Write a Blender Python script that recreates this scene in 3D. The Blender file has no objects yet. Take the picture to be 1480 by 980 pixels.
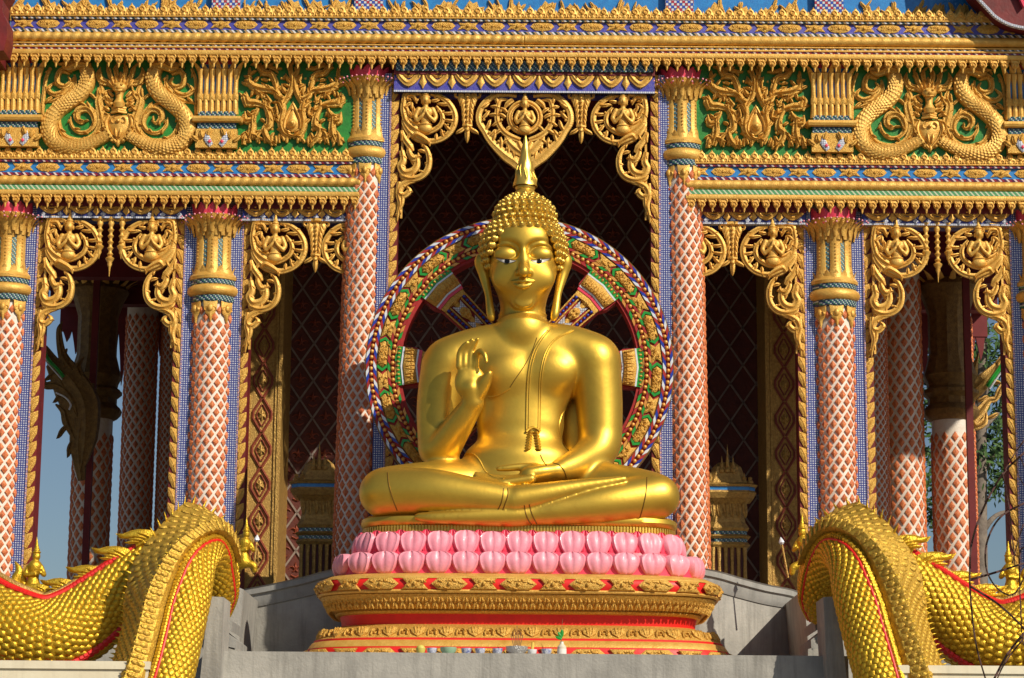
import bpy, math, random
import numpy as np
from math import sin, cos, pi, radians as R, tan, atan2, hypot
from mathutils import Vector, Matrix
random.seed(7); rng = np.random.default_rng(7)
S = bpy.context.scene
COL = S.collection

# ------------------------------------------------------------------ camera
IW, IH, FPX = 1480.0, 980.0, 3500.0
CAM = Vector((0.0, -35.0, 1.6))
PITCH, YAW, ROLL = R(11.2), 16.5 / FPX, R(-0.47)
cd = bpy.data.cameras.new('camera'); cam = bpy.data.objects.new('camera', cd); COL.objects.link(cam)
cd.sensor_width = 36.0; cd.lens = 36.0 * FPX / IW; cd.clip_end = 2000.0; cd.clip_start = 0.5
CM = Matrix.Rotation(YAW, 3, 'Z') @ Matrix.Rotation(pi / 2 + PITCH, 3, 'X') @ Matrix.Rotation(-ROLL, 3, 'Z')
cam.matrix_world = Matrix.Translation(CAM) @ CM.to_4x4()
S.camera = cam
# ------------------------------------------------------------------ sky, sun, exposure
SUN_AZ, SUN_EL = R(43.0), R(35.0)        # azimuth to the right of the camera, behind it
sd = Vector((sin(SUN_AZ) * cos(SUN_EL), -cos(SUN_AZ) * cos(SUN_EL), sin(SUN_EL)))
w = bpy.data.worlds.new('World'); S.world = w; w.use_nodes = True
wn = w.node_tree.nodes; wl = w.node_tree.links; wn.clear()
sk = wn.new('ShaderNodeTexSky'); sk.sky_type = 'NISHITA'; sk.sun_disc = False
sk.sun_elevation = SUN_EL; sk.sun_rotation = pi - SUN_AZ
sk.air_density = 1.0; sk.dust_density = 1.1; sk.ozone_density = 3.0
bg = wn.new('ShaderNodeBackground'); bg.inputs[1].default_value = 0.064
wo = wn.new('ShaderNodeOutputWorld'); wl.new(sk.outputs[0], bg.inputs[0]); wl.new(bg.outputs[0], wo.inputs[0])
ld = bpy.data.lights.new('sun', 'SUN'); ld.energy = 4.5; ld.angle = R(0.5); ld.color = (1.0, 0.90, 0.74)
sun = bpy.data.objects.new('sun', ld); COL.objects.link(sun)
sun.rotation_euler = sd.to_track_quat('Z', 'Y').to_euler(); sun.location = (20, -30, 30)
S.view_settings.view_transform = 'Standard'; S.view_settings.look = 'None'
S.view_settings.exposure = 0.0; S.view_settings.gamma = 1.0
S.render.engine = 'CYCLES'
try:
    S.cycles.max_bounces = 6; S.cycles.diffuse_bounces = 3; S.cycles.glossy_bounces = 3
    S.cycles.sample_clamp_indirect = 4.0
except Exception: pass

def F(u, v, Y):
    """world point at depth Y that the photograph shows at (u, v)"""
    d = CM @ Vector(((u - IW / 2) / FPX, (IH / 2 - v) / FPX, -1.0))
    return CAM + d * ((Y - CAM.y) / d.y)
def px(Y, u=758, v=490):
    """metres per photograph pixel at depth Y"""
    return (F(u + 1, v, Y) - F(u, v, Y)).length
def ZC(v, Y): return F(758, v, Y).z
def XC(u, Y, v=490):
    return F(u, v, Y).x

# ------------------------------------------------------------------ materials
MATS = {}
def mat(name, col, metal=0.0, rough=0.5, bump=0.0, bscale=30.0, var=0.0, vscale=4.0, col2=None, coat=0.0, spec=0.5, streak=0.0):
    m = bpy.data.materials.new(name); m.use_nodes = True
    nt = m.node_tree; n = nt.nodes; l = nt.links
    b = n['Principled BSDF']
    b.inputs['Base Color'].default_value = (*col, 1); b.inputs['Metallic'].default_value = metal
    b.inputs['Roughness'].default_value = rough; b.inputs['Coat Weight'].default_value = coat
    b.inputs['Specular IOR Level'].default_value = spec
    geo = n.new('ShaderNodeNewGeometry')
    if var > 0 or col2:
        nz = n.new('ShaderNodeTexNoise'); nz.inputs['Scale'].default_value = vscale; nz.inputs['Detail'].default_value = 5
        nz.inputs['Roughness'].default_value = 0.65
        l.new(geo.outputs['Position'], nz.inputs['Vector'])
        mr = n.new('ShaderNodeMapRange'); mr.inputs[1].default_value = 0.35; mr.inputs[2].default_value = 0.68
        l.new(nz.outputs[0], mr.inputs[0])
        mx = n.new('ShaderNodeMix'); mx.data_type = 'RGBA'
        c2 = col2 if col2 else tuple(c * (1 - var) for c in col)
        mx.inputs[6].default_value = (*col, 1); mx.inputs[7].default_value = (*c2, 1)
        l.new(mr.outputs[0], mx.inputs[0]); l.new(mx.outputs[2], b.inputs['Base Color'])
        if streak > 0:   # rain streaks and blotches
            mp = n.new('ShaderNodeMapping'); mp.inputs['Scale'].default_value = (5, 5, .35); l.new(geo.outputs['Position'], mp.inputs['Vector'])
            n2 = n.new('ShaderNodeTexNoise'); n2.inputs['Scale'].default_value = 1.2; n2.inputs['Detail'].default_value = 6; n2.inputs['Roughness'].default_value = .7; l.new(mp.outputs[0], n2.inputs['Vector'])
            m3 = n.new('ShaderNodeMapRange'); m3.inputs[1].default_value = .48; m3.inputs[2].default_value = .75; m3.inputs[4].default_value = streak; l.new(n2.outputs[0], m3.inputs[0])
            mx2 = n.new('ShaderNodeMix'); mx2.data_type = 'RGBA'; mx2.inputs[7].default_value = (*[c * .45 for c in col], 1); l.new(m3.outputs[0], mx2.inputs[0]); l.new(mx.outputs[2], mx2.inputs[6]); l.new(mx2.outputs[2], b.inputs['Base Color'])
        mr2 = n.new('ShaderNodeMapRange'); mr2.inputs[3].default_value = rough; mr2.inputs[4].default_value = min(1, rough + 0.15)
        l.new(nz.outputs[0], mr2.inputs[0]); l.new(mr2.outputs[0], b.inputs['Roughness'])
    if bump > 0:
        nb = n.new('ShaderNodeTexNoise'); nb.inputs['Scale'].default_value = bscale; nb.inputs['Detail'].default_value = 3
        l.new(geo.outputs['Position'], nb.inputs['Vector'])
        bp = n.new('ShaderNodeBump'); bp.inputs['Strength'].default_value = bump; bp.inputs['Distance'].default_value = 0.02
        l.new(nb.outputs[0], bp.inputs['Height']); l.new(bp.outputs[0], b.inputs['Normal'])
    MATS[name] = m
    return m
mat('temple_gold', (0.80, 0.49, 0.115), 0.35, 0.42, 0.35, 45, col2=(0.62, 0.33, 0.055), vscale=7)
mat('carved_gold', (0.80, 0.50, 0.11), 0.35, 0.40, 0.9, 70, col2=(0.55, 0.27, 0.035), vscale=28)
mat('buddha_gold', (0.78, 0.51, 0.070), 0.86, 0.35, 0.07, 14, col2=(0.66, 0.42, 0.06), vscale=3.5)
mat('curl_gold', (0.72, 0.48, 0.09), 0.75, 0.36, 0.1, 40)
mat('naga_gold', (0.74, 0.49, 0.04), 0.7, 0.34, 0.5, 50, col2=(0.56, 0.33, 0.02), vscale=14)
mat('crest_gold', (0.76, 0.50, 0.07), 0.6, 0.38, 0.7, 55, col2=(0.46, 0.26, 0.04), vscale=18)
mat('shaded_gold', (0.26, 0.15, 0.04), 0.4, 0.5, 0.7, 50, col2=(0.14, 0.075, 0.02), vscale=12)  # gold with the porch shade put into its colour, for the rear capitals
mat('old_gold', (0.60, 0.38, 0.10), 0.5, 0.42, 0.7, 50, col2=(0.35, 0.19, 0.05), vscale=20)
mat('column_white', (0.80, 0.75, 0.67), 0, 0.45, 0.2, 40, col2=(0.68, 0.58, 0.48), vscale=9)
mat('terracotta', (0.78, 0.26, 0.085), 0, 0.42, 0.7, 60, col2=(0.48, 0.085, 0.025), vscale=22)
mat('lotus_pink', (0.88, 0.36, 0.45), 0, 0.36, 0.12, 30, col2=(0.78, 0.25, 0.33), vscale=5, coat=0.12)
mat('deep_pink', (0.76, 0.06, 0.12), 0, 0.38)
mat('signal_red', (0.80, 0.018, 0.012), 0, 0.40, 0.1, 20, col2=(0.66, 0.012, 0.01), vscale=5)
mat('maroon', (0.19, 0.012, 0.012), 0, 0.5, 0.2, 20, col2=(0.11, 0.008, 0.009), vscale=4)
mat('wheel_red', (0.38, 0.014, 0.012), 0, 0.55, 0.2, 20, col2=(0.28, 0.010, 0.010), vscale=6)
mat('frieze_green', (0.025, 0.26, 0.035), 0, 0.4, 0.3, 30, col2=(0.012, 0.15, 0.02), vscale=6)
mat('tile_green', (0.03, 0.36, 0.05), 0.1, 0.2, col2=(0.02, 0.25, 0.035), vscale=20)
mat('tile_blue', (0.03, 0.06, 0.45), 0.1, 0.2, col2=(0.02, 0.035, 0.28), vscale=30)
mat('band_blue', (0.05, 0.05, 0.42), 0.1, 0.3, 0.3, 90, col2=(0.12, 0.11, 0.36), vscale=22)
mat('navy_blue', (0.02, 0.03, 0.17), 0.1, 0.25, 0.3, 90, col2=(0.03, 0.035, 0.27), vscale=22)
mat('sky_blue_tile', (0.04, 0.28, 0.66), 0.1, 0.25, 0.2, 60, col2=(0.03, 0.18, 0.50), vscale=12)
mat('tile_white', (0.80, 0.82, 0.86), 0.1, 0.15, col2=(0.62, 0.68, 0.76), vscale=35)
mat('concrete', (0.42, 0.405, 0.365), 0, 0.8, 0.35, 25, col2=(0.29, 0.28, 0.255), vscale=1.6, streak=.95)
mat('concrete_trim', (0.36, 0.355, 0.33), 0, 0.75, 0.2, 25, col2=(0.27, 0.265, 0.25), vscale=2, streak=.6)
mat('cream_wall', (0.80, 0.74, 0.56), 0, 0.7, 0.1, 20, col2=(0.70, 0.62, 0.45), vscale=1.6, streak=.3)
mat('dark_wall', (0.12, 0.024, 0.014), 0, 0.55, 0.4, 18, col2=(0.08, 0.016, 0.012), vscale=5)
mat('lattice_grey', (0.27, 0.22, 0.19), 0, 0.7, 0.2, 40, col2=(0.20, 0.16, 0.14), vscale=8)
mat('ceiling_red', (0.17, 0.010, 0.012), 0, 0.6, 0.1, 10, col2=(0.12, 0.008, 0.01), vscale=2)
mat('eye_white', (0.62, 0.60, 0.55), 0, 0.45); mat('eye_black', (0.006, 0.006, 0.006), 0, 0.15)
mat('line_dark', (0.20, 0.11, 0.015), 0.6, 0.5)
mat('ground', (0.24, 0.21, 0.17), 0, 0.85, 0.3, 6, col2=(0.18, 0.16, 0.13), vscale=0.4)
mat('bark', (0.24, 0.20, 0.16), 0, 0.9, 0.8, 12, col2=(0.14, 0.11, 0.09), vscale=6)
mat('leaf', (0.06, 0.13, 0.025), 0, 0.55, col2=(0.035, 0.08, 0.018), vscale=3)
mat('twig', (0.075, 0.03, 0.022), 0, 0.8, 0.3, 60)
mat('silver', (0.70, 0.70, 0.70), 0.8, 0.3, 0.9, 60)
mat('celadon', (0.30, 0.48, 0.33), 0, 0.2)
mat('porcelain', (0.75, 0.76, 0.78), 0, 0.15)
mat('bottle', (0.68, 0.62, 0.50), 0, 0.25); mat('paper', (0.75, 0.72, 0.68), 0, 0.7)
mat('wax', (0.82, 0.55, 0.10), 0, 0.4); mat('fruit', (0.62, 0.55, 0.12), 0, 0.4)
mat('stick', (0.25, 0.13, 0.06), 0, 0.8); mat('robe_cloth', (0.75, 0.55, 0.25), 0, 0.8)

def chk(name, cols, scale, metal=0.05, rough=0.2, mode='grid', gap=0.14, joint=(0.03, 0.03, 0.09)):
    """tiny square mosaic, laid out on the x+y / z axes of the wall it covers"""
    m = bpy.data.materials.new(name); m.use_nodes = True
    nt = m.node_tree; n = nt.nodes; l = nt.links; b = n['Principled BSDF']
    b.inputs['Roughness'].default_value = rough; b.inputs['Metallic'].default_value = metal
    geo = n.new('ShaderNodeNewGeometry'); sx = n.new('ShaderNodeSeparateXYZ'); l.new(geo.outputs['Position'], sx.inputs[0])
    def mth(op, a, c=None):
        k = n.new('ShaderNodeMath'); k.operation = op
        for i, q in enumerate((a, c)):
            if q is None: continue
            if hasattr(q, 'is_linked'): l.new(q, k.inputs[i])
            else: k.inputs[i].default_value = q
        return k.outputs[0]
    xs = mth('ADD', sx.outputs[0], mth('MULTIPLY', sx.outputs[1], 0.6))
    if mode == 'slant': xs = mth('ADD', xs, mth('MULTIPLY', sx.outputs[2], 0.9))
    ax = mth('MULTIPLY', xs, scale); az = mth('MULTIPLY', sx.outputs[2], scale)
    fx = mth('FLOOR', ax); fz = mth('FLOOR', az)
    par = mth('MODULO', mth('ABSOLUTE', mth('ADD', fx, fz if mode == 'grid' else 0.0)), float(len(cols)))
    cr = n.new('ShaderNodeValToRGB'); cr.color_ramp.interpolation = 'CONSTANT'
    e = cr.color_ramp.elements
    while len(e) < len(cols): e.new(0.5)
    for i, c in enumerate(cols):
        e[i].position = i / len(cols); e[i].color = (*c, 1)
    l.new(mth('DIVIDE', mth('ADD', par, 0.1), float(len(cols))), cr.inputs[0])
    # joints darker
    gx = mth('LESS_THAN', mth('FRACT', ax), gap); gz = mth('LESS_THAN', mth('FRACT', az), gap)
    g = mth('MAXIMUM', gx, gz if mode == 'grid' else gx)
    mx = n.new('ShaderNodeMix'); mx.data_type = 'RGBA'; mx.inputs[7].default_value = (*joint, 1)
    l.new(g, mx.inputs[0]); l.new(cr.outputs[0], mx.inputs[6]); l.new(mx.outputs[2], b.inputs['Base Color'])
    MATS[name] = m
chk('mosaic_blue', [(0.66, 0.70, 0.76), (0.46, 0.51, 0.66), (0.58, 0.62, 0.70)], 27, gap=.45, joint=(0.04, 0.05, 0.24))
chk('mosaic_pink', [(0.75, 0.45, 0.40), (0.40, 0.30, 0.50)], 26)
chk('dash_white', [(0.75, 0.75, 0.75), (0.03, 0.06, 0.05), (0.45, 0.30, 0.12)], 24, mode='slant')
chk('dash_red', [(0.75, 0.62, 0.58), (0.30, 0.02, 0.03), (0.10, 0.02, 0.06)], 24, mode='slant')
chk('dash_green', [(0.10, 0.36, 0.14), (0.55, 0.65, 0.42)], 24, mode='slant')
chk('mosaic_green', [(0.03, 0.16, 0.08), (0.42, 0.52, 0.48), (0.02, 0.03, 0.12)], 38)
chk('mosaic_silver', [(0.70, 0.72, 0.78), (0.55, 0.60, 0.72)], 30)
chk('mosaic_multi', [(0.70, 0.70, 0.74), (0.05, 0.10, 0.5), (0.7, 0.7, 0.72), (0.5, 0.04, 0.06)], 22)
chk('dash_teal', [(0.03, 0.22, 0.30), (0.45, 0.55, 0.40), (0.30, 0.20, 0.03)], 40, mode='grid')

# ------------------------------------------------------------------ mesh builder
class MB:
    def __init__(s): s.v = []; s.f = []
    def add(s, vs, fs):
        o = len(s.v); s.v.extend([tuple(p) for p in vs]); s.f.extend([tuple(i + o for i in f) for f in fs]); return s
    def box(s, x0, x1, y0, y1, z0, z1):
        vs = [(x, y, z) for z in (z0, z1) for y in (y0, y1) for x in (x0, x1)]
        return s.add(vs, [(0, 2, 3, 1), (4, 5, 7, 6), (0, 1, 5, 4), (2, 6, 7, 3), (0, 4, 6, 2), (1, 3, 7, 5)])
    def tube(s, pts, rad, n=8, cap=True, flat=1.0, up=None):
        """tube along 3D pts, radius per point; flat squashes it along `up`"""
        P = [Vector(p) for p in pts]; N = len(P)
        if not hasattr(rad, '__len__'): rad = [rad] * N
        o = len(s.v); ref = Vector(up) if up else None
        T0 = (P[1] - P[0]).normalized()
        if ref is None: ref = Vector((0, 0, 1)) if abs(T0.z) < 0.9 else Vector((0, 1, 0))
        a = None
        for i in range(N):
            T = (P[min(i + 1, N - 1)] - P[max(i - 1, 0)])
            T = T.normalized() if T.length > 1e-9 else T0
            if up is not None or a is None: a = (ref - T * ref.dot(T))
            else: a = (a - T * a.dot(T))
            a = a.normalized() if a.length > 1e-6 else T.orthogonal().normalized()
            b = T.cross(a)
            for k in range(n):
                t = 2 * pi * k / n
                s.v.append(tuple(P[i] + (a * cos(t) * flat + b * sin(t)) * rad[i]))
        for i in range(N - 1):
            for k in range(n):
                s.f.append((o + i * n + k, o + i * n + (k + 1) % n, o + (i + 1) * n + (k + 1) % n, o + (i + 1) * n + k))
        if cap:
            s.f.append(tuple(o + k for k in range(n))[::-1]); s.f.append(tuple(o + (N - 1) * n + k for k in range(n)))
        return s
    def lathe(s, prof, n=24, c=(0, 0, 0), a0=0.0, a1=2 * pi, lobes=0, amp=0.0, square=0):
        """prof: (r, z) list about a vertical axis through c"""
        o = len(s.v); full = abs(a1 - a0 - 2 * pi) < 1e-6; m = n if full else n + 1
        for r, z in prof:
            for k in range(m):
                t = a0 + (a1 - a0) * k / n
                rr = r * (1 + amp * abs(sin(t * lobes / 2)) if lobes else 1)
                if square: rr = r / max(abs(cos(t)), abs(sin(t))) if square == 1 else rr
                s.v.append((c[0] + rr * cos(t), c[1] + rr * sin(t), c[2] + z))
        for i in range(len(prof) - 1):
            for k in range(n if full else n):
                k2 = (k + 1) % m
                s.f.append((o + i * m + k, o + i * m + k2, o + (i + 1) * m + k2, o + (i + 1) * m + k))
        if full:
            s.f.append(tuple(o + k for k in range(m))[::-1]); s.f.append(tuple(o + (len(prof) - 1) * m + k for k in range(m)))
        return s
    def stroke(s, pts, wid, y=0.0, h=1.0, n=None, back=True):
        """carved ridge in the x/z plane: half-round section with a raised rib; pts are (x, z), wid half widths"""
        if n: pts = cr(pts, n)
        N = len(pts)
        if not hasattr(wid, '__len__'): wid = [wid] * N
        elif len(wid) != N:
            wid = list(np.interp(np.linspace(0, 1, N), np.linspace(0, 1, len(wid)), wid))
        o = len(s.v); sec = [(-1, 0), (-0.86, 0.62), (-0.38, 0.66), (0, 1.0), (0.38, 0.66), (0.86, 0.62), (1, 0)]
        m = len(sec)
        for i, (x, z) in enumerate(pts):
            a = pts[max(i - 1, 0)]; b = pts[min(i + 1, N - 1)]
            dx, dz = b[0] - a[0], b[1] - a[1]; L = hypot(dx, dz) or 1; nx, nz = -dz / L, dx / L
            wd = wid[i]; hh = h * min(1.0, 0.25 + 0.75 * wd / (max(wid) or 1))
            for q, r in sec: s.v.append((x + nx * q * wd, y - hh * r, z + nz * q * wd))
        for i in range(N - 1):
            for k in range(m - 1):
                s.f.append((o + i * m + k, o + i * m + k + 1, o + (i + 1) * m + k + 1, o + (i + 1) * m + k))
            if back: s.f.append((o + i * m + m - 1, o + i * m, o + (i + 1) * m, o + (i + 1) * m + m - 1))
        s.f.append(tuple(o + k for k in range(m))); s.f.append(tuple(o + (N - 1) * m + k for k in range(m))[::-1])
        return s
    def pillow(s, poly, y=0.0, h=1.0, inset=0.55, top=None, base=None, mid=None):
        """raised polygon: outline (x, z) at y, shoulder ring at y-h*.7, crown vertex at y-h"""
        o = len(s.v); n = len(poly); cx = sum(p[0] for p in poly) / n; cz = sum(p[1] for p in poly) / n
        b = 0.0 if base is None else base
        for x, z in poly: s.v.append((x, y + b, z))
        for x, z in poly: s.v.append((x, y - h * 0.45, z))
        for x, z in poly: s.v.append((cx + (x - cx) * inset, y - h * 0.8, cz + (z - cz) * inset))
        s.v.append((cx, y - h, cz))
        for r in (0, 1):
            for k in range(n): s.f.append((o + r * n + k, o + r * n + (k + 1) % n, o + (r + 1) * n + (k + 1) % n, o + (r + 1) * n + k))
        for k in range(n): s.f.append((o + 2 * n + k, o + 2 * n + (k + 1) % n, o + 3 * n))
        return s
    def prism(s, poly, y0, y1):
        o = len(s.v); n = len(poly)
        for y in (y0, y1):
            for x, z in poly: s.v.append((x, y, z))
        for k in range(n): s.f.append((o + k, o + (k + 1) % n, o + n + (k + 1) % n, o + n + k))
        s.f.append(tuple(o + k for k in range(n))[::-1]); s.f.append(tuple(o + n + k for k in range(n)))
        return s
    def ball(s, c, r, n=10, m=6, sc=(1, 1, 1)):
        o = len(s.v)
        for i in range(m + 1):
            t = pi * i / m
            for k in range(n):
                p = 2 * pi * k / n
                s.v.append((c[0] + r * sc[0] * sin(t) * cos(p), c[1] + r * sc[1] * sin(t) * sin(p), c[2] + r * sc[2] * cos(t)))
        for i in range(m):
            for k in range(n): s.f.append((o + i * n + k, o + i * n + (k + 1) % n, o + (i + 1) * n + (k + 1) % n, o + (i + 1) * n + k))
        return s
    def xf(s, M, start=0):
        for i in range(start, len(s.v)): s.v[i] = tuple(M @ Vector(s.v[i]))
        return s
    def mesh(s, name, m, smooth=True, angle=None, fix=True):
        me = bpy.data.meshes.new(name); me.from_pydata(s.v, [], s.f); me.validate()
        if fix:
            import bmesh
            bm = bmesh.new(); bm.from_mesh(me); bmesh.ops.recalc_face_normals(bm, faces=bm.faces); bm.to_mesh(me); bm.free()
        me.materials.append(MATS[m] if isinstance(m, str) else m)
        if smooth:
            me.polygons.foreach_set('use_smooth', [True] * len(me.polygons))
            if angle: me.set_sharp_from_angle(angle=R(angle))
        me.update(); return me
    def obj(s, name, m, parent=None, smooth=True, angle=38, loc=None):
        return link(name, s.mesh(name, m, smooth, angle), parent, loc)
def link(name, me, parent=None, loc=None, rot=None, scale=None):
    o = bpy.data.objects.new(name, me); COL.objects.link(o)
    if loc is not None: o.location = loc
    if rot is not None: o.rotation_euler = rot
    if scale is not None: o.scale = scale if hasattr(scale, '__len__') else (scale,) * 3
    if parent is not None: o.parent = parent
    return o
def thing(name, label, cat, loc=(0, 0, 0), group=None, rot=None):
    o = bpy.data.objects.new(name, None); COL.objects.link(o); o.location = loc; o.empty_display_size = 0.2
    if rot: o.rotation_euler = rot
    return tag(o, label, cat, group)
def tag(o, label, cat, group=None):
    o['label'] = label; o['category'] = cat; o['kind'] = 'thing'
    if group: o['group'] = group
    return o
def struct(o): o['kind'] = 'structure'; return o
def stuff(o): o['kind'] = 'stuff'; return o
def kids(o): return [c for c in COL.objects if c.parent == o]
KID = {}
def dup(root, tree, loc, label=None, group=None, mirror=False):
    """copy a thing with its parts; tree = list of (part, [sub parts])"""
    r = root.copy(); COL.objects.link(r); r.location = loc
    if mirror: r.scale = (-root.scale[0], root.scale[1], root.scale[2])
    if label: r['label'] = label
    if group: r['group'] = group
    for p, subs in tree:
        c = p.copy(); COL.objects.link(c); c.parent = r
        for q in subs:
            d = q.copy(); COL.objects.link(d); d.parent = c
    return r
def tree_of(root, since):
    new = list(COL.objects)[since:]
    ch = {}
    for o in new: ch.setdefault(o.parent, []).append(o)
    return [(p, ch.get(p, [])) for p in ch.get(root, [])]
def cr(pts, n):
    """Catmull-Rom through pts, n samples per span"""
    P = [np.array(p, float) for p in pts]; P = [2 * P[0] - P[1]] + P + [2 * P[-1] - P[-2]]; out = []
    for i in range(1, len(P) - 2):
        a, b, c, d = P[i - 1:i + 3]
        for k in range(n):
            t = k / n
            out.append(tuple(0.5 * ((2 * b) + (c - a) * t + (2 * a - 5 * b + 4 * c - d) * t * t + (3 * b - a - 3 * c + d) * t ** 3)))
    out.append(tuple(P[-2])); return out
def spiral(cx, cz, r0, r1, a0, a1, n=16):
    return [(cx + (r0 + (r1 - r0) * t / n) * cos(a0 + (a1 - a0) * t / n), cz + (r0 + (r1 - r0) * t / n) * sin(a0 + (a1 - a0) * t / n)) for t in range(n + 1)]
def flame(mb, x, z, ang, L, w, curl=0.6, h=1.0, y=0.0, n=8, root=0.0):
    """a tapering flame-shaped leaf that starts at (x, z) heading `ang` and hooks by `curl` radians"""
    pts = []; wd = []; a = ang; st = L / n; px_, pz_ = x - cos(ang) * root, z - sin(ang) * root
    for i in range(n + 1):
        t = i / n; pts.append((px_, pz_)); wd.append(w * (0.55 + 1.6 * t) * (1 - t) ** 0.75 + 0.02 * w)
        a += curl / n * (0.4 + 1.2 * t) * (1 if t < 0.6 else -1.2); px_ += cos(a) * st; pz_ += sin(a) * st
    mb.stroke(pts, wd, y, h)

def leafy(m, pts, w, h, every=4, L=9, lw=2.3, rg=random):
    """small flame leaves springing from both sides of a stem"""
    for i in range(2, len(pts) - 2, every):
        tx, tz = pts[i + 1][0] - pts[i - 1][0], pts[i + 1][1] - pts[i - 1][1]; a = atan2(tz, tx); s = 1 if (i // every) % 2 else -1
        flame(m, pts[i][0], pts[i][1], a + s * rg.uniform(.7, 1.1), L * rg.uniform(.8, 1.2), lw, -s * .9, h, 0, 5)

# ------------------------------------------------------------------ continuous sculpted surfaces (blended volumes -> one mesh)
class Clay:
    def __init__(s, xs, ys, zs):
        s.ax = [np.asarray(a, np.float32) for a in (xs, ys, zs)]
        s.f = np.full([len(a) for a in s.ax], 9.0, np.float32)
    def _sub(s, lo, hi):
        sl = []
        for a, l, h in zip(s.ax, lo, hi):
            i0 = int(np.searchsorted(a, l)); i1 = int(np.searchsorted(a, h)); sl.append(slice(max(0, i0 - 1), min(len(a), i1 + 1)))
        g = np.meshgrid(*[a[q] for a, q in zip(s.ax, sl)], indexing='ij', sparse=True)
        return tuple(sl), g
    def _mix(s, sl, d, k, op):
        f = s.f[sl]
        if op == 'sub': d = -d; f0 = f; h = np.clip(0.5 + 0.5 * (d - f0) / k, 0, 1); s.f[sl] = f0 * (1 - h) + d * h + k * h * (1 - h)
        else:
            h = np.clip(0.5 + 0.5 * (f - d) / k, 0, 1); s.f[sl] = f * (1 - h) + d * h - k * h * (1 - h)
    def ell(s, c, r, k=0.05, rot=None, op='add'):
        m = max(r) + 2.5 * k; sl, (x, y, z) = s._sub([q - m for q in c], [q + m for q in c])
        x, y, z = x - c[0], y - c[1], z - c[2]
        if rot is not None:
            Mx = np.array(rot.to_3x3().transposed(), np.float32) if hasattr(rot, 'to_3x3') else rot
            x, y, z = (Mx[i, 0] * x + Mx[i, 1] * y + Mx[i, 2] * z for i in range(3))
        q = np.sqrt((x / r[0]) ** 2 + (y / r[1]) ** 2 + (z / r[2]) ** 2) + 1e-6
        g = np.sqrt((x / r[0] ** 2) ** 2 + (y / r[1] ** 2) ** 2 + (z / r[2] ** 2) ** 2) + 1e-6
        s._mix(sl, (q * (q - 1) / g).astype(np.float32), k, op); return s
    def cone(s, a, b, ra, rb, k=0.05, op='add', flat=1.0, fax=(0, 1, 0)):
        """round cone; flat < 1 squashes it along the axis fax"""
        a = np.array(a, np.float32); b = np.array(b, np.float32); m = max(ra, rb) + 2.5 * k
        sl, (x, y, z) = s._sub(np.minimum(a, b) - m, np.maximum(a, b) + m)
        ab = b - a; L = float(ab @ ab) + 1e-9
        t = np.clip(((x - a[0]) * ab[0] + (y - a[1]) * ab[1] + (z - a[2]) * ab[2]) / L, 0, 1)
        dx, dy, dz = x - a[0] - ab[0] * t, y - a[1] - ab[1] * t, z - a[2] - ab[2] * t
        if flat != 1.0:
            fx = np.array(fax, np.float32); fx /= np.linalg.norm(fx); q = dx * fx[0] + dy * fx[1] + dz * fx[2]; e = (1 / flat - 1) * q
            dx, dy, dz = dx + fx[0] * e, dy + fx[1] * e, dz + fx[2] * e
        d = np.sqrt(dx * dx + dy * dy + dz * dz) - (ra + (rb - ra) * t)
        if flat != 1.0: d = d * (0.5 + 0.5 * flat)
        s._mix(sl, d.astype(np.float32), k, op); return s
    def chain(s, pts, rs, k=0.05, op='add', kin=None, flat=1.0, fax=(0, 1, 0), sub=10):
        """limb through pts with a smooth taper: one swept volume, blended once into the rest"""
        q = cr([(*p[:3], r) for p, r in zip(pts, rs)], sub) if len(pts) > 2 else [(*p[:3], r) for p, r in zip(pts, rs)]
        A = np.array([p[:3] for p in q], np.float32); R_ = np.maximum([p[3] for p in q], min(rs) * .8); m = float(max(R_)) + 2.5 * k
        sl, (x, y, z) = s._sub(A.min(0) - m, A.max(0) + m); best = None
        fx = np.array(fax, np.float32); fx /= np.linalg.norm(fx)
        for i in range(len(q) - 1):
            a, b = A[i], A[i + 1]; ab = b - a; L = float(ab @ ab) + 1e-9
            t = np.clip(((x - a[0]) * ab[0] + (y - a[1]) * ab[1] + (z - a[2]) * ab[2]) / L, 0, 1).astype(np.float32)
            dx, dy, dz = x - a[0] - ab[0] * t, y - a[1] - ab[1] * t, z - a[2] - ab[2] * t
            if flat != 1.0:
                e = (1 / flat - 1) * (dx * fx[0] + dy * fx[1] + dz * fx[2]); dx, dy, dz = dx + fx[0] * e, dy + fx[1] * e, dz + fx[2] * e
            d = np.sqrt(dx * dx + dy * dy + dz * dz) - (R_[i] + (R_[i + 1] - R_[i]) * t)
            if best is None: best = d; continue
            ki = float(min(.045, max(R_) * .14)); h = np.clip(0.5 + 0.5 * (best - d) / ki, 0, 1); best = best * (1 - h) + d * h - ki * h * (1 - h)
        best = best + float(min(.045, max(R_) * .14)) * .3
        if flat != 1.0: best = best * (0.5 + 0.5 * flat)
        s._mix(sl, best.astype(np.float32), k, op); return s
    def mesh(s, name, m, iso=0.0, soft=None, pairs=0):
        f = s.f - iso; ax = s.ax; neg = f < 0
        n = [d - 1 for d in f.shape]
        cnt = np.zeros(n, np.int8)
        for dx in (0, 1):
            for dy in (0, 1):
                for dz in (0, 1): cnt += neg[dx:n[0] + dx, dy:n[1] + dy, dz:n[2] + dz]
        act = (cnt > 0) & (cnt < 8); I, J, K = np.nonzero(act); idx = np.full(n, -1, np.int32); idx[I, J, K] = np.arange(len(I))
        acc = np.zeros((len(I), 3)); num = np.zeros(len(I))
        crn = [(a, b, c) for a in (0, 1) for b in (0, 1) for c in (0, 1)]
        X, Y, Z = ax
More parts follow.
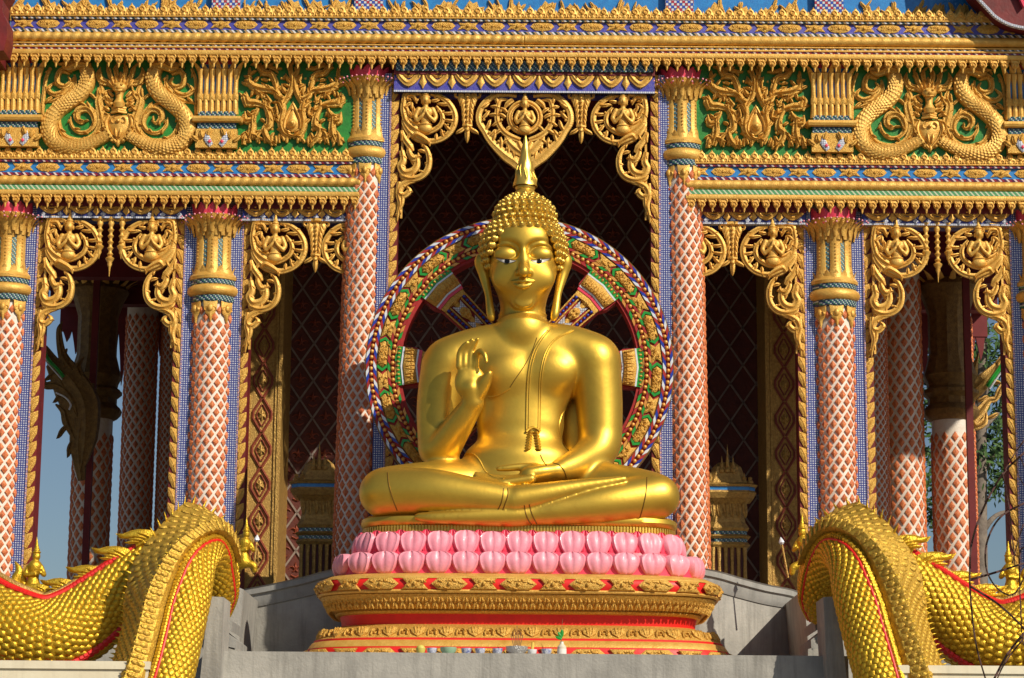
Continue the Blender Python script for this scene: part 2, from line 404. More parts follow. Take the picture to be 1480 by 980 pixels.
        for p in crn:
            for d in range(3):
                if p[d]: continue
                q = list(p); q[d] = 1
                fa = f[I + p[0], J + p[1], K + p[2]]; fb = f[I + q[0], J + q[1], K + q[2]]
                c = (fa < 0) != (fb < 0); t = np.where(c, fa / np.where(c, fa - fb, 1), 0)
                pa = np.stack([X[I + p[0]], Y[J + p[1]], Z[K + p[2]]], 1); pb = np.stack([X[I + q[0]], Y[J + q[1]], Z[K + q[2]]], 1)
                acc += np.where(c[:, None], pa + (pb - pa) * t[:, None], 0); num += c
        V = acc / num[:, None]; Q = []
        for d in range(3):
            sh = [slice(None)] * 3; sa = list(sh); sb = list(sh); sa[d] = slice(0, -1); sb[d] = slice(1, None)
            A = neg[tuple(sa)]; B = neg[tuple(sb)]; e1, e2 = [(1, 2), (2, 0), (0, 1)][d]
            E = np.nonzero(A != B); E = np.stack(E, 1); ok = (E[:, e1] > 0) & (E[:, e2] > 0) & (E[:, e1] < f.shape[e1] - 1) & (E[:, e2] < f.shape[e2] - 1); E = E[ok]
            def at(o1, o2):
                c = E.copy(); c[:, e1] += o1; c[:, e2] += o2; return idx[c[:, 0], c[:, 1], c[:, 2]]
            q = np.stack([at(-1, -1), at(0, -1), at(0, 0), at(-1, 0)], 1)
            fl = ~A[E[:, 0], E[:, 1], E[:, 2]]; q[fl] = q[fl][:, ::-1]; Q.append(q)
        Q = np.concatenate(Q).astype(np.int32); Q = Q[(Q >= 0).all(1)]
        # a little Laplacian smoothing takes the grid out of the surface
        e = np.concatenate([Q[:, [0, 1]], Q[:, [1, 2]], Q[:, [2, 3]], Q[:, [3, 0]]]); nv = len(V)
        wt = soft(V)[:, None] if soft else 0
        for lam in [0.5, -0.30, 0.5] + [0.63, -0.64] * pairs:
            sm = np.stack([np.bincount(e[:, 0], V[e[:, 1], c], nv) + np.bincount(e[:, 1], V[e[:, 0], c], nv) for c in range(3)], 1)
            dg = np.bincount(e[:, 0], minlength=nv) + np.bincount(e[:, 1], minlength=nv)
            V = V + lam * (1 if abs(lam) < .6 else wt) * (sm / np.maximum(dg, 1)[:, None] - V)
        me = bpy.data.meshes.new(name); me.vertices.add(nv); me.vertices.foreach_set('co', V.astype(np.float32).ravel())
        me.loops.add(len(Q) * 4); me.loops.foreach_set('vertex_index', Q.ravel()); me.polygons.add(len(Q))
        me.polygons.foreach_set('loop_start', np.arange(len(Q), dtype=np.int32) * 4)
        me.polygons.foreach_set('use_smooth', np.ones(len(Q), bool)); me.update(calc_edges=True); me.validate()
        me.materials.append(MATS[m]); return me
def axis(*seg):
    """axis((a, b, step), (b, c, step), ...)"""
    out = []
    for a, b, st in seg: out.append(np.arange(a, b, st))
    return np.concatenate(out)

# ================================================================== SETTING: ground, platform, floors
YC = 3.55                                   # column axis plane
SP = px(YC)                                 # metres per photo pixel on the facade
SV = (ZC(300, YC) - ZC(500, YC)) / 200      # vertical metres per photo pixel there
FLOOR = 5.05
g = MB(); g.add([(-400, -60, 0), (400, -60, 0), (400, 900, 0), (-400, 900, 0)], [(0, 1, 2, 3)]); struct(g.obj('ground', 'ground', smooth=False))
g = MB().box(-9.5, 9.5, 3.05, 14.5, 0.02, FLOOR); struct(g.obj('temple_floor', 'concrete', smooth=False))

def zv(v, Y=YC): return ZC(v, Y)
X1, X4, X0, X5 = XC(308, YC, 450), XC(1205, YC, 450), XC(10.5, YC, 450), XC(1502.5, YC, 450)
XI1, XI4 = XC(521, YC, 450), XC(992.5, YC, 450)

# shared small pieces ------------------------------------------------
def pendant_mesh():
    m = MB()
    m.pillow([(-7.6, 1), (-7.4, -3.5), (-5.2, -6), (-5.4, -9.5), (-4.0, -12.5), (-1.8, -14.5), (-1.5, -18), (0, -21.5), (1.5, -18), (1.8, -14.5), (4.0, -12.5), (5.4, -9.5), (5.2, -6), (7.4, -3.5), (7.6, 1)], 0, 3.0, 0.5)
    m.stroke(spiral(0, -9.3, 3.6, 3.6, 0, 2 * pi, 10), 1.15, -1.6, 2.6)
    for sx in (-1, 1): m.stroke(spiral(sx * 2.9, -4.5, 3.2, 0.6, pi / 2 - sx * 0.3, pi / 2 - sx * 0.3 - sx * 4.6, 8), [1.5, 0.7], -1.5, 2.6)
    m.ball((0, -3.6, -10.5), 2.1, 6, 4); return m
def crest_mesh():
    m = MB()
    m.pillow([(-8, -1), (-8, 4), (-6.4, 8), (-5.2, 10.5), (-4.0, 13), (-2.4, 14.2), (0, 18), (2.4, 14.2), (4.0, 13), (5.2, 10.5), (6.4, 8), (8, 4), (8, -1)], 0, 2.6, 0.5)
    m.stroke(spiral(0, 9.6, 3.0, 3.0, 0, 2 * pi, 10), 1.1, -1.4, 2.4); m.pillow([(-2.2, -1), (-2.6, 2.5), (0, 6), (2.6, 2.5), (2.2, -1)], -1, 3, .5)
    for q in (-8, 8): m.pillow([(q - 2, 3), (q - 1.6, 8), (q, 12.5), (q + 1.6, 8), (q + 2, 3)], .8, 2, .5)
    for sx in (-1, 1): m.stroke(spiral(sx * 3.9, 3.6, 3.3, 0.6, -pi / 2 + sx * 0.5, -pi / 2 + sx * 0.5 + sx * 4.6, 8), [1.5, 0.7], -1.3, 2.4)
    m.ball((0, -2.6, 7), 2.4, 6, 4); m.ball((0, -1.5, 17), 1.1, 5, 3); return m
def scl(mb, s=SP, sv=None):
    sv = sv or s; mb.v = [(a * s, b * s, c * sv) for a, b, c in mb.v]; return mb
ME_PEND = scl(pendant_mesh()).mesh('pendant', 'temple_gold', True, 50)
ME_CREST = scl(crest_mesh()).mesh('crest', 'temple_gold', True, 50)
def lozenge_mesh():
    m = MB(); m.pillow([(-17.5, 0), (-13, 4.6), (-8, 6.4), (0, 6.9), (8, 6.4), (13, 4.6), (17.5, 0), (13, -4.6), (8, -6.4), (0, -6.9), (-8, -6.4), (-13, -4.6)], 0, 3, 0.7)
    for a in (-1, 1):
        for k in range(3): flame(m, a * (2 + 3 * k), 0, (0 if a > 0 else pi) + 0.5, 5, 1.3, 0.8, 1.2, -2.4, 4); flame(m, a * (2 + 3 * k), 0, (0 if a > 0 else pi) - 0.5, 5, 1.3, -0.8, 1.2, -2.4, 4)
    m.ball((0, -2.5, 0), 2.6, 6, 4); m.ball((0, -1.2, 7), 1.6, 5, 3); m.ball((0, -1.2, -7), 1.6, 5, 3); return m
def star_mesh():
    m = MB(); m.pillow([(-15.5, 6), (-6, 4.2), (0, 7.4), (6, 4.2), (15.5, 6), (10.5, 0), (15.5, -6), (6, -4.2), (0, -7.4), (-6, -4.2), (-15.5, -6), (-10.5, 0)], 0, 3, 0.55)
    m.ball((0, -2.6, 0), 2.8, 6, 4)
    for a in (0.3, pi - 0.3, pi + 0.3, -0.3): flame(m, 3 * cos(a), 2 * sin(a), a, 8, 1.2, 0.4, 1.0, -2.2, 4)
    return m
ME_LOZ = scl(lozenge_mesh()).mesh('lozenge', 'carved_gold', True, 50)
ME_STAR = scl(star_mesh()).mesh('star', 'carved_gold', True, 50)

def hbar(x0, x1, v0, v1, Y, Y2, name, m, par, bev=0.0):
    """a horizontal member seen between photo rows v0 (top) and v1 on the plane Y"""
    z1, z0 = zv(v0, Y), zv(v1, Y); b = MB()
    if bev <= 0: b.box(x0, x1, Y, Y2, z0, z1)
    else:
        e = min(bev, (z1 - z0) * 0.45)
        prof = [(Y2, z0), (Y + e, z0), (Y + e * .3, z0 + e * .3), (Y, z0 + e), (Y, z1 - e), (Y + e * .3, z1 - e * .3), (Y + e, z1), (Y2, z1)]
        n = len(prof); vs = [(x, y, z) for x in (x0, x1) for y, z in prof]
        b.add(vs, [(k, (k + 1) % n, n + (k + 1) % n, n + k) for k in range(n)] + [tuple(range(n)), tuple(range(2 * n - 1, n - 1, -1))])
    return b.obj(name, m, par, smooth=bev > 0)
def rope(x0, x1, vc, Y, r, par, pitch, twist=True, name='rope_moulding'):
    z = zv(vc, Y); b = MB(); n = int((x1 - x0) / pitch * 6); K = 10; o = 0
    for i in range(n + 1):
        x = x0 + (x1 - x0) * i / n
        for k in range(K):
            t = 2 * pi * k / K; ph = 2 * pi * x / pitch + t * 1.0
            rr = r * (0.74 + 0.28 * abs(sin(ph / 2))) if twist else r * (0.96 + 0.04 * sin(ph))
            b.v.append((x, Y + rr * cos(t) * 0.9, z + rr * sin(t)))
    for i in range(n):
        for k in range(K): b.f.append((i * K + k, i * K + (k + 1) % K, (i + 1) * K + (k + 1) % K, (i + 1) * K + k))
    b.f.append(tuple(range(K))); b.f.append(tuple(n * K + k for k in range(K)))
    return b.obj(name, 'temple_gold', par, angle=None)
def row(x0, x1, v, Y, pitch, me, name, par, jit=0.01):
    n = max(1, int(round((x1 - x0) / pitch))); p = (x1 - x0) / n
    for i in range(n):
        s = 1 + random.uniform(-.04, .04)
        link(name, me, par, (x0 + p * (i + .5), Y, zv(v, Y)), (random.uniform(-.02, .02), random.uniform(-.03, .03), 0), (s * p / pitch, 1, s))
    return n

# ================================================================== ENTABLATURES
def entablature(label, x0, x1, V, Y, blue, top, low, group=None):
    """V: photo rows of each member, top to bottom, on the facade's centre line"""
    t = thing('entablature', label, 'entablature', (0, 0, 0), group)
    hbar(x0 + .004, x1 - .004, V['crest0'] + 17, V['gold1'] - 1, Y + 0.14, Y + 0.75, 'beam_core', 'maroon', t)
    hbar(x0, x1, V['crest1'] - 1.5, V['strip0'] + .2, Y + 0.03, Y + 0.5, 'cornice_ledge', 'temple_gold', t, 0.012)
    row(x0, x1, V['crest1'] - 1, Y + 0.06, 15.3 * SP, ME_CREST, 'crest_leaf', t)
    hbar(x0, x1, V['strip0'] + .2, V['strip0'] + 3.8, Y + 0.055, Y + 0.4, 'mosaic_strip', top, t)
    hbar(x0, x1, V['band0'], V['band1'], Y + 0.10, Y + 0.5, 'painted_band', blue, t)
    hbar(x0, x1, V['band1'], V['band1'] + 4, Y + 0.06, Y + 0.4, 'mosaic_strip', low, t)
    n = int(round((x1 - x0) / (36.4 * SP))); p = (x1 - x0) / n
    for i in range(n):
        link('lozenge' if i % 2 else 'star', ME_LOZ if i % 2 else ME_STAR, t, (x0 + p * (i + .5), Y + 0.102, zv((V['band0'] + V['band1']) / 2, Y + .1)))
    return t
VL = dict(crest0=216.5, crest1=234, strip0=234.5, band0=238.5, band1=254)
VL['gold1'] = 285
def lower(side):
    xa, xb = (-9.2, XC(521, 3.1, 260)) if side < 0 else (XC(991, 3.1, 260), 9.2)
    Y = 3.08
    t = entablature('gold side entablature with sky blue lozenge band and green strip, ' + ('left' if side < 0 else 'right') + ' of the statue', xa, xb, VL, Y, 'sky_blue_tile', 'dash_red', 'dash_red', 'side entablatures')
    rope(xa, xb, 265.4, Y + 0.06, 0.082, t, 14 * SP, side < 0)
    hbar(xa, xb, 272.3, 278.7, Y + 0.02, Y + .4, 'green_strip', 'dash_green', t)
    hbar(xa, xb, 278.7, 285.5, Y - 0.01, Y + .5, 'lower_ledge', 'temple_gold', t, 0.015)
    row(xa, xb, 285, Y + 0.035, 15.45 * SP, ME_PEND, 'pendant_leaf', t)
    return t
lower(-1); lower(1)
VU = dict(crest0=9.5, crest1=27, strip0=27.2, band0=31, band1=46, gold1=82)
YU = 2.88; xu0, xu1 = XC(13, YU, 60), XC(1520, YU, 60)
t = entablature('long gold upper entablature with violet blue lozenge band across the top of the facade', xu0, xu1, VU, YU, 'band_blue', 'dash_white', 'dash_white')
xm = XC(757, YU, 60)
rope(xu0, xm, 57.5, YU + 0.07, 0.088, t, 14.6 * SP, True); rope(xm + .002, xu1, 57.5, YU + 0.07, 0.086, t, 14.6 * SP, False)
hbar(xu0, xu1, 65, 66.8, YU + .04, YU + .5, 'thin_moulding', 'temple_gold', t, 0.006)
hbar(xu0, xu1, 66.8, 69.6, YU + .06, YU + .5, 'mosaic_strip', 'dash_white', t)
hbar(xu0, xu1, 69.6, 72, YU + .03, YU + .5, 'thin_moulding', 'temple_gold', t, 0.006)
hbar(xu0, xu1, 72, 75, YU + .05, YU + .5, 'mosaic_strip', 'dash_red', t)
hbar(xu0, xu1, 75, 82, YU - .01, YU + .6, 'lower_ledge', 'temple_gold', t, 0.015)
row(xu0, xu1, 81.5, YU + 0.035, 15.3 * SP, ME_PEND, 'pendant_leaf', t)

# wall above the upper entablature: bright blue with broken gold relief and mosaic piers
zt = zv(-60, 3.4)
t = thing('gable_wall', 'bright blue gable wall with gold relief above the upper entablature', 'wall')
b = MB().box(-8.6, 8.6, 3.38, 4.2, zv(30, 3.4), zt); b.obj('wall_panel', 'sky_blue_tile', t, smooth=False)
for u in (327, 533, 982, 1198):
    x = XC(u, 3.3, 10); MB().box(x - 0.235, x + 0.235, 3.26, 3.4, zv(26, 3.3), zt).obj('mosaic_pier', 'mosaic_multi', t, smooth=False)
rr = random.Random(3)
for i in range(40):
    u = 30 + i * 36 + rr.uniform(-8, 8)
    if any(abs(u - q) < 30 for q in (327, 533, 982, 1198)): continue
    m = MB(); base = rr.choice([14, 10, 6])
    m.pillow([(-15, -22), (-14, -4), (-7, base - 6), (-3, base), (2, base - 5), (8, base - 2), (13, -6), (16, -22)], 0, 4, 0.6)
    for k in range(4): flame(m, rr.uniform(-12, 12), rr.uniform(-10, 2), pi / 2 + rr.uniform(-1, 1), rr.uniform(12, 24), rr.uniform(2, 4), rr.uniform(-1.6, 1.6), 4, -1, 6)
    scl(m).obj('relief_tuft', 'carved_gold', t, loc=(XC(u, 3.36, 10), 3.376, zv(14, 3.36)))

# projecting side porches: only their barge boards come into the frame's top corners, their roofs shade the cornice ends
def porch(side):
    x = 1 if side > 0 else -1
    t = thing('porch_gable', 'red barge board of the porch roof at the ' + ('right' if side > 0 else 'left') + ' top corner', 'roof edge', (0, 0, 0))
    if side < 0:
        m = MB(); x0 = XC(3, 1.8, 60)
        m.prism([(x0 - 1.4, zv(-80, 1.8)), (XC(9, 1.8, 0), zv(-80, 1.8)), (XC(12, 1.8, 0), zv(-8, 1.8)), (XC(4, 1.8, 0), zv(5, 1.8)), (XC(4, 1.8, 0), zv(22, 1.8)), (XC(11.5, 1.8, 0), zv(36, 1.8)), (XC(12.5, 1.8, 0), zv(60, 1.8)), (XC(9, 1.8, 0), zv(78, 1.8)), (x0 - 1.4, zv(84, 1.8))], 1.8, 2.3)
        m.obj('barge_board', 'maroon', t, smooth=False)
        MB().box(XC(9, 2, 60) - 2.6, XC(2, 2.4, 0), 2.4, 3.1, zv(90, 2.4), zv(-60, 2.4)).obj('porch_wall', 'maroon', t, smooth=False)
    else:
        Y = 2.60
        q = [(1408, -14), (1428, 8), (1440, 20), (1462, 31), (1500, 38), (1560, 40), (1560, -120), (1380, -120), (1390, -40)]
        MB().prism([(XC(u, Y, 20), zv(v, Y)) for u, v in q], Y, Y + .5).obj('barge_board', 'maroon', t, smooth=False)
        m = MB(); pts = [(XC(u, Y, 20), Y - .02, zv(v, Y)) for u, v in cr([(1386, -40), (1408, -12), (1428, 10), (1440, 22), (1462, 33), (1500, 40)], 4)]
        m.tube(pts, 0.035, 6); m.obj('silver_edge', 'mosaic_silver', t)
        m = MB(); q = [(XC(1478, Y, 20), zv(8, Y)), (XC(1466, Y, 20), zv(-20, Y)), (XC(1500, Y, 20), zv(-20, Y))]
        m.prism(q, Y - .1, Y - 0.005).obj('pink_tile', 'deep_pink', t, smooth=False)
porch(-1); porch(1)
o = MB().box(9.6, 14, 1.0, 3.0, 15.0, 17.5).obj('porch_wing', 'temple_gold', smooth=False); struct(o)
o = MB().box(10.1, 10.9, 1.0, 1.8, .02, 13.0).obj('sun_block', 'temple_gold', smooth=False); struct(o)  # unseen block added to keep the sun off the right door post
o = MB().box(-14, -10.2, .8, 3.0, 11.0, 14.5).obj('porch_wing', 'temple_gold', smooth=False); struct(o)

# ================================================================== FRIEZE: green panels, relief, short pilasters
YF = 3.20
for sd_, (ua, ub) in ((-1, (-80, 517)), (1, (1001, 1570))):
    b = MB().box(XC(ua, YF, 160), XC(ub, YF, 160), YF, YF + .3, zv(236, YF), zv(80, YF))
    o = b.obj('frieze_panel', 'frieze_green', smooth=False)
    tag(o, 'green backing panel of the carved frieze on the ' + ('left' if sd_ < 0 else 'right') + ' side', 'wall panel', 'green frieze panels')

def px_local(pts, u0, v0, sc=1.0, ou=0, ov=0):
    """crop-pixel tracing -> local photo-pixel (x, z)"""
    return [((p[0] / sc + ou) - u0, -((p[1] / sc + ov) - v0)) for p in pts]
def both(mb_fn, *a): mb_fn(1, *a); mb_fn(-1, *a)

def foliage_panel(u0, label):
    """branching scroll foliage round a lotus bud, 150 px wide; origin at the panel's centre line, row 165"""
    t = thing('foliage_relief', label, 'relief', (XC(u0, YF, 165), YF - .004, zv(165, YF)), 'frieze foliage reliefs')
    def P(q): return [((x - 930) / 5.692, -((y - 484) / 5.692)) for x, y in q]
    for sx in (1, -1):
        m = MB()
        def st(q, w, h=9, n=6):
            pts = cr(P(q), n); pts = [(x * sx, z) for x, z in pts]; m.stroke(pts, [a * 1.22 for a in w], 0, h * 1.25); leafy(m, pts, w, h, 5, 10, 2.5)
        st([(925, 705), (860, 665), (835, 580), (850, 470), (825, 370), (775, 305), (680, 290), (600, 270), (560, 220), (575, 130)], [2.5, 4.2, 4.5, 4.2, 4.2, 4, 4.5, 5.5, 4, 0.6], 10)
        st([(855, 410), (905, 310), (920, 210), (900, 115), (905, 60)], [3, 4, 3.5, 3, 2.5], 9)
        st([(790, 320), (780, 240), (745, 165), (680, 150), (640, 100), (610, 60)], [2.5, 4, 4, 4.2, 3.5, .6], 9)
        st([(850, 480), (820, 420), (775, 390)], [3.5, 3, .8], 10)
        st([(780, 560), (760, 480), (690, 430), (620, 410), (560, 400), (535, 310)], [1.2, 3.2, 3.6, 4.6, 5.5, .6], 9)
        st([(700, 440), (735, 520), (740, 600), (700, 640), (730, 720), (800, 775)], [3, 4, 5, 4, 4, 1], 10)
        st([(640, 460), (600, 520), (600, 620), (590, 680), (565, 745)], [1.5, 3.5, 5, 4.5, 2], 9)
        st([(530, 480), (545, 560), (600, 560), (580, 590)], [.8, 4.5, 3.5, 1], 9)
        st([(700, 380), (740, 400), (700, 330)], [1, 3, .8], 8)
        st([(660, 230), (720, 280), (790, 330)], [.6, 3.2, 2], 8)
        st([(830, 240), (850, 300), (880, 330)], [.6, 3.5, 2], 9)
        st([(860, 150), (880, 200), (905, 240)], [.5, 2.8, 1.5], 9)
        st([(545, 440), (520, 370), (525, 320)], [3, 4, .5], 8)
        st([(790, 440), (800, 500), (770, 540)], [2.5, 2.2, 1], 9)
        st([(640, 455), (620, 500), (590, 520), (545, 500)], [2, 3, 3, .6], 8); st([(590, 680), (640, 700), (660, 760)], [3, 3.5, 1], 8); st([(560, 640), (540, 700), (530, 770)], [.6, 3, 3], 8)
        st([(690, 640), (650, 680), (640, 740)], [2, 2.6, .6], 8); st([(770, 305), (800, 350), (850, 380)], [1, 4, 4], 10); st([(600, 275), (640, 320), (700, 340)], [3, 3.4, 1], 8); st([(640, 100), (700, 90), (760, 110), (830, 110)], [1, 2.6, 2.6, 1], 8)
        for a, b2, d, L in ((600, 300, 4.0, 9), (660, 320, 4.6, 8), (745, 190, .3, 8), (700, 430, 1.2, 8), (800, 560, 5.2, 8), (740, 480, .4, 8), (560, 400, 1.8, 9), (590, 580, 3.0, 8), (920, 160, 2.0, 8), (880, 260, 2.4, 7), (570, 190, 2.6, 9), (760, 760, 1.8, 9), (860, 720, 1.8, 8), (800, 740, 1.4, 8), (720, 620, 1.9, 7), (690, 560, 2.3, 6), (600, 640, .9, 7), (570, 690, 2, 7), (760, 700, .8, 7), (560, 150, 1.2, 8), (540, 250, 2.4, 8), (610, 220, .6, 8), (700, 210, 2.6, 7), (640, 350, -2.4, 7)):
            x, z = P([(a, b2)])[0]; flame(m, x * sx, z, d if sx > 0 else pi - d, L * 1.6, 3.0, 0.9 * sx, 9, 0, 6, 3)
        for k in range(7):
            flame(m, sx * (8 + 10.5 * k), -47, pi / 2 + random.uniform(-.5, .5), random.uniform(10, 16), 3.4, random.uniform(-1, 1), 8, 0, 6)
        for a, b2 in ((690, 360), (790, 430), (730, 215), (850, 320), (670, 210), (620, 700), (690, 560), (620, 560), (765, 640), (830, 200), (700, 700), (640, 720)):
            x, z = P([(a, b2)])[0]; m.ball((x * sx, -6, z), 1.9, 6, 4)
        scl(m).obj('scroll_branch', 'carved_gold', t)
    m = MB(); o = [(0, -38)]
    m.stroke(cr(P([(930, 420), (880, 520), (860, 600), (880, 660), (930, 690), (980, 660), (1000, 600), (980, 520), (930, 420)]), 5), 2.6, 0, 9)
    m.pillow(P([(930, 440), (960, 510), (985, 560), (985, 620), (930, 660), (875, 620), (875, 560), (900, 510)]), 0, 9, .6)
    m.ball((0, -8, -19), 6.5, 12, 6, (1, .8, 1)); m.ball((0, -13, -19), 3.6, 10, 5)
    m.tube([(0, -5, 3), (0, -6, 8), (0, -5, 15)], [3, 2, .3], 6)
    for sx in (-1, 1):
        flame(m, sx * 3, -32, pi / 2 + sx * -1.3, 12, 3.2, sx * 0.9, 9, -1, 6); flame(m, sx * 6, -36, pi / 2 - sx * 1.5, 10, 3, sx * 1.0, 8, 0, 6)
    scl(m).obj('lotus_bud', 'temple_gold', t)
    return t
foliage_panel(423.5, 'carved gold foliage scrolls with lotus bud on green, left of the doorway')
foliage_panel(1092, 'carved gold foliage scrolls with lotus bud on green, right of the doorway')

def scaled_body(pts, rads, lift=6, rings=None, K=12):
    """naga body: tube with overlapping scale relief"""
    m = MB(); P = cr([(a[0], a[1]) for a in pts], 10); rad = np.interp(np.linspace(0, 1, len(P)), np.linspace(0, 1, len(rads)), rads)
    s = 0; rows_ = []
    for i, (x, z) in enumerate(P):
        a = P[max(0, i - 1)]; b = P[min(len(P) - 1, i + 1)]; L = hypot(b[0] - a[0], b[1] - a[1]) or 1
        nx, nz = -(b[1] - a[1]) / L, (b[0] - a[0]) / L
        rows_.append((x, z, nx, nz, rad[i], s)); s += L / 2
    for (x, z, nx, nz, r, q) in rows_:
        for k in range(K + 1):
            t = pi * k / K; bump = 1 + 0.05 * abs(sin(q * 0.75 + k * pi / 2)) * (1 if 0 < k < K else 0)
            m.v.append((x + nx * r * cos(t), -(r * 0.80 * sin(t) * bump + (3.5 if 0 < k < K else 0)), z + nz * r * cos(t)))
    n = K + 1
    for i in range(len(P) - 1):
        for k in range(K): m.f.append((i * n + k, i * n + k + 1, (i + 1) * n + k + 1, (i + 1) * n + k))
    return m, P, rad
def scale_studs(m, P, rad, step=4.0, across=6, K=.78):
    """rows of small overlapping scales on a relief body"""
    acc = 0; j = 0
    for i in range(1, len(P) - 1):
        acc += hypot(P[i][0] - P[i - 1][0], P[i][1] - P[i - 1][1])
        if acc < step: continue
        acc = 0; j += 1
        a, b = P[i - 1], P[i + 1]; L = hypot(b[0] - a[0], b[1] - a[1]) or 1; tx, tz = (b[0] - a[0]) / L, (b[1] - a[1]) / L; nx, nz = -tz, tx; r = rad[i]
        for k in range(across):
            q = (k + (0.5 if j % 2 else 0) - (across - 1) / 2) / (across / 2) * 0.92
            if abs(q) > 0.84: continue
            t = math.acos(max(-1, min(1, q))); w = r / across * 1.15; y0 = -r * 0.80 * sin(t) - 3.4
            cx, cz = P[i][0] + nx * q * r, P[i][1] + nz * q * r; up = 0.9 * sin(t); o = len(m.v); ll = step * .85
            m.v += [(cx - tx * ll * .6 - nx * w * .8, y0 - .1, cz - tz * ll * .6 - nz * w * .8), (cx - tx * ll * .6 + nx * w * .8, y0 - .1, cz - tz * ll * .6 + nz * w * .8),
                    (cx + tx * ll * .3 + nx * w * .8, y0 - up, cz + tz * ll * .3 + nz * w * .8), (cx + tx * ll * .8, y0 - up * 1.1, cz + tz * ll * .8), (cx + tx * ll * .3 - nx * w * .8, y0 - up, cz + tz * ll * .3 - nz * w * .8)]
            m.f += [(o, o + 1, o + 2, o + 3, o + 4), (o + 2, o + 3, o + 4)]
def naga_panel(u0, label):
    """two serpents either side of a mask plaque; origin on the panel's centre line, row 158"""
    t = thing('serpent_relief', label, 'relief', (XC(u0, YF, 158), YF - .004, zv(158, YF)), 'frieze serpent reliefs')
    def P(q): return [((x - 850) / 4.933, -((y - 385) / 4.933)) for x, y in q]
    for sx in (1, -1):
        G = lambda q: [(x * sx, z) for x, z in P(q)]
        m, PP, rd = scaled_body(G([(585, 95), (612, 150), (605, 230), (555, 305), (475, 365), (400, 430), (355, 510), (355, 590), (400, 660), (500, 695), (620, 680), (700, 645), (775, 605)]), [9, 11, 12, 12, 12, 12, 12.5, 12.5, 12, 12, 10, 9, 8])
        scale_studs(m, PP, rd); scl(m).obj('serpent_body', 'temple_gold', t)
        m = MB()
        def st(q, w, h=8, n=6, y=0): m.stroke(cr(G(q), n), w, y, h * .85); leafy(m, cr(G(q), n), w, h * .8, 7, 8, 2.0)
        # head, mane and curls
        st([(640, 110), (600, 85), (540, 85), (480, 110), (430, 100)], [1, 6, 8, 6, 1.2], 14, y=-7)
        st([(500, 120), (430, 115), (395, 160), (400, 220), (450, 240), (490, 205), (470, 165)], [4, 4.2, 4.2, 4.4, 4, 3.2, 1], 9)
        st([(470, 250), (430, 290), (370, 300), (330, 260), (370, 210)], [2, 4.5, 4, 3.6, 1], 9)
        st([(515, 150), (520, 210), (490, 270), (420, 330), (330, 360)], [1.5, 3.5, 5, 4.5, .8], 8)
        st([(340, 100), (310, 180), (300, 300), (295, 400), (305, 500)], [2.5, 2.8, 3, 3.5, 1], 6)
        st([(560, 60), (500, 55), (450, 80), (390, 80)], [2, 4, 3.5, .6], 12, y=-6)
        # scroll tail with flame
        st([(430, 450), (420, 520), (455, 600), (520, 635), (610, 640), (690, 590), (730, 500), (715, 420), (700, 340), (720, 270), (690, 195)], [.8, 3.4, 4, 4, 4, 5, 7, 7, 6, 4, .5], 9)
        st([(500, 465), (510, 530), (560, 580), (630, 575), (675, 520), (665, 450), (620, 405), (560, 420), (545, 470), (580, 510), (615, 490)], [.8, 2.8, 3, 3, 4.2, 5.5, 6, 6, 5, 3, 1], 10)
        for a, b2, d in ((640, 400, 1.8), (665, 320, 2.2), (690, 300, 1.2), (735, 330, .7), (600, 380, 2.4), (735, 420, .5), (450, 640, 4.2), (540, 660, 4.5), (350, 330, 3.6), (740, 560, 5.6), (470, 140, 2.6)):
            x, z = P([(a, b2)])[0]; flame(m, x * sx, z, d if sx > 0 else pi - d, 15, 3, 0.9 * sx, 8, 0, 6, 3)
        # sprays by the mask
        st([(810, 250), (770, 215), (720, 200), (690, 150), (700, 90)], [3, 5, 6, 5, .5], 9); st([(830, 210), (780, 170), (760, 110), (745, 70)], [3, 4, 3.5, .5], 9)
        st([(850, 200), (820, 150), (815, 100), (830, 60)], [3, 4, 3.5, 1], 10)
        st([(800, 350), (760, 330), (745, 290), (770, 260)], [4, 5, 4, .5], 9); st([(800, 380), (770, 370), (755, 400)], [4, 4, .6], 8)
        st([(790, 450), (745, 470), (735, 520), (770, 590), (820, 660)], [2, 4, 4.5, 4, 1.5], 10)
        for k in range(5):
            x, z = P([(745 + 16 * k, 545 + 26 * k)])[0]; m.ball((x * sx, -8, z), 2.2, 6, 4)
        scl(m).obj('scroll_tail', 'carved_gold', t)
    m = MB()
    m.pillow(P([(775, 460), (850, 445), (925, 460), (930, 520), (900, 590), (850, 650), (800, 590), (770, 520)]), 0, 8, .75)
    m.tube([(0, -2, 27), (0, -6, 24), (0, -6, 18), (0, -6, 10), (0, -7, 2), (0, -6, -3)], [8.5, 9, 6, 5, 9, 8], 12)
    for z, r in ((-4, 10), (-7.5, 9.4), (-11, 11)): m.tube([(-r, -5, z), (0, -11, z + .3), (r, -5, z)], 2.1, 6)
    m.ball((0, -9, 26), 9.5, 12, 8, (1.15, .8, .85)); m.ball((-4.5, -16, 29), 2.2, 6, 4); m.ball((4.5, -16, 29), 2.2, 6, 4); m.ball((0, -17, 24), 2.6, 6, 4); m.tube([(-5, -15, 20.5), (0, -17, 19.5), (5, -15, 20.5)], 1.3, 6)
    for k in range(-3, 4): flame(m, k * 4, 33 - abs(k), pi / 2 - k * .30, 22 - 2 * abs(k), 4, k * .3, 10, 0, 8, 2)
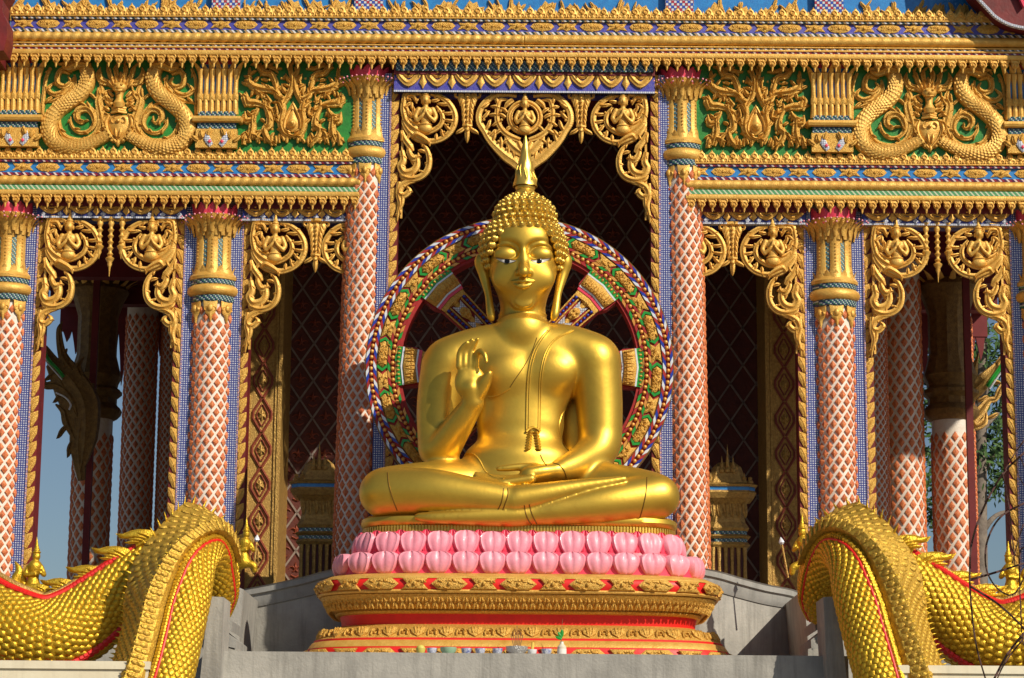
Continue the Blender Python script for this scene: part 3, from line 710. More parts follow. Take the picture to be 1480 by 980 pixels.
    for sx in (-1, 1):
        m.stroke(cr([(sx * 15, -14), (sx * 19, -26), (sx * 15, -40), (sx * 6, -52), (0, -58)], 5), [2.5, 3.4, 3.2, 3, 1], -1, 8)
        m.stroke(spiral(sx * 6, -24, 6, 1.2, pi / 2, pi / 2 - sx * 5, 9), [2.2, .9], -5, 5); flame(m, sx * 2, -48, pi / 2 - sx * .3, 15, 2.6, sx * .6, 6, -5, 6)
        for k in range(4): flame(m, sx * (9 + 1.5 * k), 14 - 7 * k, pi / 2 - sx * (1.0 + .1 * k), 13, 3.2, sx * 1.0, 8, 0, 6)
    flame(m, 0, -52, -pi / 2, 10, 4, 0, 8, 0, 6); m.ball((0, -9, -24), 3, 8, 5)
    scl(m).obj('mask_plaque', 'temple_gold', t)
naga_panel(173, 'pair of gold scaled serpents around a mask on green, top left of the facade')
naga_panel(1342, 'pair of gold scaled serpents around a mask on green, top right of the facade')

def petal_mesh(w, hgt, lean, tip=0.35, cup=0.25, n=5):
    """upright lotus petal; base at the origin, leaning outwards (-y)"""
    m = MB(); prof = [(0, .55), (.3, .95), (.6, 1.0), (.82, .62), (1, .04)]
    for t, q in prof:
        for k in (-1, -.5, 0, .5, 1):
            y = -(lean * t ** 1.8) - tip * max(0, t - .7) * hgt + cup * w * k * k; m.v.append((w * q * k, y, hgt * t))
    nn = len(m.v)
    m.v += [(x, y + .12 * w, z) for x, y, z in m.v]
    for i in range(len(prof) - 1):
        for k in range(4):
            a = i * 5 + k; m.f.append((a, a + 1, a + 6, a + 5)); m.f.append((nn + a + 1, nn + a, nn + a + 5, nn + a + 6))
    return m
ME_PETAL = scl(petal_mesh(4.6, 26, 11, 1.1)).mesh('petal', 'temple_gold', True, 60)
t_ = MB().ball((0, 0, 0), 1.5, 6, 4); ME_TIP = scl(t_).mesh('petal_tip', 'lotus_pink')
ME_PETAL_S = scl(petal_mesh(4.2, 17, 6, 0.5)).mesh('petal', 'temple_gold', True, 60)
ME_BUD = scl(petal_mesh(9.0, 25, 3, 0.0)).mesh('pink_petal', 'deep_pink', True, 60)
def dropleaf_mesh():
    m = MB(); m.pillow([(-10, 1), (-9.5, -9), (-7, -17), (-3, -21), (-1, -27), (1, -31), (2.5, -26), (3, -21), (7, -17), (9.5, -9), (10, 1)], 0, 4.5, .6)
    m.ball((0, -3.5, -10), 4.6, 8, 5, (1, .8, 1.3)); m.stroke(spiral(-6, -12, 4, 1, 1.2, 5, 6), [1.3, .6], -2, 2.5); m.stroke(spiral(6, -12, 4, 1, pi - 1.2, pi - 5, 6), [1.3, .6], -2, 2.5); return m
ME_DROP = scl(dropleaf_mesh()).mesh('drop_leaf', 'temple_gold', True, 50)
def diamond_mesh(w, h, d, m_='terracotta', s=SP):
    m = MB(); m.pillow([(-w, 0), (0, h), (w, 0), (0, -h)], 0, d, .62); return scl(m, s).mesh('diamond_tile', m_, True, 24)
ME_DIA = diamond_mesh(4.8, 6.5, 3.4); ME_DIA_I = diamond_mesh(4.6, 6.8, 3.2)

def short_pilaster(u0, label):
    X = XC(u0, YF, 160); Y = YF - .09
    t = thing('short_pilaster', label, 'pilaster', (X, YF, zv(160, YF)), 'short frieze pilasters'); o0 = (X, YF, zv(160, YF))
    def q(mb, name, m, **k):
        mb.v = [(x - o0[0], y - o0[1], z - o0[2]) for x, y, z in mb.v]; return mb.obj(name, m, t, **k)
    z = lambda v: zv(v, Y); s = SP
    q(MB().box(X - 27 * s, X + 27 * s, Y, YF - .002, z(216), z(96)), 'core', 'sky_blue_tile', smooth=False)
    for k in range(-3, 4):
        x = X + k * 8.6 * s
        q(MB().tube([(x, Y + .01, z(168)), (x, Y - .01, z(160)), (x, Y - .03, z(145)), (x, Y - .01, z(120)), (x, Y - .04, z(104))], [5 * s, 4.3 * s, 3.4 * s, 3.2 * s, 5 * s], 8), 'rib', 'temple_gold')
        flt = MB(); flt.pillow([(-4.3, -7), (-4.3, 2), (0, 11), (4.3, 2), (4.3, -7)], 0, 5, .5); scl(flt); flt.v = [(a + x, b + Y - .03, c + z(143)) for a, b, c in flt.v]; q(flt, 'rib_leaf', 'carved_gold')
    for k in range(-3, 4):
        lk = link('crown_petal', ME_PETAL, t, (k * 9 * s, Y - YF - .0, z(119) - o0[2]), (0, 0, k * .22)); 
    for k in range(-1, 2): link('pink_petal', ME_BUD, t, (k * 13 * s, Y - YF + .03, z(104) - o0[2]))
    for v0, v1, e in ((165, 172, 27), (182.5, 190, 28)):
        q(MB().box(X - e * s, X + e * s, Y - .045, YF - .01, z(v1), z(v0)), 'mosaic_band', 'mosaic_green', smooth=False)
    b = MB(); zz = z(177); b.tube([(X - 34 * s, YF - .01, zz), (X - 34 * s, Y - .07, zz), (X + 34 * s, Y - .07, zz), (X + 34 * s, YF - .01, zz)], 5.2 * s, 8, up=(0, 0, 1)); q(b, 'torus_moulding', 'temple_gold')
    q(MB().box(X - 30 * s, X + 30 * s, Y - .07, YF - .02, z(218), z(191)), 'foot', 'carved_gold', smooth=False)
    for sx in (-1, 1):
        m = MB(); m.pillow([(sx * 4, -9), (sx * 14, 10), (sx * 18, -2), (sx * 14, -9), (sx * 9, -14)], 0, 2, .8); scl(m); m.v = [(a + X, b + Y - .075, c + z(204)) for a, b, c in m.v]; q(m, 'white_tile', 'mosaic_silver')
        m = MB(); m.pillow([(sx * 9 - 3, -6), (sx * 9, -3), (sx * 9 + 3, -6), (sx * 9, -9)], 0, 2, .7); scl(m); m.v = [(a + X, b + Y - .095, c + z(204)) for a, b, c in m.v]; q(m, 'red_stud', 'deep_pink')
    for sx in (-1, 1):
        for k in range(3):
            m = MB(); flame(m, sx * (12 + 7 * k), 12 - 4 * k, pi / 2 + sx * -.6 * k, 13, 4, sx * 1.2, 5, 0, 6); scl(m); m.v = [(a + X, b + Y - .07, c + z(212)) for a, b, c in m.v]; q(m, 'foot_leaf', 'carved_gold')
    return t
short_pilaster(29.5, 'short gold frieze pilaster at the far left edge')
short_pilaster(315.5, 'short gold frieze pilaster between left serpents and left foliage')
short_pilaster(1200.5, 'short gold frieze pilaster between right foliage and right serpents')
short_pilaster(1482, 'short gold frieze pilaster at the far right edge')

# ================================================================== COLUMNS
def column(uc, dv, rad, Xt, Xb, label, tiles, pitch_h, pitch_v, gname, k_, bottom=None, Y=YC):
    """dv shifts the capital's rows; rad scales its radii; axis runs from Xt (capital) to Xb (foot)"""
    s = SP; z = lambda v: zv(v - dv + 11, Y); rs = rad
    t = thing('tiled_column', label, 'column', (Xb, Y, FLOOR), gname)
    zt0, zb0 = z(330), FLOOR
    ax = lambda zz: (Xt + (Xb - Xt) * min(1, max(0, (zt0 - zz) / (zt0 - zb0))) if True else 0) - Xb
    def L(prof, name, m, n=28, **k):
        zc = sum(zv_ for _, zv_ in prof) / len(prof)
        b = MB().lathe([(r, q - FLOOR) for r, q in prof], n, (ax(zc), 0, 0)); return b.obj(name, m, t, **k)
    R1 = 29 * s * rs if not bottom else bottom
    # shaft with its white lattice
    b = MB(); prof = []; n = 28; zs = np.linspace(z(433), FLOOR, 14)
    for q in zs:
        for k in range(n): a = 2 * pi * k / n; b.v.append((ax(q) + R1 * cos(a), R1 * sin(a), q - FLOOR))
    for i in range(len(zs) - 1):
        for k in range(n): b.f.append((i * n + k, i * n + (k + 1) % n, (i + 1) * n + (k + 1) % n, (i + 1) * n + k))
    b.obj('shaft', 'column_white', t)
    # collar
    L([(33 * s * rs, z(434)), (34.5 * s * rs, z(432)), (34.5 * s * rs, z(425)), (33 * s * rs, z(424))], 'mosaic_collar', 'mosaic_green', angle=30)
    L([(34 * s * rs, z(425)), (38 * s * rs, z(422)), (39.5 * s * rs, z(417)), (38 * s * rs, z(412)), (34 * s * rs, z(409))], 'torus_moulding', 'temple_gold')
    L([(33 * s * rs, z(410)), (35 * s * rs, z(408)), (35 * s * rs, z(401)), (33 * s * rs, z(400))], 'mosaic_collar', 'mosaic_green', angle=30)
    # fluted neck: teal core, gold ribs
    L([(28.5 * s * rs, z(402)), (28 * s * rs, z(370)), (28 * s * rs, z(325))], 'neck_core', 'dash_teal')
    for k in range(8):
        a = -pi / 2 + k * pi / 4; c, q = cos(a), sin(a); r0 = 26.8 * s * rs; o = ax(z(360))
        b = MB(); b.tube([(o + (r0 + 4 * s) * c, (r0 + 4 * s) * q, z(402) - FLOOR), (o + (r0 + 2 * s) * c, (r0 + 2 * s) * q, z(392) - FLOOR), (o + r0 * c, r0 * q, z(375) - FLOOR), (o + r0 * c, r0 * q, z(340) - FLOOR), (o + (r0 + 6 * s) * c, (r0 + 6 * s) * q, z(326) - FLOOR)], [10.5 * s * rs, 9.5 * s * rs, 8 * s * rs, 8 * s * rs, 8 * s * rs], 10, flat=.55, up=(c, q, 0))
        b.obj('neck_rib', 'temple_gold', t)
        b = MB(); 
        for j in range(9): b.ball((o + (r0 + 4.4 * s) * c, (r0 + 4.4 * s) * q, z(345 + 5 * j) - FLOOR), 1.5 * s, 5, 3)
        stuff(b.obj('rib_studs', 'temple_gold', t))
    L([(30 * s * rs, z(404)), (36.5 * s * rs, z(401)), (37 * s * rs, z(397)), (34 * s * rs, z(393)), (30 * s * rs, z(388))], 'neck_foot', 'temple_gold')
    for k in range(16):
        a = -pi / 2 + k * pi / 8; r0 = 32.5 * s * rs; link('foot_petal', ME_PETAL_S, t, (ax(z(398)) + r0 * cos(a), r0 * sin(a), z(399) - FLOOR), (-.1, 0, a + pi / 2), (1.2 * rs, .5, 1))
    # lotus capital
    L([(24 * s * rs, z(334)), (27 * s * rs, z(328)), (33 * s * rs, z(318)), (36 * s * rs, z(308)), (20 * s, z(306))], 'lotus_core', 'carved_gold')
    for lay, (nn, r0, v0, sc_) in enumerate(((20, 29, 343, 1.0), (20, 33.5, 339, 1.0), (20, 38, 335, .85), (16, 33, 331, .8))):
        for k in range(nn):
            a = -pi / 2 + (k + lay * .5) * 2 * pi / nn
            if sin(a) > 0.35: continue
            link('lotus_petal', ME_PETAL, t, (ax(z(320)) + r0 * s * rs * cos(a), r0 * s * rs * sin(a), z(v0) - FLOOR), (random.uniform(-.05, .05), 0, a + pi / 2), (rs * sc_, sc_, sc_ * random.uniform(.95, 1.05)))
            if lay < 3: rt = (r0 + 21 * sc_) * s * rs; link('petal_tip', ME_TIP, t, (ax(z(320)) + rt * cos(a), rt * sin(a), z(v0 - 25.5 * sc_) - FLOOR))
    for k in range(7):
        a = -pi / 2 + (k - 3) * .52; link('pink_petal', ME_BUD, t, (ax(z(310)) + 34 * s * rs * cos(a), 34 * s * rs * sin(a), z(316) - FLOOR), (.05, 0, a + pi / 2))
    # hanging leaves under the collar
    for k in range(7):
        a = -pi / 2 + (k - 3) * 2 * pi / 8; r0 = 30 * s * rs; link('drop_leaf', ME_DROP, t, (ax(z(450)) + r0 * cos(a), r0 * sin(a), z(434) - FLOOR), (0, 0, a + pi / 2), (rs, 1, 1))
    # diamond tiles
    NR = 14; cnt = 0; extra = MB(); q = z(446); j = 0; lim = 296
    me = ME_DIA if rs > .95 else ME_DIA_I
    while q > FLOOR + .05:
        for k in range(NR):
            a = -pi / 2 + (k - NR // 2 + (j % 2) * .5) * 2 * pi / NR
            if sin(a) > 0.12: continue
            if j < 2 and abs(((a + pi / 2) / (2 * pi / 8)) - round((a + pi / 2) / (2 * pi / 8))) < .28: continue
            p = (ax(q) + (R1 - .2 * s) * cos(a), (R1 - .2 * s) * sin(a), q - FLOOR); cnt += 1
            if cnt <= lim: link('diamond_tile', me, t, p, (0, 0, a + pi / 2 + random.uniform(-.04, .04)), random.uniform(.94, 1.06))
            else:
                d = MB(); d.pillow([(-4.6, 0), (0, 6.9), (4.6, 0), (0, -6.9)], 0, 3.2, .62); scl(d); d.xf(Matrix.Translation(p) @ Matrix.Rotation(a + pi / 2, 4, 'Z')); extra.add(d.v, d.f)
        q -= pitch_v * SV * .5; j += 1
    if extra.v: stuff(extra.obj('lower_tiles', 'terracotta', t, angle=24))
    return t
GN = 'tiled facade columns'
column(10, 0, 1, X0, X0, 'tiled column with lotus capital at the far left edge', 0, 17, 20.6, GN, 0)
column(308, 0, 1, X1, X1, 'tiled lotus column between left porch bay and left inner bay', 0, 17, 20.6, GN, 1)
column(1205, 0, 1, X4, X4, 'tiled lotus column between right inner bay and right porch bay', 0, 17, 20.6, GN, 4)
column(1502, 0, 1, X5, X5, 'tiled column with lotus capital at the far right edge', 0, 17, 20.6, GN, 5)
column(537, 200, .9, XC(534, YC, 150), XC(510.5, YC, 800), 'tall tiled column with lotus capital just left of the wheel', 0, 14, 20.6, GN, 2, bottom=27.5 * SP, Y=3.40)
column(981, 200, .9, XC(983, YC, 150), XC(997, YC, 800), 'tall tiled column with lotus capital just right of the wheel', 0, 14, 20.6, GN, 3, bottom=27.5 * SP, Y=3.40)

# ------------------------------------------------------------------ piers with mosaic and braided jambs
def braid_mesh():
    m = MB(); m.pillow([(-5.2, 10.6), (-1, 12.2), (5.2, 14.5), (5.4, 8), (4.6, 2.5), (1.8, -2.5), (-1.2, -8.4), (-5.2, -10.4)], 0, 3.2, .55)
    m.stroke([(-4, -8), (-2.5, 0), (0, 6), (3.5, 12)], [1.2, 1.8, 1.6, .5], -2, 2); return m
ME_BR = scl(braid_mesh()).mesh('braid_leaf', 'carved_gold', True, 50)
b_ = braid_mesh(); b_.v = [(-x, y, z) for x, y, z in b_.v]; b_.f = [f[::-1] for f in b_.f]
ME_BL = scl(b_).mesh('braid_leaf', 'carved_gold', True, 50)
def pier(X, vtop, label, left=(29, 41), right=(29, 41), bw=11, wl=True, wr=True, Y=YC - .13):
    s = SP; zt = zv(vtop, Y); 
    t = thing('door_pier', label, 'pier', (X, Y, FLOOR), 'mosaic piers'); H = zt - FLOOR
    MB().box(-(left[1] if wl else 20) * s, (right[1] if wr else 20) * s, .02, .5, 0, H).obj('pier_core', 'maroon', t, smooth=False)
    for side, on, (a, b) in ((-1, wl, left), (1, wr, right)):
        if not on: continue
        x0, x1 = sorted((side * a * s - side * 6 * s, side * b * s))
        MB().box(x0, x1, -.02, .02, 0, H).obj('mosaic_strip', 'mosaic_blue', t, smooth=False)
        x0, x1 = sorted((side * b * s, side * (b + 2.2) * s)); MB().box(x0, x1, -.035, .10, 0, H).obj('edge_strip', 'mosaic_pink', t, smooth=False)
        x0, x1 = sorted((side * (b + 2.2) * s, side * (b + 2.2 + bw) * s)); MB().box(x0, x1, .0, .40, 0, H).obj('jamb', 'maroon', t, smooth=False)
        xc = (x0 + x1) / 2; q = H - .12
        while q > 0.1:
            link('braid_leaf', ME_BR if side > 0 else ME_BL, t, (xc, -.002, q), (0, 0, 0), (bw / 10.6, 1, 1)); q -= 21.2 * SV
    return t
pier(X0, 303, 'far left mosaic pier with braided gold jamb'); pier(X1, 303, 'mosaic pier behind the column between left porch bay and left inner bay')
pier(X4, 303, 'mosaic pier behind the column between right inner bay and right porch bay'); pier(X5, 303, 'far right mosaic pier with braided gold jamb')
# wide piers at the centre bay
XL, XR = XC(560, YC + .1, 400), XC(954, YC + .1, 400)
pier(XL - 30 * SP, 108, 'tall mosaic pier between wheel and left tall column', wl=False, right=(22, 31.5), bw=11.5, Y=3.19)
pier(XR + 30 * SP, 108, 'tall mosaic pier between wheel and right tall column', wr=False, left=(22, 31.5), bw=11.5, Y=3.19)

# ------------------------------------------------------------------ blue beam bands with swags over every bay
def swag_mesh():
    m = MB(); m.stroke(cr([(-17, 12), (-13, 2), (-6, -6), (0, -9), (6, -6), (13, 2), (17, 12)], 4), [2.4, 4.4, 4.6, 5, 4.6, 4.4, 2.4], 0, 5)
    m.stroke(cr([(-11, 12), (-6, 3), (0, 0), (6, 3), (11, 12)], 3), 2, 0, 4); m.pillow([(-4, -9), (0, -15), (4, -9), (0, -4)], 0, 4, .5); m.ball((0, -3, 6), 2.4, 6, 4); return m
def droplet_mesh():
    m = MB(); m.pillow([(-2, 12), (-2.4, 5), (-5.5, -3), (-2, -8), (0, -12), (2, -8), (5.5, -3), (2.4, 5), (2, 12)], 0, 4, .5); return m
ME_SW = scl(swag_mesh()).mesh('swag', 'temple_gold', True, 50); ME_DR = scl(droplet_mesh()).mesh('drop', 'temple_gold', True, 50)
m_ = MB(); m_.pillow([(-4.2, 0), (0, 4.2), (4.2, 0), (0, -4.2)], 0, 1.2, .6); ME_WD = scl(m_).mesh('white_diamond', 'mosaic_silver', True, 30)
def beam(x0, x1, v0, v1, m, label, diamonds, first=0):
    Y = YC - .25 if diamonds else 3.06; t = thing('door_beam', label, 'beam', ((x0 + x1) / 2, Y, zv(v1, Y)), 'blue beams over the bays'); c = (x0 + x1) / 2; h = zv(v0, Y) - zv(v1, Y)
    MB().box(x0 - c, x1 - c, 0, .5, .0, h + .5).obj('beam_face', m, t, smooth=False)
    MB().box(x0 - c, x1 - c, -.03, .12, -.03, 0).obj('white_edge', 'mosaic_silver', t, smooth=False)
    MB().box(x0 - c, x1 - c, -.05, .0, h * .80, h + .3).obj('upper_fascia', 'maroon', t, smooth=False)
    n = max(1, int(round((x1 - x0) / (40.5 * SP)))); p = (x1 - x0) / n
    for i in range(n):
        link('swag', ME_SW, t, (x0 - c + p * (i + .5), -.004, h * .70), None, (p / (40.5 * SP), 1, h / (26 * SV)))
        if i: link('drop', ME_DR, t, (x0 - c + p * i, -.004, h * .52), None, (1, 1, h / (26 * SV)))
        if diamonds:
            for q in (.22, .78): link('white_diamond', ME_WD, t, (x0 - c + p * (i + q), -.004, h * .20))
hw = 43 * SP
beam(X0 + .46, X1 - .46, 300, 317.5, 'navy_blue', 'navy beam with white diamonds over the left porch bay', True)
beam(X1 + .46, XC(504, YC - .17, 310), 302, 319.5, 'navy_blue', 'navy beam with white diamonds over the left inner bay', True)
beam(XC(1012, YC - .17, 310), X4 - .46, 302, 319.5, 'navy_blue', 'navy beam with white diamonds over the right inner bay', True)
beam(X4 + .46, X5 - .46, 302, 319.5, 'navy_blue', 'navy beam with white diamonds over the right porch bay', True)
beam(XC(572, YC, 120), XC(944, YC, 120), 104, 132, 'band_blue', 'bright violet blue beam with gold swags over the central doorway', False)
# glazed green soffit strip seen behind the upper pendants
o = MB().box(XC(572, 2.98, 100), XC(944, 2.98, 100), 2.98, 3.05, zv(103, 2.98), zv(88, 2.98)).obj('soffit_strip', 'mosaic_green', smooth=False)
tag(o, 'dark green mosaic strip behind the pendants above the central doorway', 'strip')

# ================================================================== praying figures (one sculpted mesh, shared)
def angel_mesh():
    """half figure with joined hands, tall crown; photo-pixel units, waist at the origin"""
    c = Clay(axis((-16, 16.1, .45)), axis((-9, 6.1, .45)), axis((-14, 50, .5)))
    c.ell((0, 0, 2), (6, 4.5, 7), 2); c.ell((0, 0, 12), (8.2, 4.8, 7), 3); c.ell((0, 0, -7), (8, 5, 6), 3)
    c.cone((0, 0, 17), (0, -.3, 21), 2.8, 2.6, 1); c.ell((0, -1, 26), (4.4, 4.6, 5.4), 1); c.ell((0, -5.4, 25.4), (.8, 1.3, 1.6), .6)
    for s in (-1, 1):
        c.chain([(s * 8, 0, 15.5), (s * 11.5, -1, 7), (s * 9.5, -3.5, 1.5)], [3.0, 2.6, 2.3], 1.2); c.chain([(s * 9.5, -3.5, 1.5), (s * 4, -6, 6), (s * .9, -6.8, 11)], [2.3, 1.9, 1.2], .8); c.cone((s * .9, -6.8, 11), (s * .5, -6.8, 16), 1.5, .6, .6)
        c.ell((s * 4.6, 0, 25), (.9, 1.4, 2.8), .5)
    c.ell((0, 0, 30), (5.2, 5, 1.8), .5); c.ell((0, 0, 33), (4.2, 4.2, 2), .5); c.ell((0, 0, 36), (3, 3, 2), .5); c.cone((0, 0, 36), (0, 0, 49), 2.3, .3, .6)
    c.ell((0, 0, -2.5), (7.6, 5.6, 1.5), .5); c.ell((0, -4, 14), (4, 1.5, 2), .8)
    me = c.mesh('praying_figure', 'temple_gold'); me.transform(Matrix.Scale(SP, 4)); return me
ME_ANG = angel_mesh()
print('angel', len(ME_ANG.polygons))

def spandrel_meshes():
    """carved corner screen, photo-pixel units; origin at the top outer corner, x towards the opening"""
    out = []
    # ring scroll ------------------------------------------------
    m = MB(); K = 7.4; O = (150, 305)
    P = lambda q: [((x - O[0]) / K, -(y - O[1]) / K) for x, y in q]
    def st(q, w, h=5, n=6, y=0): m.stroke(cr(P(q), n), [a * 1.32 for a in w], y, h * 1.3); leafy(m, cr(P(q), n), w, h, 8, 6.5, 1.9)
    st([(455, 345), (560, 370), (655, 440), (715, 540), (725, 640), (690, 740), (620, 820), (530, 862), (440, 870), (330, 840), (240, 770), (180, 680), (160, 600)], [1.6, 2.8, 3.2, 3.4, 3.4, 3.4, 3.2, 3.2, 3.4, 4.2, 4, 3, 1], 5)
    st([(520, 480), (580, 560), (590, 640), (550, 710), (460, 760), (360, 765), (270, 720), (200, 650), (165, 560)], [1.5, 2.4, 2.8, 2.8, 3, 3.6, 4, 3.8, 1.2], 6)
    st([(200, 600), (260, 660), (350, 690), (440, 700)], [1, 3, 3.2, 1.2], 6)
    st([(460, 930), (440, 880), (380, 840), (310, 810), (270, 840)], [.4, 2.6, 3.8, 4.2, 1.2], 8, y=-2)
    st([(190, 640), (165, 520), (170, 430), (190, 350), (240, 330)], [3.2, 3.2, 3, 3.4, 3], 5)
    st([(160, 330), (230, 320), (320, 330), (370, 350)], [3, 3.6, 3.6, 1.6], 5); st([(310, 450), (290, 400), (270, 370), (220, 370), (205, 400), (225, 425)], [.5, 2.2, 2.6, 2.4, 2, .8], 6)
    st([(270, 480), (285, 530), (270, 590), (245, 590), (240, 540)], [.5, 2, 2.4, 2, .8], 6); st([(160, 480), (200, 510), (220, 560), (250, 620)], [2, 2.6, 2.4, .8], 5)
    st([(355, 345), (370, 400), (365, 450)], [2.4, 2, .8], 5)
    for a, b, d, L in ((640, 460, 3.4, 14), (690, 560, 3.5, 13), (700, 650, 3.3, 13), (660, 740, 2.6, 12), (590, 800, 2.2, 10), (520, 420, 3.6, 9), (520, 830, 1.9, 8), (250, 480, 1.9, 8), (170, 560, 1.0, 8), (215, 460, 1.0, 8)):
        x, z = P([(a, b)])[0]; flame(m, x, z, d, L * 1.5, 3.2, -0.9, 6, 0, 7, 5)
    for a, b in ((600, 540), (650, 690), (610, 770), (200, 480), (250, 350)): x, z = P([(a, b)])[0]; m.ball((x, -4, z), 1.7, 6, 4)
    out.append(('ring_scroll', m))
    # second scroll and tail ------------------------------------
    m = MB(); K = 4.26; O = (425, 172)
    st([(430, 430), (445, 480), (480, 530), (500, 560)], [1.2, 3.6, 4, 1.5], 5)
    st([(540, 500), (580, 545), (600, 610), (590, 680), (550, 725), (490, 740), (440, 725), (418, 705)], [.8, 2.6, 3.4, 3.6, 3.6, 3.8, 3.6, .8], 6)
    st([(430, 560), (440, 620), (425, 660), (450, 700), (500, 690), (525, 650), (520, 600), (495, 620), (500, 650)], [3, 4, 4.4, 4.6, 4.4, 3.8, 3, 2.2, .8], 6)
    st([(470, 520), (475, 570), (500, 610), (530, 600), (530, 570)], [.6, 3.2, 3.8, 2.6, .6], 7)
    st([(545, 735), (510, 750), (470, 760), (430, 790), (418, 830), (450, 845), (480, 815), (465, 790)], [.4, 2.4, 3.4, 4.2, 4, 3.6, 3.2, 1.2], 6)
    st([(415, 760), (412, 840), (425, 900), (412, 960), (408, 1010)], [2.4, 2.8, 3, 2, .5], 5); st([(440, 840), (435, 900), (418, 950)], [2.8, 2.4, .6], 5)
    for a, b, d, L in ((450, 600, 2.2, 8), (440, 660, 2.4, 7), (590, 640, .2, 6), (600, 600, .6, 6), (560, 700, 5.6, 6), (500, 720, 1.2, 8), (430, 480, 1.4, 10), (470, 470, .9, 9), (450, 740, 1.9, 8), (560, 560, 2.6, 7)):
        x, z = P([(a, b)])[0]; flame(m, x, z, d, L * 1.7, 3.2, .9, 6, 0, 7, 4)
    for a, b in ((540, 690), (480, 700), (450, 790), (500, 590)): x, z = P([(a, b)])[0]; m.ball((x, -4.5, z), 1.9, 6, 4)
    out.append(('bracket_scroll', m)); return out
SPM = {}
for nm, m in spandrel_meshes():
    f = list(m.f); v = list(m.v)
    SPM[nm, 1] = scl(m).mesh(nm, 'temple_gold', True, 50)
    q = MB(); q.v = [(-x, y, z) for x, y, z in v]; q.f = [g[::-1] for g in f]; SPM[nm, -1] = scl(q).mesh(nm, 'temple_gold', True, 50)
YS = YC - .21
def spandrel(uc, vc, side, label, fig, X=None):
    """side +1: jamb on the left, opening to the right"""
    X = XC(uc, YS, vc) if X is None else X
    t = thing('corner_screen', label, 'carved screen', (X, YS, zv(vc, YS)), 'pierced corner screens')
    for nm in ('ring_scroll', 'bracket_scroll'): link(nm, SPM[nm, side], t)
    MB().box(0 if side > 0 else -.035, .035 if side > 0 else 0, .005, .05, -186 * SV, 0).obj('edge_batten', 'temple_gold', t, smooth=False)
    f = link('praying_figure', ME_ANG, None, (X + side * 35 * SP, YS - .05, zv(vc + 47, YS)), None, 1.28)
    tag(f, fig, 'figure', 'praying figures in the screens')
HJ = 54.5 * SP
def pair(xl, xr, v, nm, fl):
    global YS
    YS = 3.16 if v < 200 else YC - .21
    spandrel(0, v, 1, 'pierced gold corner screen at the left side of ' + nm, 'praying figure in the left ring of ' + fl, X=xl)
    spandrel(0, v, -1, 'pierced gold corner screen at the right side of ' + nm, 'praying figure in the right ring of ' + fl, X=xr)
pair(X0 + HJ, X1 - HJ, 319, 'the left porch bay', 'the left porch bay')
pair(X1 + HJ, XC(547, YS, 330), 320.5, 'the left inner bay', 'the left inner bay')
pair(XC(968, YS, 330), X4 - HJ, 320.5, 'the right inner bay', 'the right inner bay')
pair(X4 + HJ, X5 - HJ, 320.5, 'the right porch bay', 'the right porch bay')
pair(XC(582, YS, 140), XC(934, YS, 140), 132.5, 'the central doorway', 'the central doorway')

YS = YC - .21
# leaf pendants ------------------------------------------------------
def leaf_pendant():
    m = MB()
    widths = [(0, 18), (8, 19), (14, 15), (20, 11), (28, 9.5), (36, 8.5), (44, 7.5), (50, 7)]
    for j, (v, w) in enumerate(widths):
        for k in range(-1, 2): flame(m, k * w * .42, -v + 3, -pi / 2 + k * .45, 13, w * .34, -k * .8, 5, 0, 5)
        m.ball((0, -5, -v - 2), 2.2, 6, 4)
    m.tube([(-17, -2, -2), (0, -5, -1), (17, -2, -2)], 3, 6)
    for sx in (-1, 1):
        m.stroke(spiral(sx * 14, -7, 5.5, 1, pi / 2, pi / 2 - sx * 5, 8), [2.4, 1], 0, 5)
        flame(m, sx * 4, -56, -pi / 2 + sx * .75, 16, 3.8, sx * .9, 6, 0, 6)
    m.tube([(-6, -2, -53), (0, -6, -53), (6, -2, -53)], 2.2, 6); flame(m, 0, -54, -pi / 2, 25, 4.6, 0, 7, -1, 7)
    m.ball((0, -6, -60), 3.2, 8, 5); return m
ME_LP = scl(leaf_pendant()).mesh('leaf_pendant', 'temple_gold', True, 50)
for u, v, lb in ((676, 132.5, 'leafy gold pendant left of the central heart screen'), (840, 132.5, 'leafy gold pendant right of the central heart screen'), (457.5, 320, 'leafy gold pendant in the left inner bay'), (1058, 320.5, 'leafy gold pendant in the right inner bay')):
    YS = 3.16 if v < 200 else YC - .21
    o = link('leaf_pendant', ME_LP, None, (XC(u, YS, v), YS, zv(v, YS))); tag(o, lb, 'pendant', 'leaf pendants')
YS = YC - .21
def drop_finial(Ls, name):
    m = MB(); L = Ls; prof = [(5, 0), (5.5, -3), (3, -5), (4.6, -9), (2.8, -13)]
    q = -13
    while q > -L * .62: prof += [(2.3, q - 3), (4.8, q - 6), (2.6, q - 9)]; q -= 9
    prof += [(6.6, q - 3), (5.4, q - 6), (3.2, q - 9), (3.6, q - 12), (1.8, q - 16), (.3, -L)]
    m.lathe(prof, 10); return m
ME_DF1 = scl(drop_finial(88, 'a')).mesh('turned_pendant', 'temple_gold', True, 60); ME_DF2 = scl(drop_finial(62, 'b')).mesh('turned_pendant', 'temple_gold', True, 60)
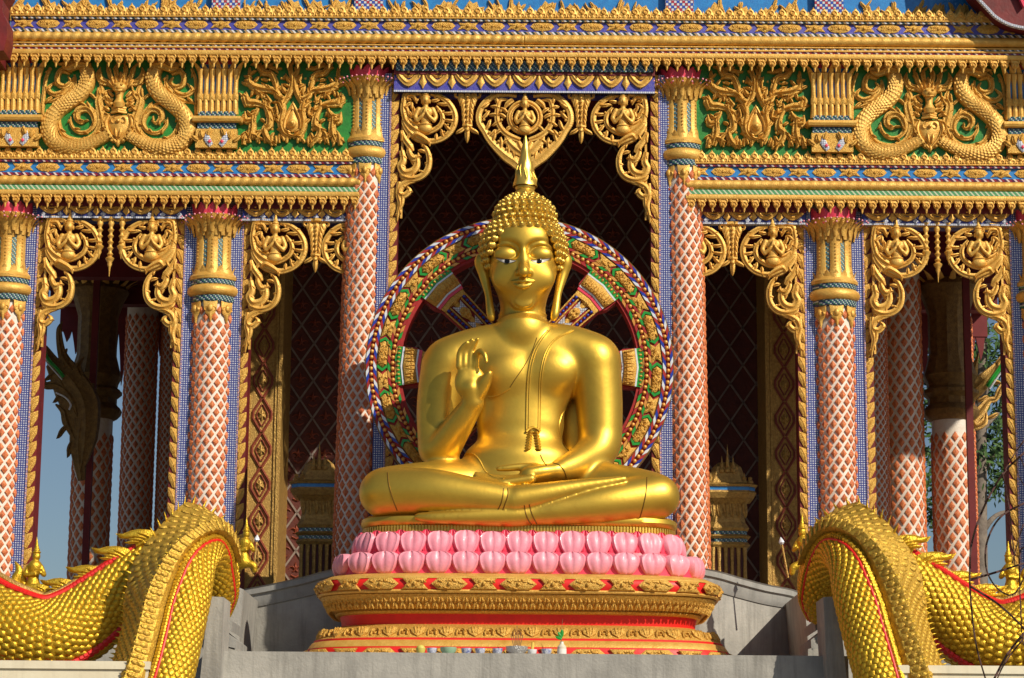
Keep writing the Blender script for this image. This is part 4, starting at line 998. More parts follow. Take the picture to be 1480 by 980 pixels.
for xm_, nm in (((X0 + X1) / 2, 'left porch bay'), ((X4 + X5) / 2, 'right porch bay')):
    for dx, me, w_ in ((0, ME_DF1, 'long middle'), (-16, ME_DF2, 'short left'), (16, ME_DF2, 'short right')):
        o = link('turned_pendant', me, None, (xm_ + dx * SP, YS - .02, zv(319, YS))); tag(o, w_ + ' turned gold pendant of the three in the ' + nm, 'pendant', 'turned pendants')
    m = MB(); m.pillow([(-32, 0), (-28, -6), (-14, -9), (0, -6), (14, -9), (28, -6), (32, 0)], 0, 4, .7)
    o = scl(m).obj('pendant_rail', 'carved_gold', loc=(xm_, YS + .01, zv(317, YS))); tag(o, 'small carved gold rail above the three pendants of the ' + nm, 'rail')

YS = 3.16
# heart-shaped centre screen ------------------------------------------
t = thing('heart_screen', 'heart shaped pierced gold screen hanging over the crown of the statue', 'carved screen', (XC(758.5, YS, 170), YS, zv(170, YS)))
P = lambda q: [((x - 730) / 7.4, -(y - 444) / 7.4) for x, y in q]
m = MB(); m.stroke(spiral(0, 0, 23, 23, 0, 2 * pi, 36), 3.6, 0, 6); m.stroke(spiral(0, 0, 19.3, 19.3, 0, 2 * pi, 36), 1.2, -1, 5); scl(m).obj('round_frame', 'temple_gold', t)
for sx in (1, -1):
    m = MB()
    def st(q, w, h=5, n=6, y=0): m.stroke([(x * sx, z) for x, z in cr(P(q), n)], [a * 1.3 for a in w], y, h * 1.2)
    st([(640, 200), (540, 190), (420, 195), (330, 250), (265, 330), (235, 420), (245, 510), (300, 600), (350, 690), (430, 780), (540, 880), (640, 950), (700, 1030), (728, 1080)], [2.4, 2.6, 3.4, 3.6, 3.8, 3.6, 3.8, 4, 4, 5, 6.5, 7, 5, 1.5], 5)
    st([(560, 250), (470, 250), (440, 310), (430, 400), (440, 500), (500, 600), (580, 660), (680, 700)], [.6, 2.6, 2.6, 3, 3.2, 3.4, 3.6, 3], 5)
    st([(600, 250), (540, 300), (510, 350)], [3, 3, .8], 5); st([(520, 640), (560, 720), (640, 800), (725, 860)], [1, 4.5, 6, 5], 6)
    st([(660, 720), (690, 790), (728, 860)], [3, 4.5, 4], 7)
    for a, b, d, L in ((430, 420, 2.8, 11), (430, 330, 2.7, 9), (450, 500, 3.3, 10), (470, 590, 3.4, 10), (500, 430, 2.4, 9), (520, 370, 2.2, 8), (300, 440, .6, 10), (330, 560, .9, 11), (290, 330, .3, 9), (400, 680, 1.1, 11), (480, 760, 1.3, 11), (560, 820, 1.4, 10), (560, 560, 3.6, 8), (420, 250, 4.6, 7), (380, 640, .6, 9), (620, 880, 1.5, 10), (540, 700, 3.4, 8)):
        x, z = P([(a, b)])[0]; flame(m, x * sx, z, d if sx > 0 else pi - d, L * 1.6, 3.4, .9 * sx, 6, 0, 7, 4)
    for a, b in ((310, 380), (290, 480), (350, 620), (450, 720), (540, 800), (640, 860), (470, 380), (480, 480), (680, 940)): x, z = P([(a, b)])[0]; m.ball((x * sx, -4.5, z), 2.1, 6, 4)
    scl(m).obj('foliage_side', 'temple_gold', t)
f = link('praying_figure', ME_ANG, None, (XC(758.5, YS, 170), YS - .05, zv(181, YS)), None, 1.15); tag(f, 'praying figure in the round frame of the heart shaped screen', 'figure', 'praying figures in the screens')

# ================================================================== THE SEATED FIGURE
def B(u, v, d=0.0): return F(u, v, -d)
Q = px(0)
c = Clay(axis((-2.55, -1.1, .021), (-1.1, -.56, .0115), (-.56, .56, .008), (.56, .86, .0115), (.86, 2.55, .021)), axis((-1.50, -.76, .0135), (-.76, -.34, .009), (-.34, .80, .0145)), axis((5.55, 8.70, .019), (8.70, 8.98, .0115), (8.98, 10.2, .0082), (10.2, 11.0, .015)))
def E(u, v, d, r, k=.06, op='add', rot=None): c.ell(B(u, v, d), r, k, rot, op)
def CH(pts, k=.06, kin=None, **kw): c.chain([B(*p[:3]) for p in pts], [p[3] for p in pts], k, kin=kin, **kw)
# trunk
E(757, 545, .00, (.80, .42, .70), .10); E(756, 500, -.02, (.86, .34, .34), .14)
E(752, 612, .02, (.64, .37, .60), .16); E(748, 668, .08, (.80, .46, .42), .18); E(728, 540, .24, (.36, .22, .30), .16); E(800, 534, .24, (.36, .22, .30), .16)
E(752, 700, .05, (1.1, .55, .30), .15)
# shoulders and neck
CH([(742, 502, .0, .32), (690, 508, .0, .34), (648, 526, .02, .385)], .12); CH([(770, 500, .0, .32), (820, 504, .0, .34), (860, 521, .02, .385)], .12)
CH([(756, 425, -.04, .33), (755.5, 460, -.05, .35)], .03, .03, flat=.85); CH([(755, 468, -.04, .37), (755, 480, .0, .46)], .06, .05)
for v, r in ((456, .362), (464, .385)): c.ell(B(755.5, v, -.05), (r, r * .86, .038), .014)
# viewer-left arm, raised
CH([(645, 532, .02, .37), (634, 590, .05, .315), (632, 642, .10, .275)], .06, .05); CH([(631, 646, .12, .27), (638, 650, .20, .26), (662, 616, .48, .20), (684, 582, .68, .150)], .04, .03)
# palm and fingers
E(680, 552, .76, (.215, .085, .245), .05); E(669, 552, .75, (.11, .085, .20), .04); CH([(684, 580, .70, .15), (681, 562, .75, .15)], .05); CH([(693, 568, .76, .10), (701, 552, .84, .088), (706, 542, .90, .055), (707.5, 539, .92, .035)], .04, .02)
for a, b_, m1, e in (((664, 530), (664.5, 512), (669, 502), (674.5, 495.5)), ((671.5, 528), (672.5, 510), (677, 499), (682, 491.5)), ((679.5, 527.5), (681, 509), (685.5, 498), (690, 490.5))):
    CH([(*a, .77, .052), (*b_, .76, .047), (*m1, .79, .040), (*e, .83, .027)], .03, .012)
CH([(687, 530, .78, .052), (688.5, 514, .80, .047), (694, 507.5, .87, .042), (700.5, 513, .93, .036), (703, 522, .95, .026)], .03, .012)
for p in ((674.8, 495, .84), (682.2, 491, .84), (690.4, 490, .84), (703, 523, .965), (708, 539, .93), (701, 510, .93)): E(*p, (.022,) * 3, .008)
# viewer-right arm, resting in the lap
CH([(860, 526, .02, .375), (866, 585, .03, .335), (868, 636, .06, .305)], .06, .05); CH([(867, 640, .08, .31), (858, 656, .22, .27), (832, 671, .55, .205), (806, 681, .80, .150)], .05, .04)
CH([(806, 681, .80, .145), (785, 684, .90, .16), (765, 687, .96, .15)], .05, .04, flat=.75, fax=(0, .3, 1))
for k, (v0, v1, l) in enumerate(((688, 684.5, 688), (691, 687.5, 686), (693.5, 690, 689), (692, 693, 694))):
    d = .98 + k * .035; CH([(768, v0, d, .062), (740, v0 + 4, d, .058), (712, v1 + 6, d, .052), (l, v1, d, .032)], .025, .012)
CH([(775, 676, .90, .075), (752, 675, .92, .055), (734, 676.5, .93, .048), (720, 677.5, .93, .036)], .04, .02)
E(834, 612, -.30, (.24, .08, .62), .04)
# legs
CH([(700, 704, .05, .40), (620, 706, .45, .38), (556, 713, .78, .37)], .10, .08); CH([(815, 704, .05, .40), (885, 708, .45, .37), (945, 718, .78, .345)], .10, .08)
CH([(950, 718, .80, .33), (880, 728, .98, .29), (815, 737, 1.06, .215), (772, 742, 1.08, .165), (735, 745, 1.12, .155), (680, 747, 1.16, .115), (630, 748, 1.16, .080), (602, 747, 1.12, .045)], .02, .04)
CH([(554, 712, .80, .355), (620, 711, .98, .325), (680, 716, 1.08, .26), (735, 722, 1.12, .21)], .02, .04)
CH([(742, 723, 1.14, .205), (790, 714, 1.14, .165), (840, 704, 1.12, .115), (880, 697, 1.11, .07), (904, 692, 1.10, .04)], .02, .03)
# head
E(756, 372, .0, (.505, .545, .60), .05); E(756, 407, .11, (.395, .43, .45), .14); E(756, 392, .12, (.47, .42, .42), .12)
E(728, 402, .36, (.16, .10, .16), .12); E(785, 402, .36, (.16, .10, .16), .12); E(756.5, 436, .34, (.15, .05, .09), .09); c.ell(B(757, 435, .385), (.125, .022, .095), .015)
NOSE = [(757, 352, .44, .050), (757, 368, .50, .056), (757, 382, .575, .062), (757, 392.5, .655, .080)]
E(756, 342, .40, (.36, .16, .24), .10)
def surf(u, v, d0=1.5, d1=-.6, lift=0.0):
    """first hit of the view ray through (u, v) with the sculpted body"""
    a, b_ = B(u, v, d0), B(u, v, d1); n = 260
    t = np.linspace(0, 1, n); P = np.stack([a[i] + (b_[i] - a[i]) * t for i in range(3)], 1); I = [np.clip(np.searchsorted(c.ax[i], P[:, i]) - 1, 0, len(c.ax[i]) - 2) for i in range(3)]
    fr = [np.clip((P[:, i] - c.ax[i][I[i]]) / (c.ax[i][I[i] + 1] - c.ax[i][I[i]]), 0, 1) for i in range(3)]; val = 0
    for x in (0, 1):
        for y in (0, 1):
            for z in (0, 1): val = val + c.f[I[0] + x, I[1] + y, I[2] + z] * (fr[0] if x else 1 - fr[0]) * (fr[1] if y else 1 - fr[1]) * (fr[2] if z else 1 - fr[2])
    h = np.nonzero(val < 0)[0]
    if len(h) == 0: return None
    i = h[0]
    if i == 0: return Vector(P[0])
    s_ = val[i - 1] / (val[i - 1] - val[i] + 1e-9); p = P[i - 1] + (P[i] - P[i - 1]) * s_
    return Vector(p) + (a - b_).normalized() * lift
def on(pts, rs, k, lift=0.0, kin=None, n=5, **kw):
    q = cr(pts, n); q = [surf(u, v, lift=lift) for u, v in q]; q = [p for p in q if p is not None]
    rr_ = np.interp(np.linspace(0, 1, len(q)), np.linspace(0, 1, len(rs)), rs); c.chain(q, list(rr_), k, sub=1, **kw)
# eye sockets, then lids, brows, nose, lips
for u, s in ((731.5, -1), (780.5, 1)):
    p = surf(u, 365); c.ell(p + Vector((0, -.02, .02)), (.215, .10, .135), .09, None, 'sub')
for u, s in ((731.5, -1), (780.5, 1)):
    p = surf(u, 367); c.ell(p + Vector((0, .030, .0)), (.185, .115, .125), .025)
on([(711, 364), (718, 356.5), (727, 352.5), (735, 351.8), (743, 354.5), (748, 360), (750, 366)], [.008, .024, .034, .036, .036, .030, .016], .022)
on([(802, 365), (795, 357.5), (787, 353), (779, 351.8), (770, 354.5), (765.5, 360), (763.5, 366)], [.008, .024, .034, .036, .036, .030, .016], .022)
c.chain([B(*p[:3]) for p in NOSE], [p[3] for p in NOSE], .05, kin=.04)
for u in (748.4, 765.4): c.ell(B(u, 394.6, .57), (.042, .055, .038), .04)
on([(738.5, 406.5), (746, 406.4), (751, 405.6), (755.5, 406.6), (760, 405.6), (765, 406.4), (772, 406.5)], [.010, .022, .030, .027, .030, .022, .010], .012, lift=.012)
on([(742, 409.5), (748, 412.4), (755.5, 413.8), (763, 412.4), (769, 409.5)], [.012, .034, .044, .034, .012], .012, lift=.010)
on([(749, 401.5), (755, 402.8), (761, 401.5)], [.012, .016, .012], .02)
# ears
for s, pts in ((-1, [(703, 368, .0, .06), (695.5, 377, .0, .098), (699, 396, .0, .08), (705.5, 425, .06, .055), (709, 452, .12, .062), (711, 461, .12, .04)]), (1, [(810, 368, .0, .06), (817, 377, .0, .098), (813.5, 396, .0, .08), (806.5, 425, .06, .055), (802.5, 452, .12, .062), (800, 461, .12, .04)])):
    c.chain([B(*p[:3]) for p in pts], [p[3] for p in pts], .03, kin=.012, flat=1.0)
h1_, h2_ = B(684, 535, .8), B(735, 686, .95)
def soft_(V):   # everything but the head and the two hands is evened out
    w_ = np.clip((8.95 - V[:, 2]) / .15, 0, 1)
    for h, r in ((h1_, .58), (h2_, .66)): w_ = np.minimum(w_, np.clip((np.sqrt(((V - np.array(h)) ** 2).sum(1)) - r) / .2, 0, 1))
    return w_
ME_BODY = c.mesh('body', 'buddha_gold', soft=soft_, pairs=22)
print('body', len(ME_BODY.polygons))
bud = thing('seated_statue', 'large golden seated statue with raised hand, curled hair and flame crown', 'statue', B(757, 760))
def under(o, t):
    o.parent = t; o.location = o.location - t.location; return o
under(link('body', ME_BODY), bud)
BL = bud.location.copy()
def loc(mb): mb.v = [(x - BL.x, y - BL.y, z - BL.z) for x, y, z in mb.v]; return mb
# eyes
for u, s, pu in ((731.5, -1, 733), (781.5, 1, 779.5)):
    m = MB(); top = [(-15.5, -2.4), (-10, -2.0), (0, -.6), (9, 1.0), (14.5, 1.6)] if s < 0 else [(-14.5, 1.6), (-9, 1.0), (0, -.6), (10, -2.0), (15.5, -2.4)]
    bot = [(-16, -2.2), (-9, 2.4), (0, 5.0), (8, 4.6), (15, 1.8)] if s < 0 else [(-15, 1.8), (-8, 4.6), (0, 5.0), (9, 2.4), (16, -2.2)]
    T = cr(top, 4); Bt = cr(bot, 4); n = len(T); K = 4
    for i in range(n):
        for k in range(K + 1):
            f = k / K; p = surf(u + T[i][0] * (1 - f) + Bt[i][0] * f, 375 + T[i][1] * (1 - f) + Bt[i][1] * f, lift=.006 + .012 * sin(pi * f)); m.v.append(tuple(p))
    for i in range(n - 1):
        for k in range(K): a = i * (K + 1) + k; m.f.append((a, a + 1, a + K + 2, a + K + 1))
    e = loc(m).obj('eye', 'eye_white', bud, angle=None)
    m = MB(); cc = surf(pu, 376.6, lift=.02); r = .036
    o = [tuple(surf(pu, 377.2, lift=.024))]
    for k in range(14): a = 2 * pi * k / 14; o.append(tuple(surf(pu + 3.9 * cos(a), 377.2 + max(-2.8, min(3.6 * sin(a), 3.2)), lift=.021)))
    m.v = o; m.f = [(0, 1 + k, 1 + (k + 1) % 14) for k in range(14)]; loc(m).obj('pupil', 'eye_black', bud, angle=None)
    m = MB(); q = [surf(u + a, 375 + b_, lift=.008) for a, b_ in cr(top, 4)]; m.tube(q, [.004] + [.011] * (len(q) - 2) + [.004], 6); loc(m).obj('eyelid_edge', 'line_dark', bud)
# sash: a thin folded band over the shoulder
def curve_on(pts, lift, n=6): return [p for p in (surf(u, v, lift=lift) for u, v in cr(pts, n)) if p is not None]
SI = [(792, 477), (782, 488), (771, 508), (764, 535), (761.5, 570), (760.5, 622)]; SO = [(829, 477), (806, 489), (792, 508), (784.5, 535), (782, 570), (781, 622)]
a_, b__ = cr(SI, 6), cr(SO, 6); m = MB(); K = 5
for i in range(len(a_)):
    for k in range(K + 1):
        f = k / K; p = surf(a_[i][0] * (1 - f) + b__[i][0] * f, a_[i][1] * (1 - f) + b__[i][1] * f, lift=.010); m.v.append(tuple(p))
for i in range(len(a_) - 1):
    for k in range(K): q = i * (K + 1) + k; m.f.append((q, q + 1, q + K + 2, q + K + 1))
sash = loc(m).obj('sash', 'buddha_gold', bud, angle=None)
for pts, dx in ((SI, 0), (SI, 3.4), (SO, 0), (SO, -3)):
    m = MB(); q = curve_on([(u + dx, v) for u, v in pts], .014); m.tube(q, .0085, 6); o = loc(m).obj('sash_hem', 'buddha_gold', sash)
m = MB()
for s in (-1, 1):
    for k in range(7):
        v = 625 + 3.9 * k; u = 771 + s * (4.5 + .55 * k)
        q = [surf(u - s * 4.0, v - 1.8 + 1, lift=.02), surf(u, v - .6, lift=.05), surf(u + s * 3.6, v + 1.8, lift=.02)]; m.tube(q, [.012, .022, .014], 6)
q = curve_on([(760.5, 624), (765, 620), (771, 617.5), (777, 620), (781.5, 624)], .03); m.tube(q, .02, 6)
loc(m).obj('sash_tassel', 'buddha_gold', sash)
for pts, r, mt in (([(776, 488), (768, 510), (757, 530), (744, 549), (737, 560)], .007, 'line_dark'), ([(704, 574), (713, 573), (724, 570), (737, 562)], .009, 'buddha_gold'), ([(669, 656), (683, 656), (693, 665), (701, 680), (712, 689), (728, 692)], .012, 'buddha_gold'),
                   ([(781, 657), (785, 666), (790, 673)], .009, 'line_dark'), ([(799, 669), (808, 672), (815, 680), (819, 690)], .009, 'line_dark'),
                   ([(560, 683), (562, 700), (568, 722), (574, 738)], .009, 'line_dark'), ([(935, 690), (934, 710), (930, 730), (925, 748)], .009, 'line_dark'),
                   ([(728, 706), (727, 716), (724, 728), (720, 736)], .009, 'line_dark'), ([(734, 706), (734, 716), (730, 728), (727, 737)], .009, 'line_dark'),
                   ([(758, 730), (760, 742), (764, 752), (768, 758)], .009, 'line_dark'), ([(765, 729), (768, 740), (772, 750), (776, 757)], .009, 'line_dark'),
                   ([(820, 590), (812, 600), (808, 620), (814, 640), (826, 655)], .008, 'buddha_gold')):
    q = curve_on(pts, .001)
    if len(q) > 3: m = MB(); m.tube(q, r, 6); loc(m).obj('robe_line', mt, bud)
# hair: skull cap, top knot, rows of spiral curls
hc, hr = B(756.5, 363, -.02), Vector((.61, .60, .57)); uc, ur = B(758.5, 318, .0), Vector((.43, .43, .36))
m = MB(); m.ball(uc, 1, 24, 14, tuple(ur * .95)); m.ball(hc + Vector((0, .07, .03)), 1, 28, 16, tuple(hr * .925)); hair = loc(m).obj('hair', 'curl_gold', bud, angle=None)
cm = MB(); cm.lathe([(.054, -.03), (.059, .005), (.054, .024), (.036, .029), (.043, .040), (.039, .052), (.022, .057), (.025, .064), (.016, .072), (.001, .075)], 12); ME_CURL = cm.mesh('curl', 'curl_gold', True, None)
def toview(p):
    q = CM.transposed() @ (Vector(p) - CAM); return IW / 2 + q.x / -q.z * FPX, IH / 2 - q.y / -q.z * FPX
cnt = 0; pts = []
def ring_pts(cn, rd, lats, step, off=0):
    for j, la in enumerate(lats):
        rad = cos(la); n = max(1, int(2 * pi * rad * rd.x / step))
        for k in range(n):
            a = 2 * pi * (k + .5 * (j % 2)) / n; d = Vector((cos(la) * cos(a), cos(la) * sin(a), sin(la)))
            yield cn + Vector((d.x * rd.x, d.y * rd.y, d.z * rd.z)), Vector((d.x / rd.x, d.y / rd.y, d.z / rd.z)).normalized()
for p, nrm in ring_pts(hc, hr, [R(-28 + 9.3 * i) for i in range(10)], .108):
    u, v = toview(p)
    if nrm.y > .35: continue
    e = (abs(u - 756) / 50) ** 2.6 + (abs(v - 401) / 74) ** 2.6
    if nrm.y < .1 and e < 1: continue
    if v > 398: continue
    if ((p - uc).x / ur.x) ** 2 + ((p - uc).y / ur.y) ** 2 + ((p - uc).z / ur.z) ** 2 < .85: continue
    pts.append((p, nrm))
for p, nrm in ring_pts(uc, ur, [R(-4 + 14 * i) for i in range(7)], .104):
    if nrm.y > .4 or (((p - hc).x / hr.x) ** 2 + ((p - hc).y / hr.y) ** 2 + ((p - hc).z / hr.z) ** 2 < .96): continue
    pts.append((p, nrm))
print('curls', len(pts))
for i, (p, nrm) in enumerate(pts[:300]):
    d = (nrm + Vector((0, -.12, .05))).normalized(); s = random.uniform(.98, 1.10)
    link('hair_curl', ME_CURL, hair, p - BL - nrm * .006, d.to_track_quat('Z', 'Y').to_euler(), s)
# flame crown
b0 = B(759, 281, 0); zc_ = lambda v: B(759, v, 0).z - b0.z
m = MB(); m.lathe([(.17, zc_(284)), (.175, zc_(280)), (.15, zc_(278)), (.135, zc_(275)), (.15, zc_(273)), (.15, zc_(270)), (.135, zc_(268))], 24); m.v = [(x + b0.x - BL.x, y + b0.y - BL.y, z + b0.z - BL.z) for x, y, z in m.v]
m.obj('crown_collar', 'curl_gold', bud)
m = MB(); n = 40; K = 28
for i in range(n + 1):
    t = i / n; v = 270 - 75 * t; r = .168 * (1 - t) ** .95 + .010
    for k in range(K):
        a = 2 * pi * k / K; rr_ = r * (1 + .05 * abs(sin(2.5 * a + 8 * t)) + .025 * sin(7 * a - 14 * t)) ; m.v.append((rr_ * cos(a), rr_ * sin(a), zc_(v)))
for i in range(n):
    for k in range(K): m.f.append((i * K + k, i * K + (k + 1) % K, (i + 1) * K + (k + 1) % K, (i + 1) * K + k))
m.f.append(tuple(n * K + k for k in range(K)))
for k in range(9):
    a = -pi / 2 + (k - 4) * .55; r = .152; q0 = Vector((r * cos(a), r * sin(a), zc_(268)))
    m.tube([q0, q0 * 1.0 + Vector((.015, 0, .10)), Vector((.8 * r * cos(a) - .02, .8 * r * sin(a), q0.z + .24)), Vector((.55 * r * cos(a) + .01, .55 * r * sin(a), q0.z + .40))], [.016, .018, .012, .003], 6)
m.v = [(x + b0.x - BL.x, y + b0.y - BL.y, z + b0.z - BL.z) for x, y, z in m.v]; m.obj('flame_crown', 'curl_gold', bud, angle=None)

# ================================================================== LOTUS THRONE
TH = thing('lotus_throne', 'stepped red and gold throne with two rows of pink lotus petals under the statue', 'pedestal', (0, 0, 3.76))
def plan(a, b_, n=120, e=4.2):
    out = []
    for k in range(n):
        t = 2 * pi * k / n; cx, sy = cos(t), sin(t); out.append((a * math.copysign(abs(cx) ** (2 / e), cx), b_ * math.copysign(abs(sy) ** (2 / e), sy)))
    return out
PX0 = XC(749.5, 0, 850); D0 = 1.20
def ab(hw): a = hw * .00985; return a, a - D0 + .06
def zfront(hw, v): a, b_ = ab(hw); return ZC(v, -b_) - 3.76
def tier(prof, name, m, ang=40, par=TH, n=120):
    mb = MB(); N = None
    for hw, v in prof:
        a, b_ = ab(hw); z = zfront(hw, v)
        for x, y in plan(a, b_, n): mb.v.append((x + PX0, y, z))
    for i in range(len(prof) - 1):
        for k in range(n): mb.f.append((i * n + k, i * n + (k + 1) % n, (i + 1) * n + (k + 1) % n, (i + 1) * n + k))
    mb.f.append(tuple(range(n))); mb.f.append(tuple((len(prof) - 1) * n + k for k in range(n))); return mb.obj(name, m, par, angle=ang)
def along(hw, s):
    """point s metres from the front centre, counter-clockwise seen from above is +x; returns (x, y, yaw)"""
    a, b_ = ab(hw); P = plan(a, b_, 720); P = P[540:] + P[:540] if s >= 0 else (P[540:] + P[:540])
    seq = P if s >= 0 else [P[0]] + P[:0:-1]; acc = 0; s = abs(s)
    for i in range(len(seq) - 1):
        d = hypot(seq[i + 1][0] - seq[i][0], seq[i + 1][1] - seq[i][1])
        if acc + d >= s:
            f = (s - acc) / d; x = seq[i][0] + (seq[i + 1][0] - seq[i][0]) * f; y = seq[i][1] + (seq[i + 1][1] - seq[i][1]) * f
            i0, i1 = max(0, i - 6), min(len(seq) - 1, i + 6); tx, ty = seq[i1][0] - seq[i0][0], seq[i1][1] - seq[i0][1]
            yaw = atan2(ty, tx)
            if seq is not P: yaw += pi
            return x + PX0, y, yaw
        acc += d
    return seq[-1][0] + PX0, seq[-1][1], pi
tier([(226, 769), (225, 760), (228, 758), (231, 752), (230, 746), (224, 743), (190, 740)], 'cushion', 'buddha_gold')
rb = MB(); rb.box(-.014, .014, -.02, .02, -.035, .035); ME_RIB = rb.mesh('cushion_rib', 'curl_gold', False); rm = MB()
k = -70
for k in range(-72, 73):
    x, y, a = along(226.5, k * .045)
    q = MB(); q.box(-.013, .013, -.022, .02, 0, .085); q.xf(Matrix.Translation((x, y, zfront(226.5, 768.5))) @ Matrix.Rotation(a, 4, 'Z')); rm.add(q.v, q.f)
stuff(rm.obj('cushion_beading', 'curl_gold', TH, smooth=False))
tier([(262, 832), (262, 815), (240, 803), (236, 785), (228, 768)], 'lotus_core', 'deep_pink')
def big_petal(w, h, D):
    m = MB(); T = [0, .1, .25, .42, .6, .76, .88, .96, 1]; W = [.50, .62, .80, .93, 1.0, .99, .84, .56, .14]; n = 15
    for t, wd in zip(T, W):
        for k in range(n):
            q = -1 + 2 * k / (n - 1); dome = (1 - abs(q) ** 2.6) ** .6; y = -D * (0.30 + .9 * sin(pi * min(1, .12 + t * .8)) ** .8) * (.34 + .66 * dome)
            if abs(q) > .84 and 0.05 < t < .98: y -= .022
            y += .026 * math.exp(-(q / .13) ** 2) * min(1, t * 1.6)
            m.v.append((w * wd * q, y, h * t))
    nT = len(T); o = len(m.v)
    for i in range(nT):
        for k in range(n): x, y, z = m.v[i * n + k]; m.v.append((x, .03, z))
    for i in range(nT - 1):
        for k in range(n - 1): a = i * n + k; m.f.append((a, a + 1, a + n + 1, a + n)); m.f.append((o + a + 1, o + a, o + a + n, o + a + n + 1))
        m.f.append((i * n, i * n + n, o + i * n + n, o + i * n)); m.f.append((i * n + n - 1, o + i * n + n - 1, o + i * n + 2 * n - 1, i * n + 2 * n - 1))
    m.f.append(tuple(range(n)) + tuple(o + k for k in range(n - 1, -1, -1))); m.f.append(tuple((nT - 1) * n + k for k in range(n - 1, -1, -1)) + tuple(o + (nT - 1) * n + k for k in range(n)))
    return m
ME_P1 = big_petal(.188, .345, .088).mesh('lotus_petal', 'lotus_pink', True, 60); ME_P2 = big_petal(.195, .305, .102).mesh('lotus_petal', 'lotus_pink', True, 60); ME_P3 = big_petal(.075, .33, .040).mesh('inner_petal', 'deep_pink', True, 60)
pit = .371
for k in range(-13, 14):
    x, y, a = along(236, k * pit); link('lotus_petal', ME_P1, TH, (x, y, zfront(236, 803)), (-.16, random.uniform(-.02, .02), a), (1, 1, random.uniform(.98, 1.03)))
    x, y, a = along(236, (k + .5) * pit); link('inner_petal', ME_P3, TH, (x, y + .0, zfront(236, 799.5)), (-.10, 0, a))
for k in range(-14, 15):
    x, y, a = along(258, k * pit); link('lotus_petal', ME_P2, TH, (x, y, zfront(258, 829)), (.05, random.uniform(-.02, .02), a))
    x, y, a = along(258, (k + .5) * pit); link('inner_petal', ME_P3, TH, (x, y, zfront(258, 830)), (.04, 0, a), (1.1, .8, .45)) 
tier([(287, 836), (286, 834), (276, 830), (262, 829)], 'gold_ledge', 'temple_gold')
tier([(284, 856), (287.5, 852), (288.5, 844), (287.5, 838), (284, 835)], 'red_band', 'signal_red')
tier([(283, 858.5), (288, 857.5), (289.5, 855), (288, 852.6), (283, 852)], 'gold_moulding', 'temple_gold')
tier([(258, 888), (263, 886.5), (265, 883.5), (263, 881), (267, 880), (270, 877), (278, 870), (284, 862), (286, 859), (280, 857)], 'carved_cavetto', 'carved_gold')
tier([(255, 906), (256, 896), (258, 887)], 'red_neck', 'signal_red')
tier([(293, 923), (288, 919), (282, 912), (272, 906.5), (262, 905), (258, 903), (250, 903)], 'carved_cyma', 'carved_gold')
tier([(294, 925.5), (294, 922.5), (290, 922)], 'red_line', 'signal_red')
tier([(303, 935), (302, 933), (297, 926), (292, 925)], 'gold_slope', 'temple_gold')
tier([(304, 985), (305.5, 950), (305.5, 940), (302, 934)], 'red_band', 'signal_red')
hexp = lambda w, h: [(-w, 0), (-w * .62, h), (0, h), (w * .62, h), (w, 0), (w * .62, -h), (0, -h), (-w * .62, -h)]
bow = lambda w, h: [(-w, h), (0, h), (w, h), (w * .62, 0), (w, -h), (0, -h), (-w, -h), (-w * .62, 0)]
def cg(poly, rough_, seed):
    m = MB(); m.pillow(poly, 0, .045, .8); r_ = random.Random(seed); W = max(p[0] for p in poly)
    for i in range(16):
        x = r_.uniform(-W * .72, W * .72); z = r_.uniform(-.05, .05); flame(m, x, z, r_.choice([0, pi]) + r_.uniform(-.9, .9), r_.uniform(.04, .08), .013, r_.uniform(-1, 1), .028, -.028, 4)
    m.ball((0, -.05, 0), .028, 8, 4); return m
ME_HX = cg(hexp(.265, .078), 0, 1).mesh('carved_lozenge', 'carved_gold', True, 50); ME_BW = cg(bow(.195, .078), 0, 2).mesh('carved_bow', 'carved_gold', True, 50)
for v, hw in ((844.5, 288), (946, 305.6)):
    for k in range(-8, 9):
        s = k * .4745 ; x, y, a = along(hw + .5, s); link('carved_lozenge' if k % 2 == 0 else 'carved_bow', ME_HX if k % 2 == 0 else ME_BW, TH, (x, y, zfront(hw, v)), (0, 0, a), (.95, 1, 1.02))
m = MB(); r_ = random.Random(5)
for k in range(-92, 93):   # leaves of the carved cavetto and cyma
    x, y, a = along(277, k * .056); q = MB(); flame(q, 0, -.095, pi / 2, .11, .024, .8 * (-1) ** k, .035, 0, 5); flame(q, .02, .0, pi / 2, .10, .022, -.8 * (-1) ** k, .035, 0, 5); q.ball((.028, -.02, .03), .016, 5, 3); q.xf(Matrix.Translation((x, y, zfront(277, 871))) @ Matrix.Rotation(a, 4, 'Z') @ Matrix.Rotation(.5, 4, 'X')); m.add(q.v, q.f)
stuff(m.obj('cavetto_leaves', 'carved_gold', TH))
lm = MB(); lm.pillow([(-.10, .07), (0, .075), (.10, .07), (.085, -.02), (.0, -.085), (-.085, -.02)], 0, .05, .55); 
for i in range(3): lm.stroke([(-.05 + .05 * i, .06), (-.03 + .03 * i, -.04)], [.012, .006], -.03, .03)
ME_CY = lm.mesh('cyma_leaf', 'carved_gold', True, 50)
lm = MB(); lm.stroke(spiral(0, 0, .055, .01, 0, 6, 12), [.018, .008], 0, .045); flame(lm, .05, -.05, pi / 2, .12, .02, .6, .04, 0, 5); flame(lm, -.06, -.06, pi / 2, .13, .02, -.6, .04, 0, 5); ME_CS = lm.mesh('cyma_scroll', 'carved_gold', True, 50)
for k in range(-17, 18):
    x, y, a = along(285, k * .196); link('cyma_leaf' if k % 2 else 'cyma_scroll', ME_CY if k % 2 else ME_CS, TH, (x, y - .0, zfront(285, 914.5)), (-.62, 0, a))

